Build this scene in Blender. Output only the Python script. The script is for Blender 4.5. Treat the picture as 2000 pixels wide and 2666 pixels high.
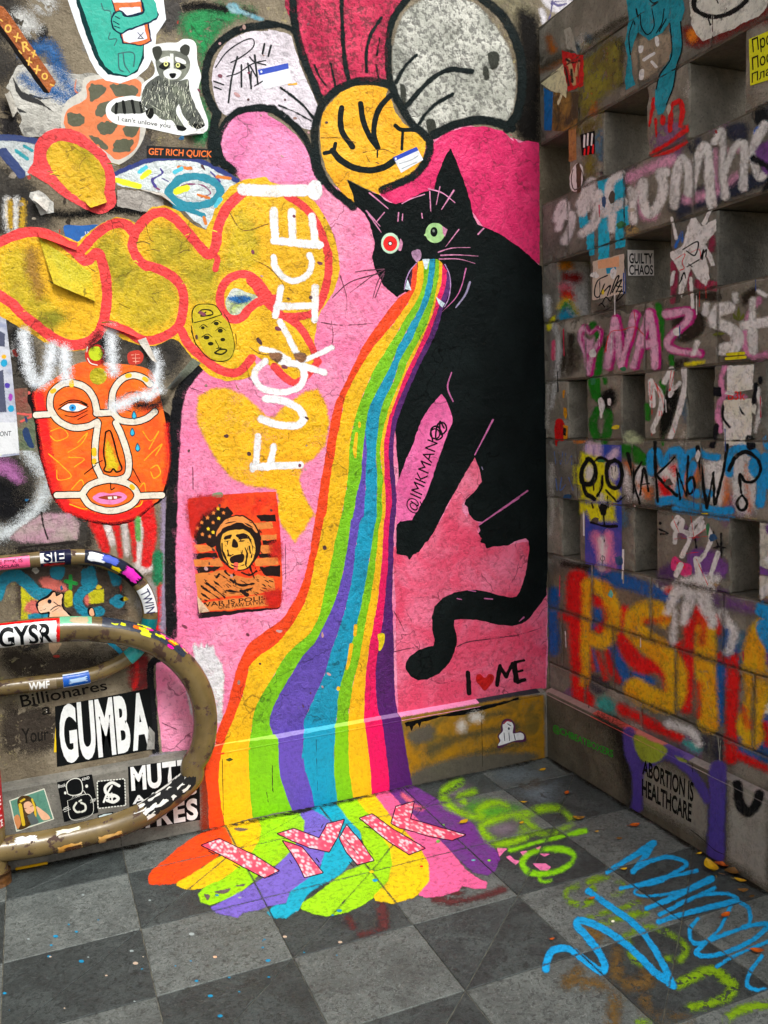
import bpy, bmesh, math, random
import numpy as np
from mathutils import Vector, Matrix
random.seed(7); RNG = np.random.default_rng(11)
for o in list(bpy.data.objects): bpy.data.objects.remove(o)
SC = bpy.context.scene; COL = SC.collection
# ---------------------------------------------------------------- camera (calibrated from the paving, block courses and corner)
FPX = 2239.44; CAM = np.array([-2.21407, -3.42150, 1.63317])
MR = np.array([[0.92291002, -0.38333355, -0.03595125], [0.07272107, 0.08186063, 0.99398716], [0.37808563, 0.91997512, -0.10342642]])
cd = bpy.data.cameras.new('camera'); cam = bpy.data.objects.new('camera', cd); COL.objects.link(cam)
cd.sensor_fit = 'HORIZONTAL'; cd.sensor_width = 36; cd.lens = FPX * 36 / 2000; cd.clip_start = .02; cd.clip_end = 3000
mw = Matrix.Identity(4)
for r_ in range(3):
    mw[r_][0] = MR[0][r_]; mw[r_][1] = MR[1][r_]; mw[r_][2] = -MR[2][r_]; mw[r_][3] = CAM[r_]
cam.matrix_world = mw; SC.camera = cam
# ---------------------------------------------------------------- sky, sun, exposure: bright overcast, light from behind the viewer's right shoulder
EL, AZ = 52, -12           # sun elevation, degrees of turn of the sun to the left of straight behind the camera (world -Y)
wd = bpy.data.worlds.new('World'); SC.world = wd; wd.use_nodes = True
wn = wd.node_tree; wn.nodes.clear()
sky = wn.nodes.new('ShaderNodeTexSky'); sky.sky_type = 'NISHITA'; sky.sun_disc = False
sky.sun_elevation = math.radians(EL); sky.sun_rotation = math.radians(180 + AZ); sky.dust_density = 6; sky.air_density = 1.0; sky.ozone_density = .6
hs = wn.nodes.new('ShaderNodeHueSaturation'); hs.inputs['Saturation'].default_value = .22
bg = wn.nodes.new('ShaderNodeBackground'); bg.inputs['Strength'].default_value = .088
wo = wn.nodes.new('ShaderNodeOutputWorld')
wn.links.new(sky.outputs[0], hs.inputs['Color']); wn.links.new(hs.outputs[0], bg.inputs[0]); wn.links.new(bg.outputs[0], wo.inputs[0])
sl = bpy.data.lights.new('sun', 'SUN'); sl.energy = 1.5; sl.angle = math.radians(14); sl.color = (1, .985, .955)
sun = bpy.data.objects.new('sun', sl); COL.objects.link(sun)
sd = Vector((-math.sin(math.radians(AZ)) * math.cos(math.radians(EL)), -math.cos(math.radians(AZ)) * math.cos(math.radians(EL)), math.sin(math.radians(EL))))
sun.rotation_euler = sd.to_track_quat('Z', 'Y').to_euler(); sun.location = (-3, -6, 8)
vs = SC.view_settings; vs.view_transform = 'Standard'; vs.look = 'None'; vs.gamma = 1; vs.exposure = .86
SC.cycles.max_bounces = 3; SC.cycles.diffuse_bounces = 2; SC.cycles.glossy_bounces = 1; SC.cycles.transparent_max_bounces = 20
SC.cycles.use_adaptive_sampling = True; SC.cycles.adaptive_threshold = .03; SC.cycles.use_denoising = True
# ---------------------------------------------------------------- places: measured planes
YU, XU, LZ = .045, .042, .322
SUR = {'B': (1, YU, -1), 'S': (1, 0., -1), 'W': (0, XU, -1), 'V': (0, 0., -1), 'F': (2, 0., 1)}
COLS = [-3.62, -3.22, -2.81, -2.399, -1.981, -1.569, -1.162, -.767, -.375, .02]
ROWS = [0., .221, .614, .984, 1.346, 1.71, 2.08, 2.45, 2.82, 3.2, 3.6, 4.0]
HB = .27; Z0 = .984
T = {}
for n, (x, y) in dict(A=(0, 0), B=(650, 0), C=(1300, 0), D=(0, 650), E=(650, 650), F=(1300, 650), G=(0, 1300), H=(650, 1300), I=(1300, 1300), J=(0, 1966), K=(650, 1966), L=(1300, 1966)).items():
    T[n] = (x, y, 700 / 1659)
for i, y in enumerate((0, 500, 1000, 1600)): T['R%d' % (i + 1)] = (1380, y, 620 / 1659)
T['M'] = (470, 1270, 300 / 1659); T['N'] = (0, 1980, 300 / 1659); T['Q'] = (0, 1420, 400 / 1659); T['X'] = (0, 0, 1.)
T['Z3'] = (900, 2000, 500 / 1659); T['Z2'] = (450, 2120, 500 / 1659); T['Z4'] = (1300, 1950, 400 / 1659); T['Z5'] = (1600, 2100, 400 / 1659); T['Z6'] = (1300, 2266, 400 / 1659); T['Z1'] = (0, 2120, 500 / 1659)
T['U'] = (1400, 0, 300 / 1327)

def P(s):
    k = None; out = []
    for w in (s.split() if isinstance(s, str) else s):
        if w in T:
            t = T[w]
            if k is None: k = t[2]
            cur = t
        else:
            a, b = w.split(','); out.append((cur[0] + float(a) * cur[2], cur[1] + float(b) * cur[2]))
    return np.array(out, float), k

def unproj(px, surf, off=0.):
    ax, v, sg = SUR[surf] if isinstance(surf, str) else surf
    px = np.asarray(px, float)
    d = np.c_[(px[:, 0] - 1000) / FPX, -(px[:, 1] - 1333) / FPX, np.ones(len(px))] @ MR
    t = (v + sg * off - CAM[ax]) / d[:, ax]
    return CAM + t[:, None] * d

def proj(p):
    d = (np.asarray(p, float) - CAM) @ MR.T
    return np.c_[1000 + FPX * d[:, 0] / d[:, 2], 1333 - FPX * d[:, 1] / d[:, 2]]

# ---------------------------------------------------------------- right wall lay-out: courses of blocks with open rows (y measured from the corner towards the viewer)
def solid(y0, first, L=.385, end=-4.3):
    out = []; y = y0; n = first
    while y > end:
        out.append((y, y - n)); y -= n; n = L
    return out
def openrow(spans, per, wid, end=-4.3):
    out = list(spans); y = spans[-1][1] - (per - wid)
    while y > end: out.append((y, y - wid)); y -= per
    return out
COURSES = []
COURSES.append((.322, .453, solid(YU, .30)))
COURSES.append((.453, .727, solid(YU, .12)))
COURSES.append((.727, .984, solid(YU, .36)))
COURSES.append((.984, 1.257, openrow([(YU, -.088), (-.218, -.599), (-.729, -1.118), (-1.247, -1.63)], .513, .384)))
COURSES.append((1.257, 1.527, solid(YU, .25)))
COURSES.append((1.527, 1.793, openrow([(YU, -.148), (-.282, -.527), (-.66, -.905), (-1.031, -1.276)], .374, .245)))
COURSES.append((1.793, 2.06, solid(YU, .33)))
COURSES.append((2.06, 2.327, openrow([(YU, -.085), (-.314, -.56), (-.81, -1.055), (-1.285, -1.53)], .48, .245)))
COURSES.append((2.327, 2.597, solid(YU, .21)))
COURSES.append((2.597, 2.862, openrow([(-.178, -.427), (-.681, -.915), (-1.164, -1.41)], .49, .245)))
COURSES.append((2.862, 3.13, solid(YU, .30)))
COURSES.append((3.13, 3.37, solid(YU, .9, 1.2)))
RECTS = np.array([(b - .0, a, z0, z1) for z0, z1, bl in COURSES for a, b in bl])

# ---------------------------------------------------------------- small numeric helpers
_lat = RNG.random((64, 64))
def vnoise(x, y, s):
    x = x / s; y = y / s; xi = np.floor(x).astype(int); yi = np.floor(y).astype(int); fx = x - xi; fy = y - yi
    fx = fx * fx * (3 - 2 * fx); fy = fy * fy * (3 - 2 * fy)
    g = lambda a, b: _lat[a % 64, b % 64]
    return (g(xi, yi) * (1 - fx) + g(xi + 1, yi) * fx) * (1 - fy) + (g(xi, yi + 1) * (1 - fx) + g(xi + 1, yi + 1) * fx) * fy - .5

def catmull(p, closed=False, n=6):
    p = np.asarray(p, float)
    if len(p) < 3: return p
    q = np.vstack([p[-1:], p, p[:2]]) if closed else np.vstack([2 * p[:1] - p[1:2], p, 2 * p[-1:] - p[-2:-1]])
    out = []
    m = len(p) if closed else len(p) - 1
    t = np.linspace(0, 1, n, endpoint=False)[:, None]
    for i in range(m):
        a, b, c, d = q[i], q[i + 1], q[i + 2], q[i + 3]
        out.append(.5 * (2 * b + (c - a) * t + (2 * a - 5 * b + 4 * c - d) * t * t + (3 * b - a - 3 * c + d) * t ** 3))
    o = np.vstack(out)
    return o if closed else np.vstack([o, p[-1:]])

def seg_dist(X, Y, a, b, w=None):
    # minimum over segments of distance (minus half width when w holds a radius at each vertex)
    best = np.full(X.shape, 1e9)
    for i in range(len(a)):
        ax, ay = a[i]; bx, by = b[i]; dx, dy = bx - ax, by - ay; L = dx * dx + dy * dy + 1e-12
        t = np.clip(((X - ax) * dx + (Y - ay) * dy) / L, 0, 1)
        d = np.hypot(X - ax - t * dx, Y - ay - t * dy)
        if w is not None: d = d - (w[i] + (w[i + 1] - w[i]) * t)
        np.minimum(best, d, out=best)
    return best

def inside(X, Y, p):
    c = np.zeros(X.shape, bool); n = len(p)
    for i in range(n):
        x0, y0 = p[i]; x1, y1 = p[(i + 1) % n]
        if y0 == y1: continue
        c ^= ((y0 > Y) != (y1 > Y)) & (X < (x1 - x0) * (Y - y0) / (y1 - y0) + x0)
    return c

def prim(s):
    """'s40 A x,y ..' smooth stroke 40 wide (30-50 tapers), 'l' straight stroke, 'p' polygon, 'b' smooth blob, 'e' ellipse centre radii [turn]; a leading '-' cuts away"""
    w = s.split(); h = w[0]; cut = h[0] == '-'
    if cut: h = h[1:]
    ty = h[0]; pts, k = P(w[1:]); arg = h[1:]
    if ty in 'sl':
        ws = [float(v) for v in arg.split('-')]
        if ty == 's': pts = catmull(pts)
        if len(pts) == 1: pts = np.vstack([pts, pts + .01])
        wid = np.interp(np.linspace(0, 1, len(pts)), np.linspace(0, 1, len(ws)), ws) * k / 2
        return cut, 'l', pts, wid
    if ty == 'e':
        o = np.array(T[w[1]][:2]); c = pts[0]; rr = pts[1] - o; a = np.linspace(0, 2 * np.pi, 40, endpoint=False)
        q = np.c_[np.cos(a) * rr[0], np.sin(a) * rr[1]]
        if arg:
            t = math.radians(float(arg)); q = q @ np.array([[math.cos(t), math.sin(t)], [-math.sin(t), math.cos(t)]])
        return cut, 'p', q + c, None
    if ty == 'b': pts = catmull(pts, True, 5)
    return cut, 'p', pts, None

def field(prims, X, Y):
    f = np.full(X.shape, -1e9); cuts = []
    for cut, ty, pts, wid in prims:
        if ty == 'l': g = -seg_dist(X, Y, pts[:-1], pts[1:], wid)
        else:
            d = seg_dist(X, Y, pts, np.roll(pts, -1, 0)); g = np.where(inside(X, Y, pts), d, -d)
        if cut: cuts.append(g)
        else: f = np.maximum(f, g)
    for g in cuts: f = np.minimum(f, -g)
    return f

def mesh_np(name, verts, tris, quads, alpha=None):
    me = bpy.data.meshes.new(name)
    nt, nq = len(tris), len(quads)
    me.vertices.add(len(verts)); me.vertices.foreach_set('co', np.ascontiguousarray(verts, np.float32).ravel())
    me.loops.add(nt * 3 + nq * 4); me.loops.foreach_set('vertex_index', np.concatenate([np.asarray(tris, np.int32).ravel(), np.asarray(quads, np.int32).ravel()]))
    me.polygons.add(nt + nq); me.polygons.foreach_set('loop_start', np.concatenate([np.arange(nt) * 3, nt * 3 + np.arange(nq) * 4]).astype(np.int32))
    if alpha is not None:
        at = me.attributes.new('a', 'FLOAT', 'POINT'); at.data.foreach_set('value', np.ascontiguousarray(alpha, np.float32))
    me.update(calc_edges=True); me.validate()
    return me

def iso(X, Y, f):
    """triangles and quads of the region f > 0 on a regular lattice, with clipped edges"""
    ny, nx = f.shape; ins = f > 0; N = nx * ny; g = np.arange(N).reshape(ny, nx)
    V = [np.c_[X.ravel(), Y.ravel()]]; F_ = [f.ravel()]
    def edge(a, b):
        fa, fb = f.ravel()[a], f.ravel()[b]; t = np.clip(fa / np.where(fa == fb, 1, fa - fb), .02, .98)[..., None]
        return V[0][a] + (V[0][b] - V[0][a]) * t
    ids = N
    def add(a, b):
        nonlocal ids
        e = edge(a.ravel(), b.ravel()); V.append(e); F_.append(np.zeros(len(e))); r = (ids + np.arange(len(e))).reshape(a.shape); ids += len(e); return r
    H = add(g[:, :-1], g[:, 1:]); Vv = add(g[:-1, :], g[1:, :]); D = add(g[:-1, :-1], g[1:, 1:])
    a, b, c, d = g[:-1, :-1], g[:-1, 1:], g[1:, 1:], g[1:, :-1]; fl = ins.ravel()
    full = fl[a] & fl[b] & fl[c] & fl[d]
    quads = [np.c_[a[full], b[full], c[full], d[full]]]; tris = []
    for (p, q, r, pq, qr, rp) in ((a, b, c, H[:-1], Vv[:, 1:], D), (a, c, d, D, H[1:], Vv[:, :-1])):
        m0 = ~full
        p, q, r, pq, qr, rp = [v[m0] for v in (p, q, r, pq, qr, rp)]
        for (u, v, w, uv, vw, wu) in ((p, q, r, pq, qr, rp), (q, r, p, qr, rp, pq), (r, p, q, rp, pq, qr)):
            m = fl[u] & ~fl[v] & ~fl[w]; tris.append(np.c_[u[m], uv[m], wu[m]])
            m = fl[u] & fl[v] & ~fl[w]; quads.append(np.c_[u[m], v[m], vw[m], wu[m]])
        m = fl[p] & fl[q] & fl[r]; tris.append(np.c_[p[m], q[m], r[m]])
    Va = np.vstack(V); Fa = np.concatenate(F_); tris = np.vstack(tris); quads = np.vstack(quads)
    used = np.unique(np.concatenate([tris.ravel(), quads.ravel()])); mp = np.zeros(len(Va), int); mp[used] = np.arange(len(used))
    return Va[used], Fa[used], mp[tris], mp[quads]

# ---------------------------------------------------------------- objects
def place(o, parent=None):
    COL.objects.link(o)
    if parent is not None:
        o.parent = parent
        o.location = o.location - parent_loc(parent)
    return o
_loc = {}
def parent_loc(p):
    return Vector(_loc.get(p.name, (0, 0, 0)))
def obj(name, me, mat=None, parent=None, centre=True):
    n = len(me.vertices); c = np.zeros(n * 3, np.float32); me.vertices.foreach_get('co', c); c = c.reshape(-1, 3)
    o = bpy.data.objects.new(name, me)
    if centre and n:
        m = (c.min(0) + c.max(0)) / 2; me.vertices.foreach_set('co', (c - m).ravel()); me.update(); o.location = Vector(m.tolist())
    wl = o.location.copy()
    if mat is not None and len(me.materials) == 0: me.materials.append(mat)
    place(o, parent); _loc[o.name] = wl
    return o
def empty(name, loc, parent=None):
    o = bpy.data.objects.new(name, None); o.location = loc; o.empty_display_size = .1; place(o, parent); _loc[o.name] = Vector(loc); return o
def tag(o, label=None, cat=None, group=None, kind=None):
    for k, v in (('label', label), ('category', cat), ('group', group), ('kind', kind)):
        if v: o[k] = v
    return o

# ---------------------------------------------------------------- materials
def s2l(c): return tuple(((v / 255) / 12.92 if v <= 10.3 else (((v / 255) + .055) / 1.055) ** 2.4) for v in c)
def gain(c, g, sat=1.12):
    v = s2l(c); m = .3 * v[0] + .59 * v[1] + .11 * v[2]
    return tuple(min(.88, max(.003, (m + (x - m) * sat) * g)) for x in v)
_mats = {}
class NT:
    def __init__(s, name):
        s.m = bpy.data.materials.new(name); s.m.use_nodes = True; s.t = s.m.node_tree; s.t.nodes.clear()
        s.out = s.n('ShaderNodeOutputMaterial'); s.b = s.n('ShaderNodeBsdfPrincipled'); s.l(s.b.outputs[0], s.out.inputs[0])
        s.pos = s.n('ShaderNodeNewGeometry').outputs['Position']
    def n(s, ty, **kw):
        x = s.t.nodes.new(ty)
        for k, v in kw.items(): setattr(x, k, v)
        return x
    def l(s, a, b): s.t.links.new(a, b)
    def noise(s, scale, det=4, rough=.55, dist=0, vec=None, stretch=None):
        x = s.n('ShaderNodeTexNoise'); x.inputs['Scale'].default_value = scale; x.inputs['Detail'].default_value = det
        x.inputs['Roughness'].default_value = rough; x.inputs['Distortion'].default_value = dist
        v = vec or s.pos
        if stretch:
            m = s.n('ShaderNodeVectorMath', operation='MULTIPLY'); s.l(v, m.inputs[0]); m.inputs[1].default_value = stretch; v = m.outputs[0]
        s.l(v, x.inputs['Vector']); return x.outputs['Fac']
    def ramp(s, v, a, b, lo=0., hi=1., smooth=True):
        x = s.n('ShaderNodeMapRange', interpolation_type='SMOOTHSTEP' if smooth else 'LINEAR'); s.l(v, x.inputs[0])
        for i, q in zip((1, 2, 3, 4), (a, b, lo, hi)): x.inputs[i].default_value = q
        return x.outputs[0]
    def math(s, op, a, b=None):
        x = s.n('ShaderNodeMath', operation=op)
        for i, v in enumerate((a, b)):
            if v is None: continue
            if isinstance(v, (int, float)): x.inputs[i].default_value = v
            else: s.l(v, x.inputs[i])
        return x.outputs[0]
    def mix(s, f, a, b, mode='MIX'):
        x = s.n('ShaderNodeMix', data_type='RGBA', blend_type=mode)
        if isinstance(f, (int, float)): x.inputs[0].default_value = f
        else: s.l(f, x.inputs[0])
        for i, v in ((6, a), (7, b)):
            if isinstance(v, tuple): x.inputs[i].default_value = (*v, 1)
            else: s.l(v, x.inputs[i])
        return x.outputs[2]
    def bump(s, h, strength, dist, prev=None):
        x = s.n('ShaderNodeBump'); x.inputs['Strength'].default_value = strength; x.inputs['Distance'].default_value = dist; s.l(h, x.inputs['Height'])
        if prev: s.l(prev, x.inputs['Normal'])
        return x.outputs[0]

STY = dict(  # second colour weight, its noise scale, grime and painted hollow shade, roughness, bump strength
    wall=(.26, 5, .24, .62, .55), grimy=(.25, 7, .95, .7, .6), smooth=(.14, 9, .16, .55, .30), paper=(.10, 14, .12, .5, .18), block=(.28, 9, .30, .7, .55), floor=(.16, 10, .30, .6, .35), print=(.06, 30, .08, .5, .12), gloss=(.06, 20, .06, .28, .06))
def pmat(col, style='wall', alpha=None, col2=None, worn=0.):
    """painted or printed surface: base colour with blotches, grime and painted shade in the hollows, and the relief of what lies under it"""
    key = (tuple(round(v, 4) for v in col), style, alpha, col2 and tuple(round(v, 4) for v in col2), worn)
    if key in _mats: return _mats[key]
    n = NT('paint_' + style); mot, ms, dirt_shade, ro, bs = STY[style]
    c2 = col2 if col2 else tuple(v * .62 for v in col)
    f = n.noise(ms, 4, .65, .6)
    fac = n.ramp(f, .36, .70) if col2 else n.math('MULTIPLY', n.ramp(f, .38, .72), mot * 2.2)
    c = n.mix(fac, tuple(col), tuple(c2))
    h1 = n.noise(58, 4, .62, .35)                                   # the relief also takes grime and painted occlusion shade in its hollows and loses paint on its crests
    c = n.mix(n.math('MULTIPLY', n.ramp(h1, .54 if style == 'grimy' else .52, .40 if style == 'grimy' else .34), min(1., dirt_shade * 1.7) * (.8 if style == 'grimy' else 1)), c, tuple(v * (.16 if style == 'grimy' else .30) + .004 for v in col))
    if style == 'grimy': c = n.mix(n.math('MULTIPLY', n.ramp(n.noise(5, 3, .6), .45, .65), n.ramp(n.noise(110, 3, .7), .47, .6)), c, tuple(v * .2 for v in col))
    if style == 'wall': c = n.mix(n.ramp(h1, .62, .74, 0, .35 if max(col) > .05 else .10), c, tuple(min(.8, v * 1.25 + .05) for v in col))
    if style in ('wall', 'smooth') : c = n.mix(n.ramp(n.noise(5, 3, .6, .3, stretch=(1, 1, .16)), .5, .72, 0, .28 if max(col) > .05 else .3), c, tuple(v * .66 for v in col) if max(col) > .05 else tuple(v * 1.7 + .002 for v in col))   # roller and brush streaks
    if style == 'wall':
        vo = n.n('ShaderNodeTexVoronoi', feature='DISTANCE_TO_EDGE'); vo.inputs['Scale'].default_value = 5; wv_ = n.n('ShaderNodeVectorMath', operation='MULTIPLY_ADD'); nz = n.n('ShaderNodeTexNoise'); nz.inputs['Scale'].default_value = 7; nz.inputs['Detail'].default_value = 3; n.l(n.pos, nz.inputs['Vector'])
        n.l(nz.outputs['Color'], wv_.inputs[0]); wv_.inputs[1].default_value = (.22, .22, .22); n.l(n.pos, wv_.inputs[2]); n.l(wv_.outputs[0], vo.inputs['Vector'])
        crk = n.math('MULTIPLY', n.ramp(vo.outputs['Distance'], .004, .016, 1, 0), n.ramp(f, .50, .58)); c = n.mix(n.math('MULTIPLY', crk, .75), c, tuple(v * .25 for v in col))
    if style == 'block': c = n.mix(n.ramp(n.noise(30, 4, .72, .5), .58, .70, 0, .5), c, (.19, .17, .145))     # paint rubbed off down to the concrete
    if style == 'wall':
        fl = n.noise(21, 5, .74, .4); c = n.mix(n.ramp(fl, .67, .70, 0, .75 if max(col) > .05 else .25), c, tuple(v * .45 + .05 for v in col))   # flaked spots
    n.l(c, n.b.inputs['Base Color']); n.b.inputs['Specular IOR Level'].default_value = .35 if max(col) > .05 else .05
    n.l(n.ramp(f, .3, .7, max(.12, ro - .14), ro + .14), n.b.inputs['Roughness'])
    h = h1
    if style in ('wall', 'block', 'floor', 'grimy'):
        h = n.math('ADD', h1, n.math('MULTIPLY', n.noise(150, 1, .6), .35))
        if style == 'wall': h = n.math('ADD', h, n.math('MULTIPLY', n.noise(13, 2, .5, .8), 1.2))
    nb = n.bump(h, bs, .012)
    n.l(nb, n.b.inputs['Normal'])
    if alpha or worn:
        al = None
        if alpha:
            at = n.n('ShaderNodeAttribute', attribute_name='a').outputs['Fac']
            sn = n.n('ShaderNodeVectorMath', operation='SNAP'); n.l(n.pos, sn.inputs[0]); sn.inputs[1].default_value = (.0011, .0011, .0011)
            wnz = n.n('ShaderNodeTexWhiteNoise', noise_dimensions='3D'); n.l(sn.outputs[0], wnz.inputs['Vector'])        # droplets: overspray is dots of full paint, fewer towards the edge
            cov = n.ramp(n.math('ADD', at, n.math('MULTIPLY', n.math('SUBTRACT', n.noise(70, 2, .6), .5), .45)), .02, .92)
            if alpha == 'soft': cov = n.math('MULTIPLY', cov, n.ramp(n.noise(10, 3, .6), .32, .56, .84, 1.05))
            al = n.math('LESS_THAN', wnz.outputs['Value'], cov)
        if worn:
            wv = n.ramp(n.noise(26, 4, .72, .4), .5 + .5 * (.5 - worn) * .5, .5 + .5 * (.5 - worn) * .5 + .05, 1, 0)
            al = wv if al is None else n.math('MULTIPLY', al, wv)
        n.l(al, n.b.inputs['Alpha'])
    _mats[key] = n.m
    return n.m

GAIN = {'B': 1.0, 'S': 1.05, 'W': 2.3, 'V': 1.9, 'F': 1.1}
STYLE = {'B': 'wall', 'S': 'smooth', 'W': 'block', 'V': 'smooth', 'F': 'floor'}
_k = [0]
def zoff(layer): _k[0] += 1; return .0004 + layer * .00010 + (_k[0] % 17) * .0000055

def floor_cut(w):
    x, y = w[..., 0], -w[..., 1]
    d = np.full(x.shape, 1e9)
    for i, cx in enumerate(COLS): d = np.minimum(d, np.abs(x - cx))
    for cy in ROWS: d = np.minimum(d, np.abs(y - cy))
    ci = np.clip(np.searchsorted(COLS, x) - 1, 0, len(COLS) - 2); ri = np.clip(np.searchsorted(ROWS, y) - 1, 0, len(ROWS) - 2)
    C_ = np.array(COLS); R_ = np.array(ROWS); x0, x1, y0, y1 = C_[ci], C_[ci + 1], R_[ri], R_[ri + 1]
    ev = ((ci - 4) + (ri - 1)) % 2 == 0
    u = (x - x0) / (x1 - x0); v = (y - y0) / (y1 - y0); dd = np.abs(u + v - 1) * .28 + .0006
    return np.where(ev, np.minimum(d, dd), d)

def shape(name, surf, layer, prims, soft=0., cell=None, rough=1.0, expand=0.):
    """mesh of painted marks: the union of the prims in picture units, laid on a measured plane"""
    if soft > 5: soft *= 1.25 if surf == 'W' and soft < 10 else 1.7
    pr = [prim(s.strip()) for s in prims.split(';') if s.strip()]
    lo = np.min([p[2].min(0) - (p[3].max() if p[3] is not None else 0) for p in pr if not p[0]], 0) - 3 - soft * .5
    hi = np.max([p[2].max(0) + (p[3].max() if p[3] is not None else 0) for p in pr if not p[0]], 0) + 3 + soft * .5
    lo = np.maximum(lo, (-260, -260)); hi = np.minimum(hi, (2260, 2800))
    if (hi <= lo).any(): return None
    wh = hi - lo
    if cell is None: cell = float(np.clip(math.sqrt(wh[0] * wh[1] / 11000), 1.5, 4.6))
    if soft: cell = max(cell, min(soft / 3, 6))
    X, Y = np.meshgrid(np.arange(lo[0], hi[0] + cell, cell), np.arange(lo[1], hi[1] + cell, cell))
    f = field(pr, X, Y) + expand
    if surf in ('W', 'F', 'V') and soft > 5: f = f + vnoise(X + 13, Y + 51, 46) * 7
    if rough: f = f + vnoise(X, Y, 8) * rough * 1.6 + vnoise(X + 91, Y + 37, 23) * rough * 1.6
    if soft: f = f + soft * .42
    if surf == 'W':
        w = unproj(np.c_[X.ravel(), Y.ravel()], 'W').reshape(*X.shape, 3); y, z = w[..., 1], w[..., 2]
        g = np.full(X.shape, -1e9)
        ylo, yhi, zlo, zhi = y.min(), y.max(), z.min(), z.max()
        for b, a, z0, z1 in RECTS:
            if b > yhi or a < ylo or z0 > zhi or z1 < zlo: continue
            g = np.maximum(g, np.minimum(np.minimum(y - b, a - y), np.minimum(z - z0, z1 - z)))
        f = np.minimum(f, (g - .0018 + vnoise(X + 5, Y, 11) * .004) * 600 + soft * .25)
        f = np.where(g < 0, -1., f)
    if surf == 'F':
        w = unproj(np.c_[X.ravel(), Y.ravel()], 'F').reshape(*X.shape, 3)
        f = np.minimum(f, (floor_cut(w) - .0004 + vnoise(X + 5, Y, 9) * .0026) * 600 + soft * .12)
    if not (f > 0).any(): return None
    v, fa, tr, qd = iso(X, Y, f)
    w3 = unproj(v, surf, zoff(layer))
    return mesh_np(name, w3, tr, qd, np.clip(fa / soft, 0, 1) if soft else None)

def colour(c, surf, g=None): return gain(c, g if g else GAIN.get(surf, 1.3) if isinstance(surf, str) else 1.6)
def paint(name, par, surf, layer, col, prims, soft=0., style=None, worn=0., col2=None, g=None, cell=None, rough=1.3, expand=0.):
    me = shape(name, surf, layer, prims, soft, cell, rough, expand)
    if me is None: return None
    st = style or (STYLE.get(surf, 'block') if isinstance(surf, str) else 'block')
    m = pmat(colour(col, surf, g), st, 'soft' if soft > 4 else ('edge' if soft else None), colour(col2, surf, g) if col2 else None, worn)
    return obj(name, me, m, par)
def marks(name, par, surf, layer, col, prims, **kw):
    return [paint(name, par, surf, layer, col, s, **kw) for s in prims.split(';') if s.strip()]
def sticker(name, label, cat, surf, layer, col, prims, style='paper', group=None, **kw):
    o = paint(name, None, surf, layer, col, prims, style=style, rough=kw.pop('rough', .3), **kw)
    return tag(o, label, cat, group)

def text_mesh(body, offset=0., space=1., shear=0.):
    cu = bpy.data.curves.new('lettering', 'FONT'); cu.body = body; cu.offset = offset; cu.space_character = space; cu.shear = shear; cu.resolution_u = 4
    o = bpy.data.objects.new('lettering', cu); me = bpy.data.meshes.new_from_object(o); bpy.data.objects.remove(o); bpy.data.curves.remove(cu)
    n = len(me.vertices); c = np.zeros(n * 3, np.float32); me.vertices.foreach_get('co', c)
    return me, c.reshape(-1, 3)[:, :2].astype(float)
def letters(name, par, surf, layer, col, body, quad, offset=0., style='print', g=None, space=1., fit=None):
    """lettering stretched into a quad of picture points: top left, top right, bottom right, bottom left"""
    me, uv = text_mesh(body, offset, space)
    lo, hi = (uv.min(0), uv.max(0)) if fit is None else fit
    u = ((uv - lo) / (hi - lo)); q, _ = P(quad)
    px = (q[3] * (1 - u[:, :1]) + q[2] * u[:, :1]) * (1 - u[:, 1:]) + (q[0] * (1 - u[:, :1]) + q[1] * u[:, :1]) * u[:, 1:]
    w = unproj(px, surf, zoff(layer)); me.vertices.foreach_set('co', np.ascontiguousarray(w, np.float32).ravel()); me.name = name
    me.materials.clear()
    return obj(name, me, pmat(colour(col, surf, g), style), par)
def word(name, par, surf, layer, col, body, quad, offset=0., style='print', g=None, gap=.04):
    """big letters, each one an object of its own, filling equal shares of the quad (shares weighted by letter width)"""
    q, _ = P(quad); wts = []
    for ch in body:
        me, uv = text_mesh(ch, offset); wts.append(float(np.ptp(uv[:, 0]) + .06)); bpy.data.meshes.remove(me)
    tot = sum(wts); a = 0
    for ch, w_ in zip(body, wts):
        u0, u1 = (a + .03) / tot, (a + w_ - .03) / tot; a += w_
        tl = q[0] + (q[1] - q[0]) * u0; tr = q[0] + (q[1] - q[0]) * u1; br = q[3] + (q[2] - q[3]) * u1; bl = q[3] + (q[2] - q[3]) * u0
        letters(name, par, surf, layer, col, ch, 'X ' + ' '.join('%f,%f' % tuple(v) for v in (tl, tr, br, bl)), offset, style, g)

def boxmesh(name, lo, hi, bevel=0., jitter=0.):
    bm = bmesh.new(); bmesh.ops.create_cube(bm, size=1)
    lo = Vector(lo); hi = Vector(hi)
    for v in bm.verts:
        for i in range(3): v.co[i] = lo[i] if v.co[i] < 0 else hi[i]
    if jitter:
        for v in bm.verts: v.co += Vector([random.uniform(-jitter, jitter) for _ in range(3)])
    if bevel: bmesh.ops.bevel(bm, geom=list(bm.edges), offset=bevel, segments=1, affect='EDGES')
    me = bpy.data.meshes.new(name); bm.to_mesh(me); bm.free(); return me
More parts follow.
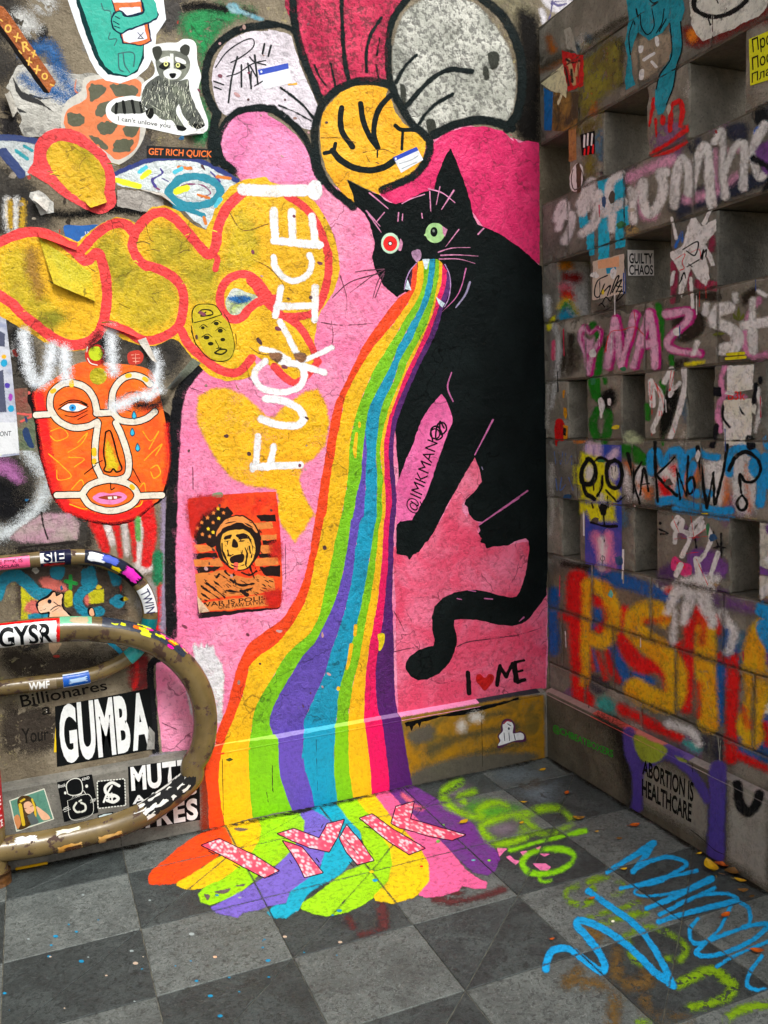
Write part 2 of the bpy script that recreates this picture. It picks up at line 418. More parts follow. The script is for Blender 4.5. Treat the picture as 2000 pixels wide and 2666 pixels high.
# ================================================================ STRUCTURE
def concrete(name, c1, c2, rough=.8, scale=5, bumpk=.7, spots=None, lichen=None):
    n = NT(name); f = n.noise(scale, 5, .65, .5); c = n.mix(n.ramp(f, .34, .68), c1, c2)
    st = n.noise(3.2, 5, .6, .3, stretch=(1, 1, .22)); c = n.mix(n.ramp(st, .52, .75, 0, .55), c, tuple(v * .45 for v in c1))
    fine = n.noise(90, 3, .75); c = n.mix(n.ramp(fine, .50, .72, 0, .55), c, tuple(v * .4 for v in c1))
    pale = n.noise(40, 4, .7); c = n.mix(n.ramp(pale, .62, .74, 0, .35), c, tuple(min(.7, v * 1.9) for v in c2))
    if spots:
        v = n.n('ShaderNodeTexVoronoi'); v.inputs['Scale'].default_value = 24; n.l(n.pos, v.inputs['Vector'])
        c = n.mix(n.math('MULTIPLY', n.ramp(v.outputs['Distance'], .10, .16, 1, 0), n.ramp(n.noise(4, 3), .55, .62)), c, spots)
    if lichen: c = n.mix(n.math('MULTIPLY', n.ramp(n.noise(40, 4, .8), .55, .68), n.ramp(n.noise(2.2, 2), .52, .62)), c, lichen)
    n.l(c, n.b.inputs['Base Color']); n.b.inputs['Specular IOR Level'].default_value = .25
    n.l(n.ramp(f, .3, .7, rough - .15, rough + .1), n.b.inputs['Roughness'])
    nb = n.bump(n.math('ADD', n.noise(30, 5, .72, .6), n.math('MULTIPLY', n.noise(130, 2, .7), .3)), bumpk, .014); n.l(nb, n.b.inputs['Normal'])
    return n.m
M_PLASTER = concrete('plaster', gain((104, 94, 78), 1), gain((140, 130, 112), 1), lichen=gain((165, 155, 110), 1))
M_SKIRT = concrete('skirting_cement', gain((92, 90, 84), 1.1), gain((124, 121, 113), 1.1), .75, 7, .45)
M_SKIRT_R = concrete('skirting_cement_dark', gain((74, 70, 60), 1.1), gain((98, 93, 80), 1.1), .75, 7, .45)
M_BLOCK = [concrete('concrete_block', gain(a, 1.85), gain(b, 1.85), .85, 8, .8) for a, b in (((84, 81, 74), (112, 107, 98)), ((76, 74, 69), (102, 99, 92)), ((94, 90, 82), (120, 115, 106)))]
M_MORTAR = concrete('mortar', gain((84, 80, 72), 1.2), gain((105, 100, 90), 1.2), .9, 12, .6)
M_GROUND = concrete('ground_cement', gain((98, 98, 94), 1), gain((120, 120, 114), 1), .9, 2, .4)
# far ground
ground = obj('ground', boxmesh('ground', (-150, -150, -.4), (150, 150, -.05)), M_GROUND); tag(ground, kind='structure')
# pavement: a cement bed with each slab laid into it; every other slab is cut across
bed = obj('pavement', boxmesh('pavement', (-4.4, -5.2, -.05), (.06, .05, -.004)), concrete('joint_cement', gain((70, 70, 66), 1), gain((120, 118, 106), 1), .9, 30, .5)); tag(bed, kind='structure')
def slabmat(name, c1, c2):
    n = NT(name); a = n.n('ShaderNodeObjectInfo').outputs['Random']
    f = n.noise(7, 4, .65, .8); c = n.mix(n.ramp(f, .36, .66), c1, c2)
    g = n.noise(60, 4, .8, 1.2); c = n.mix(n.ramp(g, .48, .60, 0, .85), c, tuple(v * .40 for v in c1)); g2 = n.noise(85, 3, .75, 2.); c = n.mix(n.ramp(g2, .54, .66, 0, .6), c, tuple(v * 1.8 for v in c2))
    c = n.mix(n.ramp(n.noise(2.1, 4, .6), .54, .70, 0, .45), c, tuple(v * .6 for v in c1))
    hsv = n.n('ShaderNodeHueSaturation'); n.l(c, hsv.inputs['Color']); n.l(n.ramp(a, 0, 1, .84, 1.16, False), hsv.inputs['Value'])
    n.l(hsv.outputs[0], n.b.inputs['Base Color']); n.l(n.ramp(f, .3, .7, .42, .62), n.b.inputs['Roughness']); n.b.inputs['Specular IOR Level'].default_value = .4
    nb = n.bump(n.noise(48, 6, .75, 1.), .6, .006); n.l(nb, n.b.inputs['Normal'])
    return n.m
M_LIGHT = slabmat('slab_light', gain((88, 93, 91), .95), gain((106, 111, 108), .95)); M_DARK = slabmat('slab_dark', gain((54, 59, 59), .95), gain((70, 76, 75), .95))
def slab(poly, mat):
    bm = bmesh.new(); c = sum((Vector(p) for p in poly), Vector((0, 0))) / len(poly); n = len(poly)
    ins = []
    for i in range(n):   # shrink each side by half a joint
        a, b, d = Vector(poly[i - 1]), Vector(poly[i]), Vector(poly[(i + 1) % n])
        e1 = (b - a).normalized(); e2 = (d - b).normalized(); n1 = Vector((-e1.y, e1.x)); n2 = Vector((-e2.y, e2.x)); k = .0016 / max(.2, 1 + n1.dot(n2))
        ins.append(b + (n1 + n2) * k)
    z = random.uniform(-.0008, .0)
    tp = [bm.verts.new((p.x, p.y, z)) for p in ins]; bt = [bm.verts.new((p.x, p.y, -.03)) for p in ins]
    top = bm.faces.new(tp); bm.faces.new(bt[::-1])
    for i in range(n): bm.faces.new((tp[i], bt[i], bt[(i + 1) % n], tp[(i + 1) % n]))
    bmesh.ops.recalc_face_normals(bm, faces=bm.faces[:])
    bmesh.ops.bevel(bm, geom=list(top.edges), offset=.0014, segments=1, affect='EDGES')
    me = bpy.data.meshes.new('paving_slab'); bm.to_mesh(me); bm.free(); return obj('paving_slab', me, mat, bed)
for i in range(len(COLS) - 1):
    for j in range(len(ROWS) - 1):
        x0, x1, y0, y1 = COLS[i], min(COLS[i + 1], -.001), -ROWS[j], -ROWS[j + 1]
        if y0 > -.001: y0 = -.001
        ev = ((i - 4) + (j - 1)) % 2 == 0
        if ev:
            slab([(x0, y1), (x1, y0), (x0, y0)], M_DARK); slab([(x0, y1), (x1, y1), (x1, y0)], M_DARK)
        else: slab([(x0, y1), (x1, y1), (x1, y0), (x0, y0)], M_LIGHT)
# back wall with its skirting and sloping ledge
bw = obj('mural_wall', boxmesh('mural_wall', (-5.2, YU, .30), (2.4, .34, 4.6)), M_PLASTER)
tag(bw, 'tall plaster wall painted with a black cat spewing a rainbow, over a low skirting', 'wall')
def skirt(name, par, mat, axis):
    x0, x1 = (-5.2, -.0005) if axis == 0 else (-4.4, 0.)
    prof = [(0, .0), (0, LZ - .012), (.004, LZ - .004), (.012, LZ), (YU + .02, LZ + .012), (YU + .02, 0)]
    bm = bmesh.new(); rows = []
    for t in (x0, x1):
        rows.append([bm.verts.new((t, d, z) if axis == 0 else (d, t, z)) for d, z in prof])
    n = len(prof)
    for i in range(n): bm.faces.new((rows[0][i], rows[0][(i + 1) % n], rows[1][(i + 1) % n], rows[1][i]))
    bm.faces.new(rows[0]); bm.faces.new(rows[1][::-1]); bmesh.ops.recalc_face_normals(bm, faces=bm.faces[:])
    me = bpy.data.meshes.new(name); bm.to_mesh(me); bm.free(); return obj(name, me, mat, par)
bsk = skirt('skirting', bw, M_SKIRT, 0)
# right wall: pierced block wall
rw = empty('block_wall', (XU, -1., 0))
tag(rw, 'grey pierced concrete block wall on the right, rows of square openings and sprayed lettering', 'wall')
rsk = skirt('skirting', rw, M_SKIRT_R, 1)
TH = .30
def blockmesh(lo, hi):
    """a cast block whose arrises are worn and chipped"""
    bm = bmesh.new(); bmesh.ops.create_cube(bm, size=1)
    for v in bm.verts:
        for i in range(3): v.co[i] = lo[i] if v.co[i] < 0 else hi[i]
    arr = [e for e in bm.edges if any(abs(v.co.x - lo[0]) < 1e-6 for v in e.verts)]
    bmesh.ops.bevel(bm, geom=arr, offset=.006, segments=1, affect='EDGES')
    bmesh.ops.subdivide_edges(bm, edges=[e for e in bm.edges if e.calc_length() > .08 and all(v.co.x < lo[0] + .012 for v in e.verts)], cuts=6, use_grid_fill=True)
    c = (Vector(lo) + Vector(hi)) / 2
    for v in bm.verts:
        ny = min(abs(v.co.y - lo[1]), abs(v.co.y - hi[1])); nz = min(abs(v.co.z - lo[2]), abs(v.co.z - hi[2]))
        if v.co.x < lo[0] + .012 and min(ny, nz) < .0075:
            k = random.uniform(0, .0035) + (random.uniform(.004, .011) if random.random() < .13 else 0)
            d = Vector((.8, 0, 0)); d.y = (1 if v.co.y < c.y else -1) * (1 if ny < .0075 else 0) * .5; d.z = (1 if v.co.z < c.z else -1) * (1 if nz < .0075 else 0) * .5
            v.co += d * k
    me = bpy.data.meshes.new('concrete_block'); bm.to_mesh(me); bm.free(); return me
for ci, (z0, z1, bl) in enumerate(COURSES):
    full = all(abs(bl[i][1] - bl[i + 1][0]) < 1e-6 for i in range(len(bl) - 1))
    if ci == 11: mats = [M_MORTAR]
    for a, b in bl:
        q = random.uniform(0, .0012)
        obj('concrete_block', blockmesh((XU + q, b + .0015, z0 + .0015), (XU + TH + random.uniform(-.004, .004), a - .0015, z1 - .0015)), random.choice(M_BLOCK), rw)
    if full: obj('mortar_bed', boxmesh('mortar_bed', (XU + .006, bl[-1][1], z0 - .002), (XU + TH - .008, YU, z1 + .002)), M_MORTAR, rw)
# yard beyond the pierced wall: a yellow wall glimpsed through the openings
yw = obj('yard_wall', boxmesh('yard_wall', (2.0, -5., 0), (2.2, -.6, 2.3)), concrete('yellow_render', gain((205, 160, 40), 1), gain((225, 185, 60), 1), .85, 4, .3))
tag(yw, 'yellow rendered wall glimpsed through the openings of the block wall', 'wall')
# ================================================================ BACK WALL PAINT
PK, PK2 = (234, 126, 164), (240, 158, 186); HOT, HOT2 = (222, 62, 112), (196, 40, 92); BLK = (20, 25, 25); INK = (26, 33, 33)
SALM, SALM2 = (220, 84, 112), (226, 122, 150); WHT = (238, 238, 236); YEL, GRN, PUR, BLU = (248, 186, 12), (126, 190, 18), (96, 76, 168), (0, 146, 178)
# ground coats
paint('painted_field', bw, 'B', 1, PK, 'p D 1235,735 1130,870 1095,1010 1085,1300 1065,1659 G 1058,400 1062,830 965,985 960,1100 975,1300 1000,1560 1160,1545 1390,1497 H 910,1331 I 290,1165 300,1000 F 285,1200 250,640 C 240,900 B 1320,760 900,1000 700,1250 450,1100 0,1080 A 1380,1000 1480,1100 1500,1190', col2=PK2)
paint('painted_field', bw, 'B', 2, SALM, 'p H 880,300 900,620 905,1000 920,1325 I 285,1165 295,700 290,560 180,260 0,290 H 1400,200 1200,150', col2=SALM2)
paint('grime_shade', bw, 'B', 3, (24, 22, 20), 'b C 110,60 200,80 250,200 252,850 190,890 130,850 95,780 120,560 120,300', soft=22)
paint('lichen_patch', bw, 'B', 1, (128, 120, 92), 'b B 1390,-60 1700,-60 C 240,180 150,260 60,120', soft=30, col2=(60, 56, 44), worn=.3)
# flower
paint('painted_petal', bw, 'B', 3, (206, 62, 92), 'b B 262,-40 950,-40 890,90 855,250 842,490 760,500 650,505 530,555 470,600 400,500 335,350 285,180', col2=(176, 46, 76), style='grimy')
paint('painted_petal', bw, 'B', 3, (226, 218, 226), 'b A 1310,500 1330,370 1400,265 1520,200 1659,190 B 100,178 240,210 270,270 320,420 380,560 418,650 390,740 365,800 200,718 90,680 0,668 A 1500,682 1390,712 1335,630', col2=(200, 192, 198))
paint('painted_petal', bw, 'B', 3, (236, 150, 188), 'b A 1360,890 1372,790 1430,725 1520,690 1659,688 B 110,708 240,790 320,870 370,960 402,1060 440,1105 300,1120 0,1120 A 1540,1100 1420,1030', col2=(214, 112, 158))
paint('painted_petal', bw, 'B', 3, (206, 206, 196), 'b B 1000,35 1180,-30 1390,20 1510,150 1600,300 1640,450 1640,600 1590,745 1450,728 1300,740 1200,778 1110,822 1030,770 960,690 912,600 882,480 882,300 922,150', col2=(150, 152, 142), soft=6, style='grimy')
paint('painted_petal', bw, 'B', 3, HOT, 'p B 1090,1000 1105,930 1140,880 1210,820 1320,785 1450,778 1560,808 1640,880 C 60,820 120,880 180,868 243,880 250,1000 248,1630 B 1600,1505 1450,1410 1300,1200 1100,1230 900,1262 805,1200 820,1165 1000,1085', col2=HOT2)
marks('grime_spot', bw, 'B', 4, (60, 62, 56), 'b B 1470,330 1530,320 1540,400 1490,430;b B 1440,420 1470,410 1480,480 1450,490;b B 930,520 960,530 970,600 950,680 930,600;b B 1090,740 1140,740 1150,800 1110,830', soft=5)
paint('painted_disc', bw, 'B', 5, (246, 182, 12), 'p B 480,650 560,570 650,528 760,524 855,548 838,590 870,598 900,690 950,760 992,786 950,800 1040,812 1092,862 1085,920 1062,1000 1000,1070 900,1130 820,1165 800,1200 700,1155 600,1105 640,1200 655,1256 590,1210 520,1130 470,1040 440,930 433,800 450,700', col2=(232, 164, 10))
marks('painted_outline', bw, 'B', 6, INK, 's46 B 265,-30 280,150 330,350 400,520 440,630;s42 B 985,-20 905,80 862,200 856,400 872,520;s48 A 1700,150 1600,158 1500,175 1385,235 1295,340 1265,480 1285,600 1345,715;s44 B 0,672 80,664 170,690 260,760 340,850 385,950 408,1050 450,1120;s44 A 1690,668 1520,672 1420,722 1365,800 1345,900 1370,990 1440,1050;s60 A 1340,700 1320,800 1310,920 1330,1000;s34 A 1659,140 B 120,140 260,180 300,260', soft=5)
marks('painted_outline', bw, 'B', 6, INK, 's50 B 640,1275 590,1235 500,1160 440,1070 410,950 402,800 445,655 530,560 640,508 760,500 870,525 905,600 955,690 1010,770 1090,845 1112,900 1085,1000 1000,1092 820,1172;s54 B 1620,790 1500,748 1380,742 1250,775 1140,830;s56 B 1400,-40 1570,110 1660,300 1682,500 1655,690 1590,790', soft=5)
marks('painted_line', bw, 'B', 7, INK, 's28 B 568,-20 572,150 585,350 612,500;s14 B 400,400 430,470 470,525;s17 B 500,390 515,460 532,545;s20 B 812,110 745,220 722,320 722,440;s13 B 803,235 785,340;s13 B 780,400 796,478;s18 B 190,540 270,598 340,660 395,730;s10 B 180,650 280,690 380,745;s24 B 1028,340 955,415 905,505;s32 B 1370,440 1240,428 1130,480 1040,570 955,670;s22 B 1255,580 1150,640 1080,710 1045,765;s14 B 1340,770 1230,790 1180,810', soft=4)
marks('painted_feature', bw, 'B', 7, INK, 's36 B 568,665 560,740 575,820 635,905;s34 B 685,640 700,740 740,840 792,912;s34 B 790,910 768,830 775,740 805,660 868,590;s9 B 790,905 788,970;s24 B 530,885 515,930 462,945;s40 B 512,930 560,985 640,1032 740,1050 830,1030 895,990;s26 B 900,775 935,800 1000,800 1070,812;s18 B 945,805 940,920', rough=.6)
# cat
paint('painted_cat', bw, 'B', 7, (14, 19, 19), 'p B 1243,912 1275,990 1310,1080 1335,1160 1360,1240 1380,1330 1408,1388 1450,1400 1520,1430 1600,1480 C 118,1520 180,1570 250,1640 F 262,100 285,700 300,1200 I 306,100 300,400 292,590 240,665 190,730 140,766 80,782 H 1540,775 1400,745 1300,738 1262,745 1262,780 1277,830 1280,880 1265,940 1230,1010 1170,1075 1100,1110 1040,1118 990,1092 965,1050 963,1010 988,970 1040,930 1100,908 1137,905 1140,870 1128,800 1125,720 1142,660 1190,610 1260,576 1340,560 1400,560 1460,570 1540,592 1600,605 I 60,608 108,600 130,570 152,500 175,400 183,300 180,258 163,240 100,258 H 1600,285 1500,292 1462,302 1452,272 1420,266 1432,240 1408,215 1425,190 1415,155 1440,140 1400,132 1370,120 1352,85 1345,50 1325,30 1335,0 1300,-90 1250,-20 1200,80 1150,180 1100,262 1082,270 1070,300 1042,332 1010,340 985,378 975,350 940,345 905,337 905,200 E 920,1400 890,1000 1000,700 1120,400 1100,300 960,260 910,292 870,262 820,212 790,150 765,90 757,40 768,0 B 762,1560 775,1500 760,1440 740,1370 712,1320 650,1262 640,1200 598,1105 680,1150 760,1186 800,1202 850,1245 900,1256 960,1245 1020,1212 1080,1182 1140,1166 1160,1080 1190,1000 1220,940', cell=3.0, col2=(22, 28, 28), rough=1.2)
cat = bpy.data.objects.get('painted_cat')
paint('painted_gap', bw, 'B', 8, (228, 116, 168), 'p E 1185,888 1215,930 1250,1020 1254,1060 1215,1150 1170,1280 1130,1400 1100,1490 1060,1570 1020,1640 H 1035,70 1000,125 960,132 930,135 905,165 E 905,1659 900,1470 935,1380 960,1300 1010,1200 1060,1050 1120,960', col2=(208, 92, 142))
paint('painted_gap', bw, 'B', 8, SALM, 'p E 1390,1278 1420,1360 1434,1430 1380,1500 1335,1538 1312,1580 1320,1615 1345,1659 H 1345,60 1352,90 1380,125 1415,150 1405,200 1425,235 1415,262 1440,290 1300,330 1000,330 1040,335 1085,265 1105,260 1150,182 1200,82 E 1190,1650 1230,1570 1270,1490 1330,1380', col2=(232, 130, 156))
marks('painted_whisker', cat, 'B', 9, (214, 142, 178), 's8-4 B 1165,1555 1250,1530 1362,1527;s9-4 B 1180,1575 1280,1572 1412,1580;s7-4 B 1170,1598 1290,1598 1392,1625;s11-6 B 1260,1175 1185,1292;s9-5 B 1105,1165 1190,1190 1268,1250;s6 B 1175,1150 1152,1262;s8-5 B 1112,1180 1118,1302;s10-6 B 740,1190 800,1240 855,1287;s10-6 B 720,1300 805,1395;s9-5 B 735,1322 812,1432;s7 B 832,1310 780,1372;s7 B 920,1310 915,1365;s7 B 945,1320 942,1360;s7-4 B 1292,1415 1210,1522;s9 B 1410,1445 1445,1408;s7 B 1062,1315 1066,1345;s6 B 940,1256 1000,1225 1080,1198', rough=.3)
marks('painted_whisker', bw, 'B', 9, (84, 40, 60), 's8-5 E 830,122 760,160 620,265;s7-4 E 830,120 740,125 650,137;s8-5 E 800,145 620,200 510,297;s9-5 E 832,135 790,200 760,302;s7 E 830,150 800,230 775,295', rough=.3)
marks('painted_highlight', cat, 'B', 9, (196, 110, 160), 's7-4 E 1335,115 1310,220 1270,300 1190,382;s9 E 1246,758 1222,850 1256,937;s12-7 E 1502,1050 1440,1170 1390,1266;s15-8 H 1659,-10 1540,72 1415,158;s11-5 F 175,1488 100,1540 0,1612;s8 H 1450,612 1500,616;s7 H 1280,612 1308,618;s6 H 1350,562 1395,568;s10-4 I 152,728 122,755', rough=.3)
marks('painted_highlight', cat, 'B', 9, (150, 140, 170), 's14-8 E 1360,200 1330,280 1272,357;s4 E 1433,1340 1440,1360', rough=.3)
# eyes, nose
e1 = paint('cat_eye', cat, 'B', 9, (196, 226, 200), 'e B 868,1500 56,64', rough=.4, style='smooth')
paint('iris', e1, 'B', 10, (224, 42, 10), 'e B 868,1502 43,47', rough=.2, style='smooth'); paint('pupil', e1, 'B', 11, (12, 12, 12), 'e B 868,1502 14,14', rough=0, style='smooth'); paint('eye_glint', e1, 'B', 12, (240, 240, 240), 'e B 868,1502 9,9', rough=0, style='smooth')
e2 = paint('cat_eye', cat, 'B', 9, (190, 222, 160), 'e B 1145,1437 60,62;p B 1075,1450 1105,1420 1105,1470', rough=.6, col2=(150, 190, 130), style='smooth')
paint('pupil', e2, 'B', 10, (12, 16, 16), 'e B 1138,1430 22,30', rough=.3); paint('eye_glint', e2, 'B', 11, (110, 120, 110), 'e B 1136,1424 8,9', rough=0)
marks('eye_corner', cat, 'B', 9, (206, 140, 172), 'p B 1190,1395 1222,1415 1205,1462 1192,1440;b B 930,1470 945,1500 935,1545 918,1540 926,1500', rough=.4)
paint('cat_nose', cat, 'B', 9, (180, 140, 170), 'b B 1000,1550 1050,1538 1062,1580 1035,1620 1005,1590', col2=(70, 50, 64))
# rainbow bands: border lines from left to right
RB = ['E 1006,112 1003,180 985,252 940,282 890,332 800,450 700,600 640,720 580,850 530,950 500,1080 480,1200 455,1350 430,1500 412,1640 H 410,100 385,250 360,400 320,540 270,640 200,740 120,800 50,850 0,890 G 1480,1000 1440,1130 1400,1290 1345,1430 1330,1515',
 'E 1037,76 1032,200 1000,290 930,400 850,500 760,610 690,720 620,850 580,950 560,1080 540,1170 530,1250 510,1350 490,1500 472,1640 H 460,120 435,260 400,400 370,560 320,680 260,780 170,890 70,960 0,1030 G 1530,1080 1500,1200 1450,1340 1405,1440 1385,1505',
 'E 1078,62 1072,200 1040,300 980,400 900,530 840,630 770,740 720,850 680,950 650,1050 630,1130 620,1200 615,1290 610,1400 590,1520 568,1640 H 555,150 530,260 505,400 470,540 430,720 370,830 290,900 220,970 160,1070 100,1170 40,1280 15,1400 5,1490',
 'E 1112,58 1105,150 1085,260 1040,380 970,500 910,620 870,720 800,850 750,950 730,1020 720,1100 713,1130 705,1200 695,1300 690,1400 660,1520 642,1640 H 625,150 595,360 565,500 520,650 450,800 400,890 330,970 260,1080 190,1200 140,1310 125,1390 155,1465',
 'E 1112,58 1105,150 1085,260 1040,380 970,500 910,620 870,720 800,850 750,950 730,1020 720,1100 716,1130 725,1230 720,1350 715,1500 707,1640 H 685,130 655,300 640,450 600,640 560,780 510,920 470,1060 420,1180 370,1290 335,1380 342,1432',
 'E 1146,56 1140,160 1110,300 1060,420 1010,540 930,680 910,740 880,830 830,930 805,1020 790,1150 780,1290 790,1400 785,1540 787,1640 H 770,180 735,400 700,600 660,780 620,930 580,1080 550,1200 540,1330 530,1402',
 'E 1168,62 1166,150 1140,300 1100,440 1050,550 980,680 950,760 900,880 860,970 835,1060 815,1150 805,1250 820,1400 815,1540 816,1640 H 795,180 775,400 745,600 715,750 680,960 640,1130 615,1280 610,1388',
 'E 1190,84 1185,200 1155,300 1130,400 1085,510 1040,610 975,740 930,850 890,960 860,1050 840,1140 830,1250 835,1400 840,1540 838,1640 H 830,150 820,350 795,600 770,750 735,950 715,1150 710,1300 706,1370',
 'E 1218,130 1214,210 1190,290 1160,380 1130,480 1090,570 1030,690 980,800 925,920 890,1020 870,1130 860,1250 870,1400 880,1540 870,1640 H 860,200 855,400 830,680 810,850 785,1000 780,1180 795,1300 812,1352',
 'E 1236,190 1226,270 1185,390 1160,480 1110,600 1060,690 1000,820 960,920 920,1020 895,1130 885,1250 895,1400 905,1540 902,1640 H 890,200 885,400 880,600 885,800 890,1000 895,1200 913,1332']
# the same borders on the skirting, top to bottom
SB = ['G 1322,1530 J 1268,100 1285,250 1292,470', 'G 1382,1512 J 1362,20 1352,200 1388,436', 'G 1542,1490 J 1535,20 1548,250 1562,385', 'H 178,1478 185,1659 K 205,180 262,340', 'H 336,1446 325,1600 K 330,0 345,100 380,200 402,318',
      'H 526,1412 520,1600 K 525,0 520,100 540,282', 'H 611,1396 615,1640 K 640,262', 'H 712,1378 745,1650 K 757,240', 'H 818,1360 850,1600 K 868,214', 'H 930,1340 980,1640 K 1002,182']
RCOL = [(238, 82, 24), YEL, GRN, PUR, BLU, (128, 188, 24), (244, 184, 14), (224, 40, 98), (78, 28, 98)]
RNAME = ['red', 'yellow', 'green', 'violet', 'blue', 'green', 'yellow', 'pink', 'purple']
ledge_x = []
for i in range(10):
    q, _ = P(RB[i]); ledge_x.append(float(unproj(q[-1:], 'B')[0, 0]))
for i, c in enumerate(RCOL):
    a = catmull(P(RB[i])[0], n=4); b = catmull(P(RB[i + 1])[0], n=4)
    poly = np.vstack([a, b[::-1]]); s = 'p X ' + ' '.join('%.1f,%.1f' % tuple(v) for v in poly)
    o = paint('rainbow_band', bw, 'B', 9, c, s, cell=2.6, rough=1.2, expand=.6)
    if o: o['label'] = RNAME[i] + ' band of the painted rainbow'
    a = catmull(P(SB[i])[0], n=5); b = catmull(P(SB[i + 1])[0], n=5)
    s = 'p X ' + ' '.join('%.1f,%.1f' % tuple(v) for v in np.vstack([a, b[::-1]]))
    paint('rainbow_band', bw, 'S', 3, c, s, cell=2.6, rough=1.2, expand=.6)
    # over the ledge
    xa, xb = ledge_x[i], ledge_x[i + 1]; sa = float(unproj(P(SB[i])[0][:1], 'S')[0, 0]); sb = float(unproj(P(SB[i + 1])[0][:1], 'S')[0, 0]); e = .0012
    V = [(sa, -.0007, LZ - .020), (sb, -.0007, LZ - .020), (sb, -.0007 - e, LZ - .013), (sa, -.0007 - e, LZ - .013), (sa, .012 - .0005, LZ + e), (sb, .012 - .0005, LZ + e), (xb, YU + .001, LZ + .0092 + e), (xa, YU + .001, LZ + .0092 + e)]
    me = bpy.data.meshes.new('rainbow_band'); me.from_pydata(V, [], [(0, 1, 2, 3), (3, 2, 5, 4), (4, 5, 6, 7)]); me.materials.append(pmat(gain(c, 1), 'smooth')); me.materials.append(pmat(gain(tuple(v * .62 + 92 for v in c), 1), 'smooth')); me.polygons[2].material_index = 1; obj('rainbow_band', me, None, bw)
marks('paint_drip', bw, 'B', 11, YEL, 's20-26-14 E 660,1135 650,1230 652,1280;e E 678,1080 9,20;s22 H 655,780 650,835;s26-18 H 628,900 612,1000 600,1045;e H 548,1168 11,14', rough=.4)
paint('paint_drip', bw, 'B', 11, (226, 204, 20), 'b H 790,835 830,830 832,880 812,930 795,930 798,885', rough=.4)
# mouth
marks('mouth_edge', cat, 'B', 11, (176, 140, 186), 's6 E 1030,82 990,130 965,190 955,247;s6 E 1205,90 1232,150 1240,220 1228,300 1203,352', rough=.3)
paint('mouth_inside', cat, 'B', 8, (70, 16, 52), 'p E 1015,100 985,170 972,240 1000,255 1120,340 1195,340 1228,220 1218,140 1190,85 1080,58')
marks('cat_tooth', cat, 'B', 12, (214, 230, 240), 'p E 1066,58 1112,56 1094,122 1082,118;p E 975,180 1000,252 958,242 965,215;p E 1150,290 1205,332 1190,357 1166,335', rough=.2)
# handle and slogan
letters('painted_lettering', bw, 'B', 10, (22, 18, 22), '@IMKMANO', 'E 955,1600 1120,1090 1205,1120 1048,1645', 0)
marks('painted_scribble', bw, 'B', 10, (22, 18, 22), 's10 E 1130,1180 1120,1110 1160,1090 1190,1150 1150,1170 1160,1080 1200,1070 1215,1110 1180,1140 1175,1060 1200,1100', rough=.2)
marks('painted_letter', bw, 'B', 10, (26, 22, 22), 's30 H 1348,1072 1352,1140 1356,1195;s26 H 1527,1145 1536,1085 1545,1030;s22 H 1545,1030 1585,1095;s22 H 1585,1095 1622,1015;s26 H 1622,1015 1636,1070 1642,1120;l22 I 98,1005 106,1065 114,1128;l20 I 96,1006 150,994;l18 I 104,1066 144,1056;l20 I 112,1128 158,1112')
paint('painted_heart', bw, 'B', 10, (190, 24, 22), 'b H 1450,1180 1420,1150 1395,1110 1402,1082 1428,1078 1452,1100 1475,1076 1503,1086 1508,1112 1485,1150')
# yellow throw-up with coral outline
TY = paint('painted_bubble', bw, 'B', 6, (238, 186, 24), 'p A -60,1520 0,1490 100,1435 230,1400 340,1430 480,1490 560,1420 640,1370 720,1335 800,1355 850,1385 890,1320 940,1275 1010,1265 1110,1305 1200,1390 1270,1420 1300,1360 1340,1250 1420,1150 1510,1105 1640,1090 B 120,1120 330,1180 410,1250 470,1340 515,1440 548,1560 558,1659 E 550,150 520,260 445,370 420,430 400,560 420,660 360,760 250,830 180,760 90,690 20,640 D 1600,760 1500,800 1400,812 1300,780 1200,690 1110,570 1060,545 960,595 880,595 760,555 660,495 600,565 520,618 430,628 300,585 180,515 60,445 -60,370', col2=(206, 160, 34), worn=0.)
for s in ('b D 690,60 900,80 1060,170 1100,300 1070,430 930,500 800,480 700,420 680,250', 'b A 950,1390 1100,1420 1250,1600 1350,1650 1450,1300 1560,1350 1560,1659 1000,1659 920,1500', 'b D 0,20 200,0 240,150 300,300 420,420 300,500 150,380 0,230', 'b D 930,20 1400,60 1350,180 1330,330 1180,330 1120,180', 'b A 600,1480 720,1430 780,1500 820,1600 840,1659 600,1659'):
    paint('olive_patch', bw, 'B', 7, (206, 178, 30), s, soft=26, col2=(130, 126, 44))
paint('brown_patch', bw, 'B', 8, (140, 104, 50), 'b D 160,0 230,0 250,140 280,250 230,330 190,220 150,120', soft=20, col2=(170, 130, 50))
CORAL = (236, 78, 78)
marks('bubble_outline', bw, 'B', 8, CORAL, 's64 A -80,1530 0,1492 120,1442 240,1432 350,1470 450,1540 530,1610 D 600,20 640,110 660,250 650,400 610,510 540,568 450,588 350,558 240,480 130,390 60,320 -60,250;s62 A 500,1545 600,1440 700,1380 775,1385 830,1440;s62 A 830,1440 900,1350 980,1310 1050,1328 1130,1400 1220,1505 1290,1570 1330,1520 1350,1390 1400,1285 1500,1185;s58 A 835,1430 815,1520 850,1590 900,1640 D 920,100 1000,130 1080,180 1130,260 1130,370 1100,470 1020,530 930,560 860,550 780,500 690,468 640,450;s54 D 1120,500 1160,580 1230,650 1320,720 1400,756 1480,750 1555,670;s52 D 1680,320 1580,185 1490,150 1400,190 1360,270 1370,370 1420,425 1490,420 1550,350 1640,305 1700,300;s48 B 230,1205 330,1270 400,1350 445,1440 482,1560 E 488,30 484,150 455,280 395,385 300,412 215,412;s46 E 215,410 300,470 370,570 420,690;s46 E 0,190 60,260 110,330 190,400;s46 E 150,720 220,790 285,822 350,780 425,690;s40 A 1290,1560 1340,1590 1330,1660')
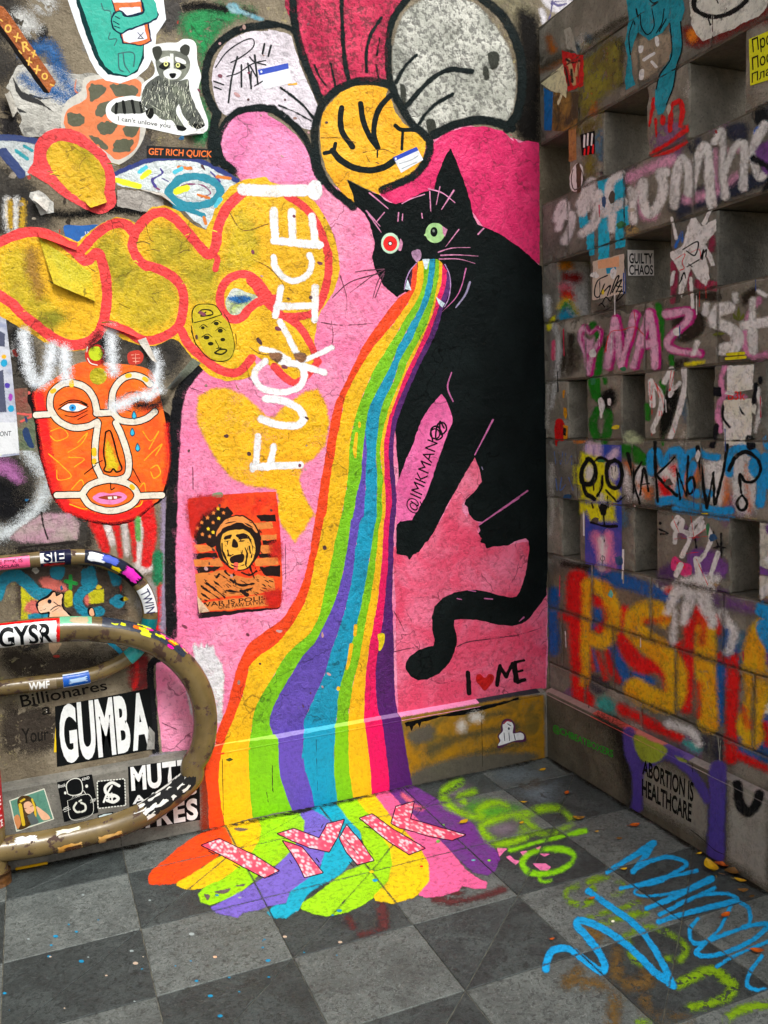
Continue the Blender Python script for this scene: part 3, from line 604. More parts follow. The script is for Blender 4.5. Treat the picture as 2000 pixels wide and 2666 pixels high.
mc = paint('bubble_letter', bw, 'B', 8, (234, 82, 84), 'b A 205,1000 215,900 270,822 370,788 480,810 580,880 660,960 708,1070 712,1180 716,1250 660,1310 590,1315 510,1280 400,1220 300,1140 180,1060')
paint('letter_fill', mc, 'B', 9, (224, 176, 28), 'b A 285,950 320,890 380,868 470,890 570,950 632,1030 652,1120 622,1220 540,1252 470,1210 390,1140 320,1050', col2=(168, 150, 36))
paint('painted_eyelet', bw, 'B', 8, (214, 220, 214), 'b D 1390,330 1440,240 1530,265 1592,300 1540,350 1470,400 1430,405', col2=(150, 170, 50)); marks('painted_eyelet', bw, 'B', 9, (20, 96, 156), 'b D 1410,290 1500,280 1560,300 1500,335 1420,320', soft=8)
# second yellow cloud
paint('painted_cloud', bw, 'B', 6, (246, 186, 18), 'p D 1212,980 1222,905 1300,856 1400,850 1500,890 1590,970 1650,1030 E 150,1030 220,960 350,870 420,860 480,960 492,1080 465,1210 400,1290 330,1330 310,1420 330,1500 375,1580 412,1659 H 395,90 340,190 292,245 284,270 240,220 190,150 165,60 E 180,1560 160,1480 100,1470 0,1460 D 1440,1420 1350,1320 1280,1200 1220,1080', soft=7, col2=(236, 170, 14))
# slogan in white spray
WL = lambda s: marks('spray_letter', bw, 'B', 11, (244, 243, 240), s, soft=5, style='smooth')
WL('l46 E 25,1342 312,1328;l40 E 52,1150 38,1340;l40 E 150,1212 128,1325;l30 E 14,1330 20,1362;s48 E 100,918 200,930 300,980 332,1040 290,1086 180,1080 72,1045;s42 E 95,690 40,740 34,800 90,860 200,880 300,850 338,780 312,690;s40 E 195,690 320,715 460,758;s34 E 505,605 400,655 300,690;s34 E 75,613 160,632 240,680;l40 E 190,445 290,640;l44 E 165,350 395,345;l42 E 195,235 160,405;l44 E 405,235 402,432;s38 E 148,45 160,110 220,178 290,192 360,150 385,80 370,35;l50 B 148,1300 158,1485;l50 B 150,1485 432,1512;l48 B 260,1308 266,1480;l46 B 385,1335 405,1500;l74 A 1500,1168 1650,1178 B 340,1172;e B 402,1172 48,62')
# black bar left of the pink, lilac edge
marks('painted_outline', bw, 'B', 4, (26, 26, 28), 's70 D 1240,700 1130,850 1090,1000 1072,1300 1062,1500 G 1062,0 1050,400 1060,830;s46 G 1010,975 945,1000 928,1080 945,1300 962,1560', soft=5)
marks('painted_outline', bw, 'B', 3, (150, 136, 160), 's40 G 1010,-40 1015,400 1005,800;s30 G 1030,560 1020,820', soft=10)
# white scrubbed patch beside the rack
paint('white_patch', bw, 'B', 4, (224, 224, 226), 'p G 1190,900 1205,885 1222,915 1245,885 1255,915 1280,890 1290,915 1315,900 1330,960 1370,1010 1388,1100 1380,1220 1370,1370 1330,1390 1200,1380 1170,1300 1150,1180 1160,1080 1200,1000', soft=6, col2=(206, 200, 206))
# cracks in the coats
marks('crack', bw, 'B', 12, (92, 40, 58), 's4 E 505,440 515,520 512,575;s3 E 510,510 530,515;s4 E 400,440 560,465 760,455;s4 H 890,690 930,760 965,840;s5 H 895,940 980,920 1040,910;s5 H 1280,910 1350,880 1480,862 1659,840;s3 H 1110,1110 1180,1135 1260,1120;s4 I 0,850 140,830 270,790;s4 E 560,160 600,300 590,420;s5 D 1190,1340 1192,1480;s4 D 1170,850 1270,885;s3 H 740,1060 745,1180 730,1310;s4 G 1000,1380 1090,1420;s3 H 220,240 225,620;s4 B 780,1000 B 800,1010', rough=.5)
marks('crack', bw, 'B', 12, (120, 84, 20), 's4 B 440,850 560,850 660,880;s4 B 700,940 820,920 900,950;s3 B 720,960 740,1000;s4 E 20,60 120,110 200,200 215,240;s5 E 0,600 60,640 130,650 200,670;s4 A 1410,1300 1500,1420 1659,1380;s4 A 900,1380 930,1480 1000,1490', rough=.5)
marks('torn_coat', bw, 'B', 12, (150, 100, 66), 'b E 120,640 200,640 190,690 150,685;b E 270,640 350,640 340,690 300,690', soft=5, col2=(96, 78, 64))
# left field: greys, sprays and drips
marks('spray_patch', bw, 'B', 1, (46, 44, 42), 'b A -40,-40 120,-20 150,120 60,260 -40,300;b A -40,260 60,300 130,420 40,520 -40,520;b A -40,1040 120,1080 230,1180 330,1330 250,1420 -40,1430;b D -40,380 200,500 230,900 -40,900;b D -40,1250 210,1300 260,1500 150,1659 -40,1700;b G -40,-60 200,-20 120,130 -40,140;b G 150,0 520,60 580,260 500,330 0,330 -40,240;b D 600,540 1100,560 1060,800 900,760 640,700', soft=34, col2=(78, 74, 68))
marks('spray_patch', bw, 'B', 2, (190, 190, 186), 'b A 80,80 160,60 230,120 250,190 160,220 100,160;b A 210,0 330,-20 330,60 230,70', soft=30, worn=.35)
marks('spray_patch', bw, 'B', 2, (226, 226, 224), 's34 A 45,1230 40,1320 50,1420;s40 A 100,1240 95,1410;s24 D 110,520 80,640', soft=16)
marks('spray_patch', bw, 'B', 3, (212, 172, 50), 's26 A 60,1250 64,1400;s30 A 140,1250 135,1400', soft=14)
paint('spray_patch', bw, 'B', 2, (150, 92, 140), 'b D 0,1290 90,1320 150,1420 100,1470 30,1400 -40,1380', soft=24)
paint('spray_patch', bw, 'B', 3, (20, 20, 22), 'b D -40,1420 100,1450 190,1480 170,1600 G 80,110 0,130 -40,120', soft=24)
marks('spray_patch', bw, 'B', 3, (196, 202, 204), 's70 D 110,1180 190,1280 260,1380;s80 D 290,1440 250,1560 G 160,130 80,190 -30,220', soft=24)
paint('plaster_patch', bw, 'B', 3, (160, 148, 140), 'p G 255,90 430,80 490,140 480,250 300,270 130,265 60,240 110,180', soft=8, col2=(176, 130, 152))
marks('crack', bw, 'B', 5, (40, 36, 34), 's9 G 255,80 270,170 295,245;s16 G 120,300 300,280 470,262;s6 G 0,320 120,300', soft=3)
paint('spray_patch', bw, 'B', 2, (26, 112, 62), 'b A 1140,80 1330,20 1560,60 1520,110 1400,150 1280,330 1240,520 1290,700 1330,840 1200,870 1180,640 1240,420 1200,260 1120,200', soft=26, col2=(40, 140, 80), worn=.25)
marks('spray_patch', bw, 'B', 3, (18, 18, 18), 's50 A 1150,45 1260,35 1390,60;s60 A 1300,820 1330,960 1440,1060;s30 A 1500,60 1560,90;s52 A 280,1312 450,1325 700,1290 900,1312', soft=14)
paint('torn_edge', bw, 'B', 4, (80, 150, 170), 'b A 1400,30 1460,20 1500,60 1620,110 1600,130 1500,90 1430,80', soft=6, col2=(170, 190, 190))
marks('spray_stroke', bw, 'B', 5, (8, 84, 138), 's90-70 A 160,330 300,290 350,400 430,540 560,700 590,740;s80 A 330,560 420,610 520,680;s60 A 150,480 260,560 340,560', soft=22)
marks('paint_drip', bw, 'B', 3, (214, 34, 36), 's74-60 G 590,150 625,230 650,310;s44-30 G 712,150 730,250 745,345;s40-24 G 808,140 825,260 832,375;s100-70 G 905,70 925,200 905,390;s46 G 990,520 992,640 985,745;s50 G 960,795 1030,800;s26 G 835,960 845,1080 830,1160', soft=8)
marks('paint_drip', bw, 'B', 2, (220, 208, 204), 's60 G 660,150 690,260;s40 G 770,150 780,330;s60 G 880,90 860,400 930,420', soft=12)
marks('paint_drip', bw, 'B', 4, (104, 170, 92), 's32 G 850,120 856,245', soft=6); marks('paint_drip', bw, 'B', 4, (36, 120, 80), 's66 G 975,350 975,500', soft=10)
paint('spray_patch', bw, 'B', 2, (176, 172, 168), 'b G 880,540 960,500 990,700 930,760 870,700 840,620', soft=18)
paint('spray_patch', bw, 'B', 2, (90, 24, 26), 'b G 800,970 910,960 925,1090 910,1170 810,1170', soft=14, col2=(170, 40, 44))
# bubble lettering behind the rack
marks('bubble_letter', bw, 'B', 3, (0, 128, 152), 's76 G -20,600 20,500 100,470 170,520 230,580 300,590;e G 350,455 42,42;s70 G 700,440 715,500;s60 G 560,440 570,520 500,580 480,640 530,700 620,690;e G 730,630 38,44;p G 170,710 310,700 310,745 175,745', soft=5)
marks('bubble_letter', bw, 'B', 2, (196, 190, 40), 'p G 130,520 190,510 200,740 130,745;b G 190,580 240,560 250,620 200,630;p G 540,560 640,555 640,640 540,645;b G 400,580 440,560 450,650 400,660', soft=5)
marks('bubble_letter', bw, 'B', 2, (206, 110, 100), 'b G 240,500 330,480 420,560 300,560;b G 160,640 230,620 260,700 160,700;b G 520,600 550,590 550,650 530,650', soft=8)
marks('painted_star', bw, 'B', 4, (26, 140, 60), 'l22 G 435,475 435,550;l22 G 405,505 470,520', rough=.5)
paint('torn_strip', bw, 'B', 4, (0, 130, 160), 'p G 640,868 700,880 740,920 762,945 742,962 690,910')
letters('marker_lettering', bw, 'B', 3, (26, 24, 22), 'Billionares', 'G 120,1210 650,1115 665,1175 135,1285', .01); letters('marker_lettering', bw, 'B', 3, (26, 24, 22), 'Your', 'G 130,1415 300,1405 300,1485 140,1510', .01); letters('marker_lettering', bw, 'B', 3, (26, 24, 22), 'a', 'G 255,1285 315,1275 315,1325 260,1335', .01)
paint('ledge_patch', bw, 'B', 4, (150, 146, 156), 'b G 930,1580 1060,1560 1150,1560 1140,1610 950,1620', soft=8)
# skirting: ochre end, black drip line, seams
paint('painted_field', bw, 'S', 2, (158, 116, 36), 'p H 935,1345 1659,1215 I 275,1205 285,1600 0,1690 H 1300,1760 990,1830', col2=(96, 82, 40), soft=6)
marks('brush_band', bw, 'S', 3, (70, 66, 44), 's46 H 1100,1560 1300,1470 1650,1400;s40 H 1160,1640 1400,1570 1700,1500;s30 H 1350,1360 1560,1320', soft=16)
marks('brush_band', bw, 'S', 3, (84, 80, 70), 'b H 980,1440 1120,1390 1130,1480 1010,1510;b H 1010,1690 1290,1590 1660,1560 I 250,1590 0,1680 H 1400,1740 1000,1820', soft=12)
paint('painted_stripe', bw, 'S', 4, (14, 14, 14), 'p H 955,1380 1100,1345 1350,1295 1600,1240 1659,1222 1659,1235 1500,1285 1400,1310 1300,1335 1180,1345 1060,1375 1050,1410 1035,1380 1010,1400 1000,1430 985,1400 965,1405')
marks('spray_patch', bw, 'S', 4, (200, 196, 190), 'e H 1310,1400 28,40;e H 1400,1345 45,30', soft=18)
marks('seam', bw, 'S', 5, (40, 36, 30), 's4 H 1432,1320 1438,1650;s3 K 140,60 145,230;s4 J 1372,20 1380,430;s4 J 742,480 750,560;s3 H 410,1440 415,1659 K 420,220', rough=.3)
paint('spray_patch', bw, 'S', 2, (120, 44, 26), 'p J 1240,60 1290,40 1300,470 1235,480', soft=14)
marks('chip', bw, 'S', 5, (60, 70, 30), 'p J 1390,30 1420,15 1440,28 1415,40;s4 K 140,80 142,220;s5 K 105,230 115,290', rough=.6)
# ledge paint on the right of the rainbow
for nm, xa, xb, c in (('painted_ledge', ledge_x[9], -.36, (240, 150, 190)), ('painted_ledge', -.36, -.03, (46, 48, 54))):
    V = [(xa, -.0019, LZ - .013), (xb, -.0019, LZ - .013), (xb, .0115, LZ + .001), (xa, .0115, LZ + .001), (xa, YU + .001, LZ + .0104), (xb, YU + .001, LZ + .0104)]
    me = bpy.data.meshes.new(nm); me.from_pydata(V, [], [(0, 1, 2, 3), (3, 2, 5, 4)]); obj(nm, me, pmat(gain(c, 1), 'smooth'), bw)

marks('spray_letter', bw, 'B', 2, (214, 210, 214), 'b U 40,-60 400,-60 375,60 310,148 190,140 120,90 60,20;b U 20,120 60,90 110,200 60,300', soft=8); marks('painted_line', bw, 'B', 3, (90, 84, 130), 's30 U 190,40 240,60 330,40;s20 U 170,10 150,160 120,240;s14 U 200,20 330,10', soft=4)
for i in range(60):   # small chips in the coats
    x, y = random.uniform(470, 860), random.uniform(60, 1850); r = random.uniform(1.5, 4.5)
    paint('chip', bw, 'B', 13, random.choice([(120, 60, 76), (150, 120, 110), (80, 50, 50), (190, 150, 150)]), 'e%d X %d,%d %.1f,%.1f' % (random.randint(0, 90), x, y, r * random.uniform(.8, 2.4), r), rough=1.6, cell=1.3, style='smooth')

# line-drawn head with six eyes on the yellow
hl = paint('drawn_head', bw, 'B', 9, (196, 176, 44), 'b D 1185,420 1200,350 1260,330 1330,345 1370,400 1420,470 1450,560 1445,650 1400,690 1330,680 1270,640 1230,570 1190,480', style='smooth', soft=4)
marks('drawn_line', hl, 'B', 10, (40, 40, 22), 's6 D 1190,450 1185,390 1210,345 1270,335 1330,345 1368,395;s6 D 1200,450 1280,430 1370,400;s6 D 1180,470 1200,560 1240,620 1290,670 1360,690 1420,670 1445,610 1440,540 1410,440 1385,400;s8 D 1225,390 1250,370 1300,375 1310,400 1240,410 1270,385;s5 D 1230,480 1255,462 1280,478;e D 1252,482 12,10;e D 1335,455 16,12;s5 D 1305,455 1335,435 1365,450;e D 1275,542 18,12;e D 1360,500 16,13;s5 D 1245,540 1280,520 1310,540;s5 D 1330,500 1360,480 1395,498;e D 1300,580 18,12;e D 1375,555 16,12;s5 D 1330,560 1350,600 1335,610 1365,605;s10 D 1325,635 1360,615 1400,620 1370,645 1330,640;s5 D 1210,590 1180,500;s6 D 1460,580 1455,520', style='print', rough=.4)

# the dense panel behind the rack
for c, q in (((70, 58, 48), 'b Q 230,260 700,240 1250,260 1340,500 1330,780 800,800 240,800'), ((120, 70, 66), 'b Q 400,380 560,330 720,380 700,470 520,500'), ((60, 46, 44), 'b Q 640,250 900,240 900,330 700,360'), ((96, 60, 110), 'b Q 1080,240 1200,240 1180,330 1080,340'), ((150, 120, 90), 'b Q 1130,560 1260,520 1320,640 1240,740 1150,700'), ((40, 36, 34), 'b Q 880,180 1060,210 1060,280 900,260'), ((110, 100, 50), 'b Q 700,480 790,480 780,700 700,690')):
    paint('spray_patch', bw, 'B', 1, c, q, soft=14, col2=tuple(int(v * .6) for v in c))
for c, q in (((0, 116, 140), 'b Q 545,240 690,235 690,330 640,370 560,340'), ((0, 116, 140), 'b Q 1180,260 1290,250 1290,390 1200,390'), ((0, 116, 140), 's110 Q 930,300 930,400'), ((0, 116, 140), 'b Q 1190,580 1300,540 1330,600 1280,650 1190,640')):
    paint('bubble_letter', bw, 'B', 3, c, q, soft=4)
for c, q in (((30, 28, 28), 's60 G 0,350 250,330 520,320;s50 G 520,330 560,240'), ((58, 52, 46), 'b G 20,900 300,960 700,900 760,960 600,1060 100,1100;b G 20,1300 120,1280 330,1330 330,1540 40,1560'), ((92, 84, 72), 'b G 560,900 700,890 690,960 600,1000'), ((40, 38, 38), 'b A 560,1180 720,1180 730,1290 600,1310;b A 0,620 110,700 140,840 0,830'), ((64, 60, 56), 'b A 1000,0 1150,0 1130,140 1020,200;b A 880,830 960,860 900,1000 720,1010')):
    marks('grime_shade', bw, 'B', 1, c, q, soft=24, worn=.2)
cr = random.Random(9)
for i in range(46):   # creases in the pasted paper under the yellow
    x, y = cr.choice([(cr.uniform(0, 270), cr.uniform(640, 880)), (cr.uniform(280, 500), cr.uniform(620, 890)), (cr.uniform(120, 280), cr.uniform(380, 520)), (cr.uniform(520, 760), cr.uniform(980, 1300)), (cr.uniform(400, 680), cr.uniform(560, 700))]); a = cr.uniform(-.5, .9); L_ = cr.uniform(10, 38)
    marks('crease', bw, 'B', 10, cr.choice([(128, 104, 26), (112, 96, 30), (246, 214, 90)]), 's%.1f X %.0f,%.0f %.0f,%.0f %.0f,%.0f' % (cr.uniform(1.2, 2.4), x, y, x + L_ * .5 * math.cos(a), y + L_ * .5 * math.sin(a) + cr.uniform(-4, 4), x + L_ * math.cos(a), y + L_ * math.sin(a)), rough=.8, cell=1.4)
# ================================================================ RIGHT WALL PAINT
R = rw
TEAL = (0, 108, 124); GY = (170, 166, 158); DK = (16, 18, 18); MAG = (140, 30, 96); RPK = (218, 124, 146); RWH = (214, 212, 204); RYE = (196, 134, 8); RRD = (176, 32, 22)
RBL = (10, 112, 164)
# top rows
paint('painted_figure', R, 'W', 3, TEAL, 'p R1 672,-10 1062,-10 1082,60 1052,150 1062,330 1025,460 1000,600 962,720 930,790 892,802 870,720 876,620 900,520 968,420 986,330 970,160 920,230 830,282 752,222 722,300 702,380 716,520 732,590 668,628 660,560 682,400 662,300 690,130', col2=(0, 88, 100))
marks('painted_line', R, 'W', 4, DK, 's8 R1 770,90 775,180 820,240 865,180 850,60;s8 R1 880,230 920,160 935,60;s8 R1 900,220 950,130;s9 R1 975,160 990,330 975,420 905,520 880,620;s9 R1 1050,150 1060,330 1022,460 1000,600 950,730;s8 R1 700,380 690,250 720,140;s10 R1 740,60 750,110;s9 R1 725,150 730,170;s9 R1 830,-5 860,20 890,10', rough=.3)
marks('paint_splash', R, 'W', 4, (206, 202, 194), 'b R1 870,260 895,255 900,315 878,320;b R1 755,325 790,318 785,360 762,368;s22 R1 795,415 865,370;s22 R1 850,430 880,465;b R1 765,490 795,485 790,550 760,552', rough=.6)
paint('spray_patch', R, 'W', 2, (150, 92, 40), 'b R1 850,360 980,320 970,420 880,440', soft=18); paint('spray_patch', R, 'W', 2, (116, 106, 92), 'b R1 720,300 960,230 980,330 960,430 760,570 715,480', soft=10)
paint('spray_patch', R, 'W', 2, (92, 18, 16), 'b R1 1080,190 1260,190 1640,60 1659,150 1500,200 1350,270 1180,310 1090,290', soft=20)
paint('spray_patch', R, 'W', 3, (190, 96, 44), 'e R1 1130,245 32,45', soft=12)
marks('mould_patch', R, 'W', 2, (96, 92, 34), 'b R1 350,340 560,270 640,330 640,560 520,660 400,760 350,700;b R1 330,780 480,760 470,900 340,930;b R1 390,1080 450,1080 450,1220 390,1230', soft=24, col2=(64, 54, 32), worn=.3)
marks('mould_patch', R, 'W', 2, (124, 70, 26), 's46 R1 560,330 560,540;s50 R1 440,640 440,780;s40 R1 130,260 160,350;s40 R1 80,480 240,400', soft=16)
marks('mould_patch', R, 'W', 2, (44, 40, 30), 's70 R1 620,300 620,580;s40 R1 80,470 330,330;s30 R1 330,330 660,130;s34 R1 60,990 110,1000', soft=18)
# rows below: red marks
marks('paint_drip', R, 'W', 3, (156, 22, 14), 's26-18 R1 865,690 830,880;s24-14 R1 875,830 880,950;e R1 925,835 22,40;s34 R1 985,740 975,905;s36 R1 1000,720 1045,705 1062,770 1050,875', soft=4)
marks('spray_stroke', R, 'W', 3, (186, 36, 18), 's26-40 R1 840,1068 960,1000 1110,890;s30-46 R1 850,1085 1000,1040 1080,990', soft=6)
# '33 from' in white over cyan, pink and navy
marks('spray_patch', R, 'W', 2, (20, 28, 44), 'p R1 1090,1010 1180,960 1200,1040 1110,1080;b R1 1370,890 1480,850 1515,900 1500,985 1390,980;b R1 500,1200 700,1130 740,1170 560,1240;b R1 960,1450 1120,1330 1400,1230 1659,1180 1659,1280 1400,1370 1100,1480;b R2 1010,80 1120,60 1120,180 1020,190;b R1 1600,760 1659,720 1659,840 1610,850', soft=14)
marks('spray_stroke', R, 'W', 3, RPK, 's80 R1 690,1240 820,1180 990,1110;s70 R1 760,1300 790,1480 860,1500;s60 R1 1090,1400 1300,1330;s50 R1 1290,1060 1300,1300 1440,1230;s60 R1 1390,1060 1480,1020;e R2 1100,45 30,34', soft=16)
marks('painted_patch', R, 'W', 3, (0, 132, 158), 'p R1 470,1262 660,1205 664,1480 560,1560 480,1580;p R2 388,200 448,190 450,440 400,446;p R2 472,190 556,180 556,478 476,484;p R2 590,180 662,120 664,380 594,396;p R2 340,150 400,110 400,260 345,250;p R1 660,1440 690,1420 690,1560 660,1580', soft=4)
marks('spray_stroke', R, 'W', 3, (20, 84, 160), 's18 R1 1275,1040 1280,1180 1310,1315;s16 R1 1540,1100 1580,900 1659,850;s16 R2 1015,380 1060,270 1062,340', soft=6)
marks('spray_letter', R, 'W', 5, RWH, 's58 R2 182,190 205,110 240,72 250,120 215,200 200,250;s60 R2 230,170 285,165 285,250 240,340;s60 R1 345,1425 400,1300 432,1262 425,1345 360,1480;s62 R1 395,1440 470,1345 482,1420 445,1560 362,1625;s64 R1 640,1215 570,1260 545,1400 570,1500 572,1598;s60 R1 510,1488 660,1402;s58 R1 702,1320 715,1420 722,1535;s60 R1 715,1420 750,1320 790,1255;s67 R1 795,1260 785,1390 830,1490 900,1420 930,1300 900,1210 945,1200;s64 R1 1005,1435 1020,1220 1065,1100 1108,1190 1110,1340;s69 R1 1112,1330 1160,1130 1210,1030 1245,1060 1252,1210 1262,1420;s62 R1 1290,985 1340,930 1345,1180 1360,1360;s67 R1 1350,1200 1430,1020 1485,1010 1492,1150 1488,1300;s64 R1 1640,870 1570,1000 1570,1160 1600,1240 1659,1170', soft=9)
# second open row
paint('paint_splash', R, 'W', 4, (206, 202, 194), 'p R2 958,430 1062,378 1100,240 1125,185 1155,178 1192,242 1295,188 1302,270 1220,362 1265,430 1292,512 1262,516 1225,440 1242,520 1252,600 1225,652 1165,600 1122,525 1090,640 1060,742 1030,705 1048,560 1000,486', soft=4)
marks('spray_stroke', R, 'W', 3, (104, 34, 54), 's50 R2 1000,500 1010,620 990,760;s40 R2 1110,560 1115,700;s40 R2 1270,310 1260,400;s70 R2 1180,640 1290,650', soft=8)
marks('paint_splash', R, 'W', 5, RWH, 's22 R2 990,190 1020,320;s30 R2 1262,110 1215,215;s24 R2 1120,600 1135,800;s26 R2 985,640 1000,560;b R2 975,175 995,170 1000,210 980,210', soft=3)
marks('marker_scrawl', R, 'W', 6, DK, 's9 R2 1065,400 1170,345 1150,440 1090,410;s8 R2 1040,640 1060,600;s8 R2 1055,600 1075,560 1085,600;s9 R2 1190,460 1210,400 1200,470;s8 R2 1215,420 1230,400 1225,450;s7 R2 1095,520 1180,470;s7 R2 1105,500 1130,520', rough=.4)
marks('marker_scrawl', R, 'W', 6, (190, 30, 20), 's5 R2 1010,470 1080,430 1060,490 1075,530 1045,545;s5 R2 1120,420 1180,400 1190,470;s4 R2 1185,640 1180,800;s4 R2 1225,660 1228,740', rough=.3)
# NAZ course
marks('spray_patch', R, 'W', 2, (34, 30, 26), 'p R2 212,1010 250,1000 250,1090 215,1100;p R2 262,985 310,980 310,1220 265,1220;p R2 215,1120 252,1115 255,1230 218,1235;b R2 1150,700 1300,700 1320,740 1220,760 1150,740;b R2 1480,720 1560,660 1590,700 1490,800;p R2 500,960 530,950 535,1080 505,1090;p R2 640,980 670,970 670,1190 645,1190;b R2 990,1180 1100,1150 1080,1210 960,1250;b R2 1000,900 1180,830 1210,960 1060,1060', soft=10)
marks('spray_patch', R, 'W', 2, (92, 88, 84), 'b R2 130,930 180,960 190,1290 130,1290', soft=12); marks('spray_stroke', R, 'W', 3, (176, 172, 168), 's34 R2 170,930 200,1060 190,1280;s24 R2 180,1320 150,1500;s26 R2 120,740 130,860', soft=12)
marks('spray_patch', R, 'W', 3, (202, 160, 10), 'b R2 115,930 160,870 175,880 160,950 120,970;p R2 1070,1190 1220,1170 1220,1190 1075,1215', soft=8); paint('spray_patch', R, 'W', 3, (206, 70, 92), 's36 R2 165,1040 163,1160', soft=6)
marks('spray_stroke', R, 'W', 3, (4, 84, 20), 's54 R2 440,930 480,1060 470,1255;s40 R2 895,790 915,960 905,1090;s44 R2 985,1150 990,1215;s50 R2 430,1300 450,1420;s26 R2 520,1290 525,1330', soft=7)
HEART = 'R2 405,1262 372,1110 345,1010 370,945 412,985 452,955 488,975 470,1050 432,1120 408,1240'
NAZ = ['R2 540,1215 560,1050 588,890', 'R2 590,895 618,1040 632,1210', 'R2 632,1210 680,1050 722,860', 'R2 720,1210 765,1040 830,850', 'R2 830,855 860,1000 872,1215', 'R2 765,1065 850,1052', 'R2 950,850 1100,832 1085,915 975,1010 962,1075 1040,1110 1180,1125']
for nm, pth in [('painted_heart', HEART)] + [('spray_letter', t) for t in NAZ]:
    dx = pth.replace('R2 ', '')
    sh = 'R2 ' + ' '.join('%g,%g' % (float(a.split(',')[0]) + 12, float(a.split(',')[1]) - 2) for a in dx.split())
    big = 70 if nm == 'spray_letter' else 46
    paint('letter_edge', R, 'W', 4, MAG, 's%d ' % big + sh, soft=6); paint(nm, R, 'W', 5, (226, 130, 152), 's%d ' % (big - 24 if big == 70 else 26) + pth, soft=7)
paint('spray_patch', R, 'W', 5, (226, 130, 152), 'b R2 370,1000 410,1020 460,1000 440,1080 405,1130 380,1080', soft=8)
marks('spray_letter', R, 'W', 5, (196, 198, 180), 's84 R2 1395,805 1310,830 1285,910 1390,945 1445,1000 1420,1080 1345,1095;s58 R2 1552,750 1548,900 1555,1105;s70 R2 1490,925 1570,915 1659,900;s44 R2 1430,715 1432,760;s50 R2 1225,780 1225,840;s44 R2 1165,1050 1140,1120;s40 R2 1590,690 1640,720', soft=8)
marks('spray_stroke', R, 'W', 4, (206, 110, 140), 's46 R2 1600,745 1510,890 1500,1070 1570,1150 1659,1135', soft=10)
marks('painted_leaf', R, 'W', 7, (74, 80, 34), 'p R2 1455,900 1440,850 1455,790 1468,850;p R2 1455,900 1415,880 1415,842 1445,870;p R2 1457,900 1495,875 1492,842 1465,870;b R2 1270,995 1310,975 1360,985 1310,1000', rough=.3)
marks('painted_band', R, 'W', 7, (196, 160, 16), 's22 R2 1375,1130 1490,1122;s22 R2 1368,1160 1500,1150', rough=.3); marks('painted_band', R, 'W', 7, (70, 60, 22), 's8 R2 1380,1145 1490,1137', rough=.3)
marks('marker_scrawl', R, 'W', 6, (176, 26, 20), 's5 R2 520,1120 560,980 650,960 730,940 800,1000;s5 R2 725,830 735,940 715,1040;s4 R2 540,1000 530,1120', rough=.3)
# third open row
marks('spray_stroke', R, 'W', 3, (4, 84, 20), 's52 R3 460,-20 470,60 480,110;s56 R3 470,180 440,270 460,360 500,400 540,330 545,210 500,180;s30 R3 815,150 825,240;s36 R3 920,-10 930,60;s24 R3 930,330 925,420;s70 R3 660,450 720,460 790,530', soft=7)
paint('spray_patch', R, 'W', 4, (14, 14, 14), 'b R3 500,60 580,40 590,120 540,170 500,140', soft=16); paint('spray_patch', R, 'W', 4, (14, 16, 14), 'b R3 930,80 1030,30 1030,150 970,300 920,390 905,300', soft=12)
paint('paint_splash', R, 'W', 5, (216, 212, 206), 'b R3 475,110 500,92 522,130 515,180 495,235 485,180', soft=3); paint('paint_splash', R, 'W', 4, (150, 14, 14), 'b R3 170,300 185,245 225,250 250,320 245,390 195,395 183,430 175,380', soft=3)
marks('torn_scrap', R, 'W', 4, (206, 116, 22), 'p R3 228,45 245,40 240,100 225,95;p R3 232,160 255,165 260,210 250,250 235,215;p R3 232,285 265,290 262,385 235,390', rough=.6); paint('torn_scrap', R, 'W', 5, (22, 20, 18), 'p R3 232,300 255,310 250,360 230,355')
paint('spray_patch', R, 'W', 3, (200, 100, 20), 'b R3 300,370 380,360 385,405 310,405', soft=8)
marks('spray_stroke', R, 'W', 4, (206, 202, 192), 's44 R2 845,1320 850,1400 855,1480;s36 R2 860,1340 915,1410 910,1520 860,1640 R3 860,330;s40 R2 985,1235 940,1320;s34 R2 985,1250 985,1400;s40 R2 1075,1240 1080,1360 R3 1040,180 980,370;s30 R2 990,1380 1045,1330', soft=5)
marks('marker_scrawl', R, 'W', 6, (190, 34, 14), 's4 R2 835,1320 840,1450 870,1330 900,1430;s4 R2 860,1310 920,1430 930,1500;s4 R2 985,1240 970,1390 1000,1290;s4 R3 850,60 850,360;s4 R3 880,0 930,90;s4 R2 1005,1250 975,1400;s4 R3 990,280 1010,340', rough=.3); letters('marker_lettering', R, 'W', 6, (190, 34, 14), '33', 'R3 895,188 922,188 922,220 895,220')
marks('painted_patch', R, 'W', 3, (190, 186, 176), 'p R2 1372,1210 1560,1200 1555,1380 1372,1400;p R3 1345,110 1550,100 1545,370 1512,430 1355,430 1350,300', soft=4, col2=(160, 158, 146))
marks('spray_stroke', R, 'W', 4, (206, 110, 140), 's44 R2 1360,1215 1335,1300 1345,1400;s46 R3 1360,60 1310,180 1325,330;s30 R3 1360,75 1500,85', soft=7); letters('marker_lettering', R, 'W', 5, (176, 30, 30), 'B3k', 'R3 1380,50 1500,50 1500,110 1380,110')
marks('spray_stroke', R, 'W', 4, (16, 18, 22), 's30 R3 1575,0 1560,120;s16 R3 1348,150 1345,230 1390,300;s40 R3 1300,290 1270,430;s60 R3 1530,380 1540,430;p R3 1258,20 1335,20 1335,88 1262,80;b R3 1460,155 1500,210 1490,222 1462,190;e R2 1605,1310 18,30', soft=5)
marks('spray_stroke', R, 'W', 4, (200, 200, 196), 's34 R3 1580,40 1600,160 1570,330', soft=6)
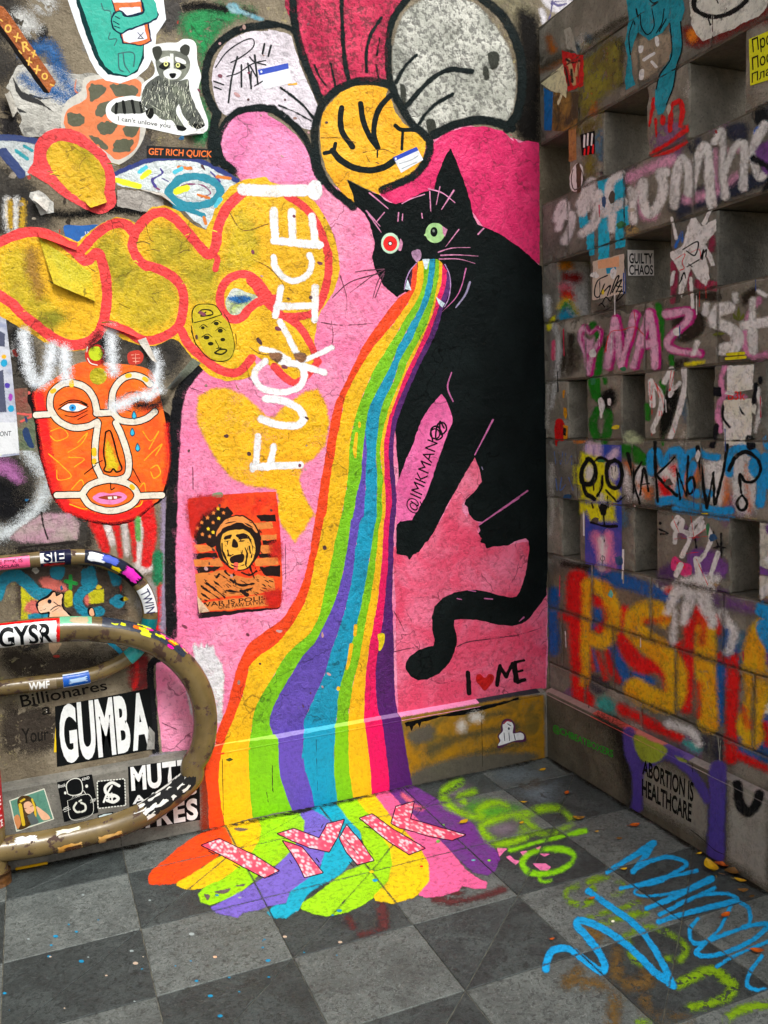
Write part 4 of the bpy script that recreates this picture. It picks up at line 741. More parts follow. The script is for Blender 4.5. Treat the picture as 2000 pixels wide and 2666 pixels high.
# 'YA KNOW?'
marks('spray_patch', R, 'W', 2, (186, 178, 170), 'b R3 660,560 820,580 840,760 700,800 650,680;b R3 900,560 1060,560 1010,800 890,800;b R3 1180,560 1390,540 1390,800 1280,850;b R3 1390,480 1560,520 1580,850 1440,880', soft=24)
marks('spray_patch', R, 'W', 3, (186, 96, 60), 'b R3 1030,640 1170,560 1190,640 1050,810;b R3 1370,560 1390,800 1340,840;b R3 740,700 850,720 820,800;b R3 1500,560 1540,840 1520,860;b R3 660,540 730,560 700,620', soft=18)
marks('spray_patch', R, 'W', 3, (160, 24, 20), 'b R3 840,550 880,560 870,640;b R3 960,570 1030,560 1020,650;b R3 890,680 960,650 1000,780 920,790', soft=16)
marks('spray_stroke', R, 'W', 4, RBL, 's56 R3 845,610 850,490 895,475 920,540;s60 R3 930,560 980,470 1045,480 1060,600 1040,760;s60 R3 1080,530 1150,470 1220,500 1300,510;s54 R3 1140,560 1110,660 1140,760 1260,760;s64 R3 1390,620 1400,480 1500,450 1580,500 1612,620 1605,830;s56 R3 900,820 1000,805 1100,840 1300,880 1400,880;s34 R3 1010,870 1150,900 1420,940;s50 R3 1640,500 1659,700', soft=8)
paint('spray_patch', R, 'W', 4, (4, 84, 20), 'b R3 640,450 700,430 740,480 800,520 790,560 720,550 650,500', soft=12)
marks('spray_letter', R, 'W', 6, DK, 's31-18 R3 682,485 716,620 722,755;s18-15 R3 778,545 722,660 765,832;s14 R3 766,772 795,585 826,745;s11 R3 770,702 832,692;s26-15 R3 870,400 876,600 892,820;s15 R3 1008,510 940,580 876,635;s23-28 R3 876,628 950,710 1022,775;s15 R3 1022,592 1046,802;s15 R3 1034,620 1090,782;s16 R3 1090,782 1102,500;s20 R3 1120,650 1092,700 1112,765 1146,720 1140,655 1118,650;s31-20 R3 1168,440 1200,650 1234,862;s15 R3 1236,850 1282,612;s18 R3 1276,620 1286,840;s23-18 R3 1292,835 1340,640 1378,425;s28-18 R3 1388,600 1430,512 1510,472 1590,530 1606,610 1560,676 1500,678 1462,628 1472,760;s20 R3 1478,772 1444,822 1462,876 1500,870 1512,822 1478,772', soft=3)
marks('marker_scrawl', R, 'W', 4, (62, 84, 128), 's6 R3 170,470 180,560;s6 R3 200,470 215,560 230,470;s6 R3 250,480 250,560 290,500 290,560;s6 R3 320,470 320,560;s6 R3 180,660 190,740;s6 R3 220,650 210,740 250,700;s6 R3 270,650 300,740', rough=.6)
marks('spray_stroke', R, 'W', 3, (150, 146, 140), 's24 R3 150,560 155,900 140,1050;s16 R3 130,0 120,300', soft=10)
# fourth open row
paint('spray_patch', R, 'W', 3, (84, 52, 104), 'b R3 1120,1160 1220,1140 1330,1200 1385,1280 1340,1350 1180,1350 1100,1250', soft=12); paint('spray_patch', R, 'W', 3, (56, 36, 72), 'b R3 900,1300 1000,1250 1010,1380 930,1420 880,1380', soft=16)
paint('spray_patch', R, 'W', 4, (226, 60, 100), 'b R3 985,1230 1010,1200 1060,1240 1120,1260 1125,1320 1080,1350 1030,1310 990,1290', soft=4); letters('marker_lettering', R, 'W', 5, (190, 20, 20), '33k', 'R3 1018,1240 1090,1250 1090,1285 1020,1285', .02)
marks('spray_stroke', R, 'W', 5, (206, 202, 194), 's40 R3 1030,930 1000,980 1040,1020 1060,960 1030,930;s34 R3 1195,930 1130,990 1140,1050 1200,960;s34 R3 1010,1100 1020,1030 1080,1030 1110,1080 1060,1200;s34 R3 1150,1040 1230,1000 1260,1080 1220,1180 1160,1250;s44 R3 1160,1220 1180,1350;s34 R3 1310,1180 1260,1330;s40 R3 1050,1260 1020,1330', soft=4)
marks('marker_scrawl', R, 'W', 6, (190, 34, 14), 's4 R3 990,920 1060,1080;s4 R3 1120,920 1145,1080;s5 R3 1250,990 1130,1080;s4 R3 1000,1080 1240,1060;s4 R3 1160,1220 1240,1400;s4 R3 1090,1180 1180,1170', rough=.3)
marks('marker_scrawl', R, 'W', 4, (20, 22, 24), 's20 R3 905,970 908,972;s12 R3 900,1010 960,1040 910,1045;s12 R3 1280,1030 1310,1130 1280,1140;s12 R3 1330,1040 1335,1210;s12 R3 1300,1130 1360,1140;s12 R3 1150,1080 1160,1140', soft=3)
marks('painted_patch', R, 'W', 3, (150, 148, 140), 'p R3 1592,960 1670,960 1670,1290 1590,1270;p R3 1590,1330 1670,1340 1670,1480 1585,1470', soft=5); paint('spray_patch', R, 'W', 4, (84, 52, 110), 'p R3 1590,1270 1670,1290 1670,1345 1588,1325', soft=6)
marks('spray_patch', R, 'W', 2, (28, 24, 20), 's50 R3 240,1260 400,1280;s36 R3 400,1300 620,1320;s40 R3 680,860 1000,870', soft=14)
# 'PSI' piece
marks('spray_patch', R, 'W', 2, (86, 78, 66), 'b R3 180,1300 700,1400 1000,1500 R4 1200,200 1200,700 700,500 200,400 160,0', soft=30)
marks('spray_stroke', R, 'W', 3, (8, 66, 118), 's117-78 R3 460,1340 640,1370 900,1460 1000,1500;s78 R3 170,1450 R4 160,0 165,250;s117 R4 450,0 470,70;s91 R4 560,220 640,350 680,470;s52 R4 440,250 470,380;s104 R4 960,250 1010,260;s91 R4 740,420 830,470;s78 R4 1320,330 1310,740;s156 R4 1500,900 1659,960;s117 R4 1370,120 1400,260;s78 R4 1640,400 1659,420;s104 R4 1620,700 1659,740', soft=14)
marks('spray_stroke', R, 'W', 3, (80, 52, 96), 's110 R3 1290,1480 1450,1520 1659,1560', soft=24)
marks('spray_stroke', R, 'W', 4, RRD, 's162-121 R3 330,1370 R4 330,-60 345,150 350,400 360,560;s54 R4 225,10 290,40;s81 R3 430,1500 540,1540 R4 545,80 480,110;s121 R3 650,1600 R4 640,80 680,220 760,350 900,360 980,440 990,560;s94 R4 1110,60 1110,260 1090,650;s121 R4 1200,-20 1180,90;s35 R4 410,220 440,380;s35 R4 470,260 525,440;s35 R4 530,250 560,370 620,460;s81 R4 1420,300 1410,620 1400,1000;s54 R4 1300,20 1310,120;s67 R4 620,650 760,720 960,820 1040,850;s54 R4 800,160 960,220 1050,200;s40 R4 1030,320 1060,220;s35 R4 1310,290 1400,330;s81 R4 370,540 470,650;s54 R3 960,1440 1000,1420;s40 R4 1450,980 1659,1080;s54 R4 1640,760 1659,900', soft=14)
marks('spray_letter', R, 'W', 5, RYE, 's57 R3 400,1380 395,1650 R4 390,200 385,470;s104 R3 410,1400 510,1430 570,1530 R4 585,20 560,130 500,190 410,160;s156 R3 930,1620 860,1580 770,1600 735,1659 R4 750,130 860,220 970,320 1020,440 1000,600 860,590 730,510;s143 R4 1225,110 1220,300 1235,560 1245,760;s91 R3 1659,1640 R4 1600,80 1550,200;s169 R4 1600,140 1560,320 1590,560 1530,760 1550,840', soft=13, col2=(178, 112, 6))
marks('spray_stroke', R, 'W', 6, (200, 60, 14), 's46 R3 800,1650 930,1640 R4 960,30;s60 R4 1190,40 1210,70 1200,190;s40 R4 1180,480 1180,700;s40 R4 1490,660 1520,780', soft=16)
marks('spray_stroke', R, 'W', 6, (206, 202, 194), 's72 R3 1030,1400 990,1520 960,1600;s72 R3 1140,1440 1100,1540 1070,1650;s96 R3 1200,1430 1230,1560 1260,1659;s60 R3 1060,1380 1300,1350;s84 R3 1060,1420 1240,1420;s52 R4 1010,-20 1000,180;s60 R4 1340,0 1420,120 1390,260;s60 R4 960,760 1130,820 1180,900', soft=13)
marks('spray_patch', R, 'W', 5, (56, 128, 122), 'b R4 460,600 520,570 590,620 580,690 480,670;b R4 1080,880 1190,900 1180,960 1100,930', soft=20)
marks('spray_patch', R, 'W', 4, (30, 32, 46), 'b R4 430,420 540,470 500,560 420,520;b R4 1180,860 1330,840 1330,1000 1230,980', soft=20)
marks('paint_drip', R, 'W', 7, (120, 120, 112), 's8 R3 432,1260 435,1400 432,1440;s8 R3 652,1300 650,1390;s5 R4 1310,850 1325,1020;s5 R4 1330,880 1320,1030', rough=.4)
paint('torn_scrap', R, 'W', 7, (90, 150, 140), 'p R3 540,1470 565,1430 580,1465 570,1490')
# skirting of the right wall
paint('stencil_ground', R, 'V', 2, (104, 100, 92), 'p R4 760,1040 960,1050 1130,1180 1240,1290 1245,1500 1210,1560 1120,1510 780,1320', soft=22)
paint('spray_patch', R, 'V', 2, (24, 22, 20), 'b R4 480,700 680,820 700,1000 740,1350 690,1300 600,1000 560,850', soft=40)
marks('painted_band', R, 'V', 3, (58, 46, 112), 's84 R4 690,820 705,960 750,1100 745,1340;s62 R4 760,1110 830,1040 940,975 1060,1050 1160,1150 1240,1290;s120 R4 1310,1080 1308,1300 1295,1680;s60 R4 940,940 1040,990', soft=8)
marks('painted_patch', R, 'V', 4, (118, 130, 52), 'b R4 728,845 840,880 955,940 900,1015 830,1030 765,990;p R4 1015,985 1060,1000 1090,1030 1040,1020', soft=6)
letters('stencil_lettering', R, 'V', 5, (12, 12, 12), 'ABORTION IS', 'R4 785,1008 1142,1170 1138,1310 782,1112', .03); letters('stencil_lettering', R, 'V', 5, (12, 12, 12), 'HEALTHCARE', 'R4 780,1140 1128,1320 1124,1452 780,1262', .03)
paint('painted_ring', R, 'V', 4, (14, 14, 16), 's70-80-60 R4 1445,1180 1460,1310 1515,1375 1575,1330 1600,1250', soft=6)
paint('stencil_ground', R, 'V', 2, (120, 116, 108), 'p R4 1380,1150 1659,1290 1659,1900 1380,1700', soft=20)
letters('stencil_lettering', R, 'V', 4, (8, 116, 24), '@CHBEATBOXERS', 'R4 160,762 580,945 578,1012 160,822', .012)
marks('crack', R, 'V', 5, (30, 28, 26), 's4 R4 410,620 412,790;s4 R4 1130,1030 1135,1100;s5 Z5 820,250 950,350 1080,470 1190,520', rough=.5)
for ya, yb, c in ((.02, -.35, (150, 128, 122)), (-.35, -.62, (200, 92, 82)), (-.62, -.80, (196, 120, 110)), (-.80, -.95, (110, 88, 150)), (-.95, -1.25, (140, 134, 130)), (-1.25, -2.2, (150, 140, 138))):
    V = [(-.0017, ya, LZ - .013), (-.0017, yb, LZ - .013), (.0115, yb, LZ + .001), (.0115, ya, LZ + .001), (XU - .001, ya, LZ + .0096), (XU - .001, yb, LZ + .0096)]
    me = bpy.data.meshes.new('painted_ledge'); me.from_pydata(V, [], [(0, 1, 2, 3), (3, 2, 5, 4)]); obj('painted_ledge', me, pmat(gain(c, 1.), 'smooth'), R)
# paint inside the openings (on the faces turned to the viewer)
J2 = (1, -.085, -1); J2b = (1, -.56, -1); J3 = (1, -.66, -1)
paint('painted_patch', R, J2, 1, (176, 172, 170), 'p R2 250,480 402,440 405,870 240,905', soft=14)
for c, s in (((200, 120, 8), 'b R2 215,490 290,475 300,540 220,540'), ((130, 14, 14), 'b R2 235,570 330,560 370,600 320,640 240,610'), ((196, 96, 110), 'b R2 215,640 300,640 290,690 220,700'), ((206, 50, 20), 'b R2 230,690 300,690 310,760 230,760'), ((210, 160, 20), 's40 R2 215,800 262,755 320,840'), ((20, 120, 40), 's34 R2 225,830 262,785 300,850'), ((0, 120, 150), 'b R2 210,850 260,815 310,880 215,890')):
    paint('spray_patch', R, J2, 2, c, s, soft=16)
paint('spray_patch', R, J3, 1, (150, 152, 120), 'b R3 665,340 720,330 780,380 785,412 670,412', soft=12)

rq = random.Random(21)   # the lettering goes on past the picture's right edge
for i in range(26):
    x, y = rq.uniform(2000, 2200), rq.uniform(250, 2000); c = rq.choice([RYE, RRD, RBL, RWH, RWH, (206, 110, 140), (84, 52, 104), (20, 22, 24), (0, 120, 146)]); w_ = rq.uniform(14, 44)
    paint('spray_stroke', R, 'W', 4 + i % 3, c, 's%.0f X ' % w_ + ' '.join('%.0f,%.0f' % (x + rq.uniform(-50, 50), y + k * rq.uniform(20, 45)) for k in range(4)), soft=9)
# ================================================================ PAINT ON THE PAVING
F_ = bed
FP = lambda nm, l, c, s, **k: paint(nm, F_, 'F', l, c, s, expand=2.6, **k)
FP('paint_puddle', 1, (240, 84, 44), 'b J 1385,445 1300,465 1200,510 1100,580 1020,650 940,720 920,770 945,795 1090,785 1200,720 1310,640 1420,560 1440,520', soft=5)
FP('paint_puddle', 1, (246, 190, 10), 'b J 1395,440 1620,395 Z2 770,140 740,240 690,320 560,470 420,560 330,610 180,640 80,630 45,595 180,520 330,420 470,330 520,250 470,120', soft=5)
FP('paint_puddle', 1, (156, 204, 60), 'p Z2 745,40 1000,-20 1100,0 1145,60 1130,150 1060,260 980,370 880,440 760,480 700,560 560,700 440,740 330,775 250,755 225,690 300,620 430,570 560,470 690,330 750,230 770,130', soft=5, col2=(140, 200, 30))
FP('paint_puddle', 2, (116, 98, 186), 'p Z2 1110,0 1310,-60 1350,20 1400,90 1330,250 1300,400 1180,560 1010,680 980,760 830,790 600,850 560,885 380,850 340,810 480,730 620,660 780,560 930,420 1040,310 1140,150 1150,60', soft=5)
FP('paint_puddle', 2, (0, 160, 186), 'p K 395,330 510,295 580,350 640,430 690,490 640,640 560,730 420,810 350,860 300,950 230,1000 140,1000 115,970 150,935 230,920 250,850 330,790 440,700 470,600 520,500 500,400', soft=5)
FP('paint_puddle', 2, (156, 210, 30), 'p K 545,300 670,275 740,350 800,470 860,560 890,660 860,770 760,880 620,960 480,990 400,980 320,945 330,915 420,860 520,780 600,720 700,680 720,600 690,470 620,400', soft=5, col2=(150, 200, 50))
FP('paint_puddle', 2, (250, 196, 6), 'p K 670,275 780,245 850,350 930,450 1010,510 1060,570 1110,680 1120,760 1080,830 1000,880 890,910 780,895 770,870 860,780 885,680 870,570 800,470 740,360', soft=5)
FP('paint_puddle', 3, (236, 106, 150), 'p K 780,245 860,225 920,270 1000,360 1100,450 1200,550 1270,640 1330,710 1400,760 1460,790 1455,815 1380,820 1310,800 1290,830 1200,860 1090,875 1050,860 1115,780 1110,670 1060,570 980,480 890,390', soft=5)
FP('paint_puddle', 3, (108, 52, 130), 'p K 870,225 1000,190 1130,260 1250,340 1370,420 1430,500 1500,570 1540,640 1510,710 1470,735 1380,720 1320,660 1250,590 1190,530 1110,460 1010,360 930,290', soft=5, col2=(92, 60, 112))
marks('paint_puddle', F_, 'F', 4, (226, 110, 130), 's30 K 945,245 1000,285;s26 K 1010,310 1060,330', soft=8)
marks('paint_smear', F_, 'F', 1, (86, 44, 44), 's46 K 1245,850 1300,830;s34 K 1140,885 1280,905 1440,870 1570,830;s44 K 610,1010 640,1060;s50 K 810,930 830,1050;s40 K 680,1110 800,1090', soft=12, worn=.25)
marks('bare_patch', F_, 'F', 5, (96, 84, 84), 'b Z2 530,125 600,115 650,130 590,150;b Z2 510,85 560,80 555,100;p Z2 690,80 780,95 760,105;b Z2 360,670 450,650 500,640 470,680 400,685;b Z2 540,620 620,600 610,620;b Z2 270,690 320,700 300,740', soft=3)
# lettering IMK
def candy():
    n = NT('pink_brush_marks'); v = n.n('ShaderNodeTexVoronoi'); v.inputs['Scale'].default_value = 70; w = n.n('ShaderNodeVectorMath', operation='MULTIPLY'); n.l(n.pos, w.inputs[0]); w.inputs[1].default_value = (1, .45, 1)
    r = n.n('ShaderNodeVectorRotate'); r.inputs['Angle'].default_value = .7; n.l(w.outputs[0], r.inputs[0]); n.l(r.outputs[0], v.inputs['Vector'])
    hs_ = n.noise(26, 3, .6); f = n.ramp(n.math('ADD', v.outputs['Distance'], n.math('MULTIPLY', hs_, .5)), .46, .84)
    c = n.mix(f, (.78, .62, .66), (.70, .06, .13)); c = n.mix(n.ramp(n.noise(12, 3, .6), .50, .70, 0, .3), c, (.75, .30, .38)); n.l(c, n.b.inputs['Base Color']); n.b.inputs['Roughness'].default_value = .55; return n.m
M_CANDY = candy()
for pts in ('J 1250,562 1340,518 1480,590 1659,700 1640,757 1500,690 1350,610|Z2 250,268 400,212 700,355 915,488 795,548 640,470 400,340', 'K 175,485 275,455 430,515 480,425 580,400 545,500 490,595 370,570 260,525', 'K 205,530 325,570 380,640 450,725 340,755 300,670 250,590', 'K 555,510 600,435 690,540 765,650 665,675 600,600', 'K 680,390 755,365 880,455 1080,575 985,612 870,540', 'K 905,320 1015,288 990,395 1150,440 1330,492 1250,525 1110,500 960,455 925,450 875,420'):
    q = pts.split('|')[-1]; me = shape('painted_letter', 'F', 6, 'p ' + q, rough=.5); me2 = shape('letter_edge', 'F', 5, 'p ' + q, rough=.6, expand=2.6)
    lt = obj('painted_letter', me, M_CANDY, F_); obj('letter_edge', me2, pmat(gain((44, 20, 40), 1), 'floor'), lt)
marks('marker_tick', F_, 'F', 6, (30, 26, 40), 's8 Z2 310,318 360,345;s7 Z2 520,432 580,465;s7 Z2 640,320 710,350;s8 Z2 820,545 910,510;s7 Z2 1010,395 1030,425;s8 Z2 1240,380 1265,415;s7 Z2 1280,120 1300,85;s8 Z3 160,505 215,518;s6 Z3 310,590 360,625;s7 Z3 200,705 235,745;s6 Z3 640,655 682,690;s6 Z3 660,618 690,622;s7 Z3 30,810 70,850', rough=.3)
# lime tag
LIME = (148, 196, 36)
marks('spray_stroke', F_, 'F', 4, LIME, 's66 Z3 990,120 900,160 840,210 850,270 930,350 1060,410 1170,420;s50 Z3 1110,205 1040,225 990,250 1030,300;s54 Z3 1170,420 1140,360 1240,310 1340,300 1400,330;s60 Z3 1390,420 1280,450 1180,500 1210,580 1300,640 1420,640 1540,600 1560,560;s56 Z3 1350,420 1500,400 1560,460 1659,540;s44 Z3 1500,390 1659,370', soft=14)
paint('spray_patch', F_, 'F', 3, (92, 160, 60), 'b Z3 1050,300 1400,320 1500,350 1400,420 1200,460 1080,400', soft=34); paint('spray_patch', F_, 'F', 2, (120, 110, 120), 'b Z3 880,180 1000,130 1100,250 1040,360 900,320;b Z3 1240,480 1400,450 1480,510 1420,590 1280,570', soft=34)
marks('spray_stroke', F_, 'F', 4, LIME, 's70 Z4 200,740 320,700 440,650 560,640 640,640;s50 Z4 660,650 760,740 740,830 620,890 500,910 340,905 250,850;s60 Z4 230,920 330,890', soft=16)
marks('spray_stroke', F_, 'F', 5, (136, 200, 20), 's44 Z4 120,1095 240,1060 400,1010 600,960 800,910 930,885;s60 Z4 470,1085 330,1130 250,1220 290,1310 400,1350 560,1345 700,1290 800,1210 800,1140 700,1090 560,1080 470,1085;s50 Z4 450,1350 440,1410 500,1435 560,1420', soft=6)
marks('painted_chip', F_, 'F', 3, (222, 122, 166), 'p Z3 1305,685 1400,695 1330,765;p Z3 1380,765 1420,755 1460,795 1510,800 1470,838;p Z4 230,1115 290,1100 350,1160 260,1160;p Z4 355,1235 500,1235 560,1275 520,1315 440,1310;p Z4 430,1130 560,1130 490,1165;p Z4 390,1070 450,1050 430,1100', rough=.8)
# worn olive-green tag and orange rubbing
OLI = (122, 156, 24)
marks('spray_stroke', F_, 'F', 3, OLI, 's44 Z6 850,165 740,210 715,290 780,350 900,375 1000,330;s46 Z6 1210,85 1060,90 960,130 1010,210;s40 Z6 1260,120 1360,160 1320,240 1220,270;s40 Z6 940,520 1060,480 1240,430 1500,355;s46 Z6 1050,590 1250,530 1590,450;s56 Z5 160,1400 300,1310 500,1330 680,1420 770,1500 760,1600 700,1659;s50 Z5 560,1640 660,1659;s60 L 1100,1420 1200,1370 1310,1330 1420,1400 1440,1450 1350,1520 1180,1555;s50 L 1400,1630 1500,1570 1659,1540;s50 L 780,1130 820,1230 880,1280;s40 L 860,1640 930,1650', soft=12, worn=.38)
marks('paint_smear', F_, 'F', 2, (104, 82, 48), 's60 L 730,1150 720,1400 700,1659;s60 L 420,1390 600,1410 880,1410 940,1340;s50 L 900,1340 920,1400;s60 L 900,1520 920,1640;s70 L 560,1080 600,1110;s60 L 480,1340 430,1400;s60 L 1000,1610 1150,1640;s46 Z6 1520,320 1600,320', soft=26, worn=.3)
# blue tag
BT = (0, 150, 206)
marks('spray_stroke', F_, 'F', 6, BT, 's30-44 L 665,725 750,670 850,610 950,545;s36 L 945,550 890,640 825,720;s28 L 825,718 920,660 1030,630 1120,645 1155,680 1060,740 950,790 840,805;s24 L 750,822 850,800 1000,760 1220,715;s18 L 870,805 835,850 900,870 1020,860 1160,830;s30-46 L 910,945 1050,890 1190,820 1310,765;s30-24 L 990,985 1100,930 1220,870 1330,820;s26 L 1100,920 1250,865 1400,855 1470,885 1440,905;s36 L 985,1030 1100,990 1280,945 1460,900;s26 L 1470,900 1540,950 1545,1040 1500,1060;s22 L 1430,930 1360,1070 1280,1150;s26 L 1225,1010 1175,1080 1190,1150 1250,1160 1380,1110 1560,1050 1659,1040;s30 L 1275,1155 1215,1220 1300,1240 1450,1200 1580,1130 1659,1060;s24 L 1345,1305 1450,1240 1659,1150;s26 L 1620,1240 1550,1340 1530,1420 1590,1450 1640,1445;s40 L 550,840 680,930 830,1040 920,1140 1010,1290 1080,1430;s46 L 1075,1425 960,1340 850,1230 760,1150 620,1060 500,1020 480,1050 540,1120 610,1210 650,1290 640,1335 600,1320 520,1260 440,1200 360,1195 310,1230 285,1320', soft=5)
paint('stain', F_, 'F', 1, (66, 62, 54), 'b Z4 320,360 380,315 440,330 450,420 500,450 450,475 380,450 320,455 220,400 230,375 300,385', soft=5)
paint('stain', F_, 'F', 1, (104, 116, 122), 'b Z4 0,260 200,200 420,250 600,380 500,600 300,560 100,430', soft=60, worn=.2)
# specks of paint
for i in range(45):
    x, y = random.uniform(0, 900), random.uniform(2330, 2650)
    c = random.choice([(10, 130, 170)] * 4 + [(150, 160, 160), (190, 170, 150)]); r = random.choice([1.5, 2, 2.5, 3.5, 4.5])
    paint('paint_speck', F_, 'F', 2, c, 'e X %d,%d %.1f,%.1f' % (x, y, r * 1.5, r * .8), rough=.4, cell=1.2)
for c, s in (((20, 150, 190), 'e Z3 255,968 24,14'), ((240, 60, 20), 'e Z3 655,848 16,9'), ((120, 210, 60), 'e Z3 1240,797 14,9'), ((110, 200, 190), 'e Z3 1105,795 20,7'), ((120, 180, 90), 'e Z3 800,632 16,14'), ((120, 180, 90), 'e Z3 845,490 12,9'), ((240, 190, 20), 'e Z3 225,895 18,10'), ((240, 230, 210), 'e Z6 1230,550 18,12'), ((220, 180, 150), 'e Z2 365,1232 18,10')):
    paint('paint_speck', F_, 'F', 7, c, s, rough=.6, cell=1.2)

# dirt and painted contact shadow where walls meet the paving
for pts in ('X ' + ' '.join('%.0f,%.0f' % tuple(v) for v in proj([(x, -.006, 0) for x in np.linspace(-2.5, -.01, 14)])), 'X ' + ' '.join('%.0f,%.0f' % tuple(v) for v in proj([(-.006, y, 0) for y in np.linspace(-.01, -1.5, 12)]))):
    paint('dirt_shadow_line', F_, 'F', 8, (34, 31, 27), 's9 ' + pts, soft=7, worn=.15)
# ================================================================ STICKERS AND POSTERS
def deco(root, surf, layer, items, style='print', **k):
    for nm, c, s in items: marks(nm, root, surf, layer, c, s, style=style, rough=k.get('rough', .3), soft=k.get('soft', 0))
# brown strap with gold emblems
st = sticker('strap', 'brown strap sticker with gold flower and star emblems and a letter R, top left', 'sticker', 'B', 9, (160, 88, 34), 'p A -40,20 20,40 60,90 345,505 335,530 318,540 305,572 285,545 -40,95', style='wall', col2=(128, 64, 22))
paint('strap_shadow', st, 'B', 8, (18, 14, 12), 'p A -40,90 290,545 305,575 270,570 -40,140', style='smooth')  # cast shadow of the strap, painted as a black strip below it
GO = (222, 178, 90)
letters('emblem', st, 'B', 10, GO, 'R', 'A 132,258 180,250 190,312 142,320', .02)
marks('emblem', st, 'B', 10, GO, 'e A 50,175 22,26;l10 A 88,225 125,235;l10 A 110,205 100,255;l10 A 198,322 222,340;l10 A 214,312 205,350;l9 A 165,372 195,385;l9 A 182,355 176,400;l11 A 212,425 248,432;l11 A 232,405 224,452;e A 276,470 20,22;l9 A 312,520 332,528;l8 A 0,118 14,130;l8 A 118,312 132,330', rough=.2, style='print'); marks('emblem', st, 'B', 11, (150, 80, 30), 'e A 50,175 12,15;e A 276,470 11,13', rough=.2, style='print')
# grey torn bill, camouflage pill, teal pill, raccoon
gp = sticker('torn_bill', 'torn pale grey paper bill behind the blue spray, upper left', 'poster', 'B', 4, (186, 184, 176), 'p A 110,405 190,380 330,400 440,455 540,450 600,455 600,580 545,800 430,830 150,850 120,780 135,720 95,660 60,560 35,540', col2=(150, 148, 140), style='wall', rough=2)
marks('printed_shape', gp, 'B', 5, (54, 54, 54), 'p A 80,480 130,560 250,620 330,690 260,650 130,610 95,560;p A 100,660 180,700 120,690;b A 180,580 260,600 330,600 250,615', soft=3, style='paper'); marks('printed_shape', gp, 'B', 5, (196, 110, 84), 's9 A 470,490 465,560 520,590;s9 A 480,610 540,650', soft=2, style='paper')
cp = sticker('pill_sticker', 'orange and olive camouflage pill sticker half hidden by the raccoon sticker', 'sticker', 'B', 5, (196, 192, 182), 'b A 545,470 860,470 890,600 900,800 850,920 780,990 700,1020 620,960 480,880 380,800 400,640 500,560', style='paper')
cb = paint('camouflage', cp, 'B', 6, (214, 124, 82), 'b A 560,500 850,490 862,640 862,850 810,940 720,985 650,930 500,850 400,790 415,680 530,610', style='paper')
for i, s in enumerate(['b A 560,520 660,540 620,600 560,620', 'b A 680,520 820,530 850,580 740,600', 'b A 600,640 700,620 660,700 590,720', 'b A 720,640 860,660 840,720 740,700', 'b A 420,700 520,720 500,780 430,770', 'b A 600,760 720,760 690,820 620,830', 'b A 760,780 860,770 840,830 770,840', 'b A 540,830 620,860 660,920 590,890', 'b A 720,860 820,870 780,940 700,930']): paint('camouflage_patch', cp, 'B', 7, (78, 80, 58), s, style='paper', rough=4)
tp = sticker('pill_sticker', 'teal pill character sticker hugging an orange medicine bottle, white border', 'sticker', 'B', 7, (232, 236, 240), 'p A 405,-40 480,180 555,370 600,450 650,495 740,515 840,480 910,420 955,330 965,210 1000,160 1025,120 1005,-40', style='paper')
paint('pill_body', tp, 'B', 8, (16, 50, 52), 'p A 455,-40 520,180 575,330 615,405 670,460 780,476 850,440 890,360 890,270 860,-40', style='paper'); paint('pill_body', tp, 'B', 9, (14, 166, 146), 'p A 480,-40 560,200 610,340 650,410 700,450 790,466 850,425 880,340 885,275 760,-40', style='paper')
bt = paint('medicine_bottle', tp, 'B', 10, (28, 34, 60), 'p A 685,-20 890,-20 938,255 870,285 755,268 735,190', style='paper'); paint('medicine_bottle', tp, 'B', 11, (204, 104, 36), 'p A 695,0 882,0 928,250 870,277 765,262 745,185', style='paper')
paint('bottle_label', bt, 'B', 12, (226, 228, 240), 'p A 735,48 865,42 908,238 800,266 765,250', style='paper'); paint('bottle_cap', bt, 'B', 12, (236, 236, 236), 'p A 690,-30 885,-30 888,8 700,15', style='paper')
marks('label_mark', bt, 'B', 13, (30, 30, 40), 'l5 A 850,200 885,238;l5 A 885,200 850,238;l5 A 852,236 885,236', rough=.1, style='print')
ar = paint('arm', tp, 'B', 13, (20, 40, 60), 'p A 935,-20 985,90 965,120 900,150 790,190 745,212 700,185 680,130 695,75 740,60 785,95 880,68 862,-20', style='paper'); paint('arm', tp, 'B', 14, (14, 166, 146), 'b A 945,-10 972,95 890,140 790,178 745,200 710,175 692,130 705,90 740,72 780,106 890,78 875,-20', style='paper')
marks('finger_line', tp, 'B', 15, (20, 40, 60), 's6 A 700,130 735,150;s6 A 705,160 740,172;s6 A 712,100 740,115', rough=.1, style='print'); marks('printed_line', tp, 'B', 10, (10, 90, 90), 's7 A 625,20 640,60 680,70 690,140;s7 A 680,200 672,240 720,240 705,280;s8 A 730,330 735,420 760,440;s8 A 760,330 770,400 800,445;s8 A 730,330 800,320 830,340 825,410', rough=.2, style='print')
rc = sticker('raccoon_sticker', 'white die-cut raccoon sticker lettered I can\'t unlove you', 'sticker', 'B', 9, (236, 238, 236), 'b A 955,275 1030,262 1090,262 1130,240 1185,245 1212,280 1218,380 1242,470 1225,550 1250,650 1282,740 1280,800 1230,828 1130,836 1000,810 880,785 730,768 665,725 655,660 700,612 800,590 872,592 878,520 945,465 955,415 928,340 935,290', style='paper')
FU = (62, 66, 60)
bd = paint('raccoon_body', rc, 'B', 10, FU, 'b A 950,480 1000,470 1100,500 1160,490 1172,560 1200,640 1250,730 1262,775 1200,790 1170,770 1120,690 1105,640 1090,700 1140,790 1120,808 1090,790 1060,740 1000,735 950,700 890,660 872,610 890,540', style='paper', col2=(110, 116, 100), rough=1.6)
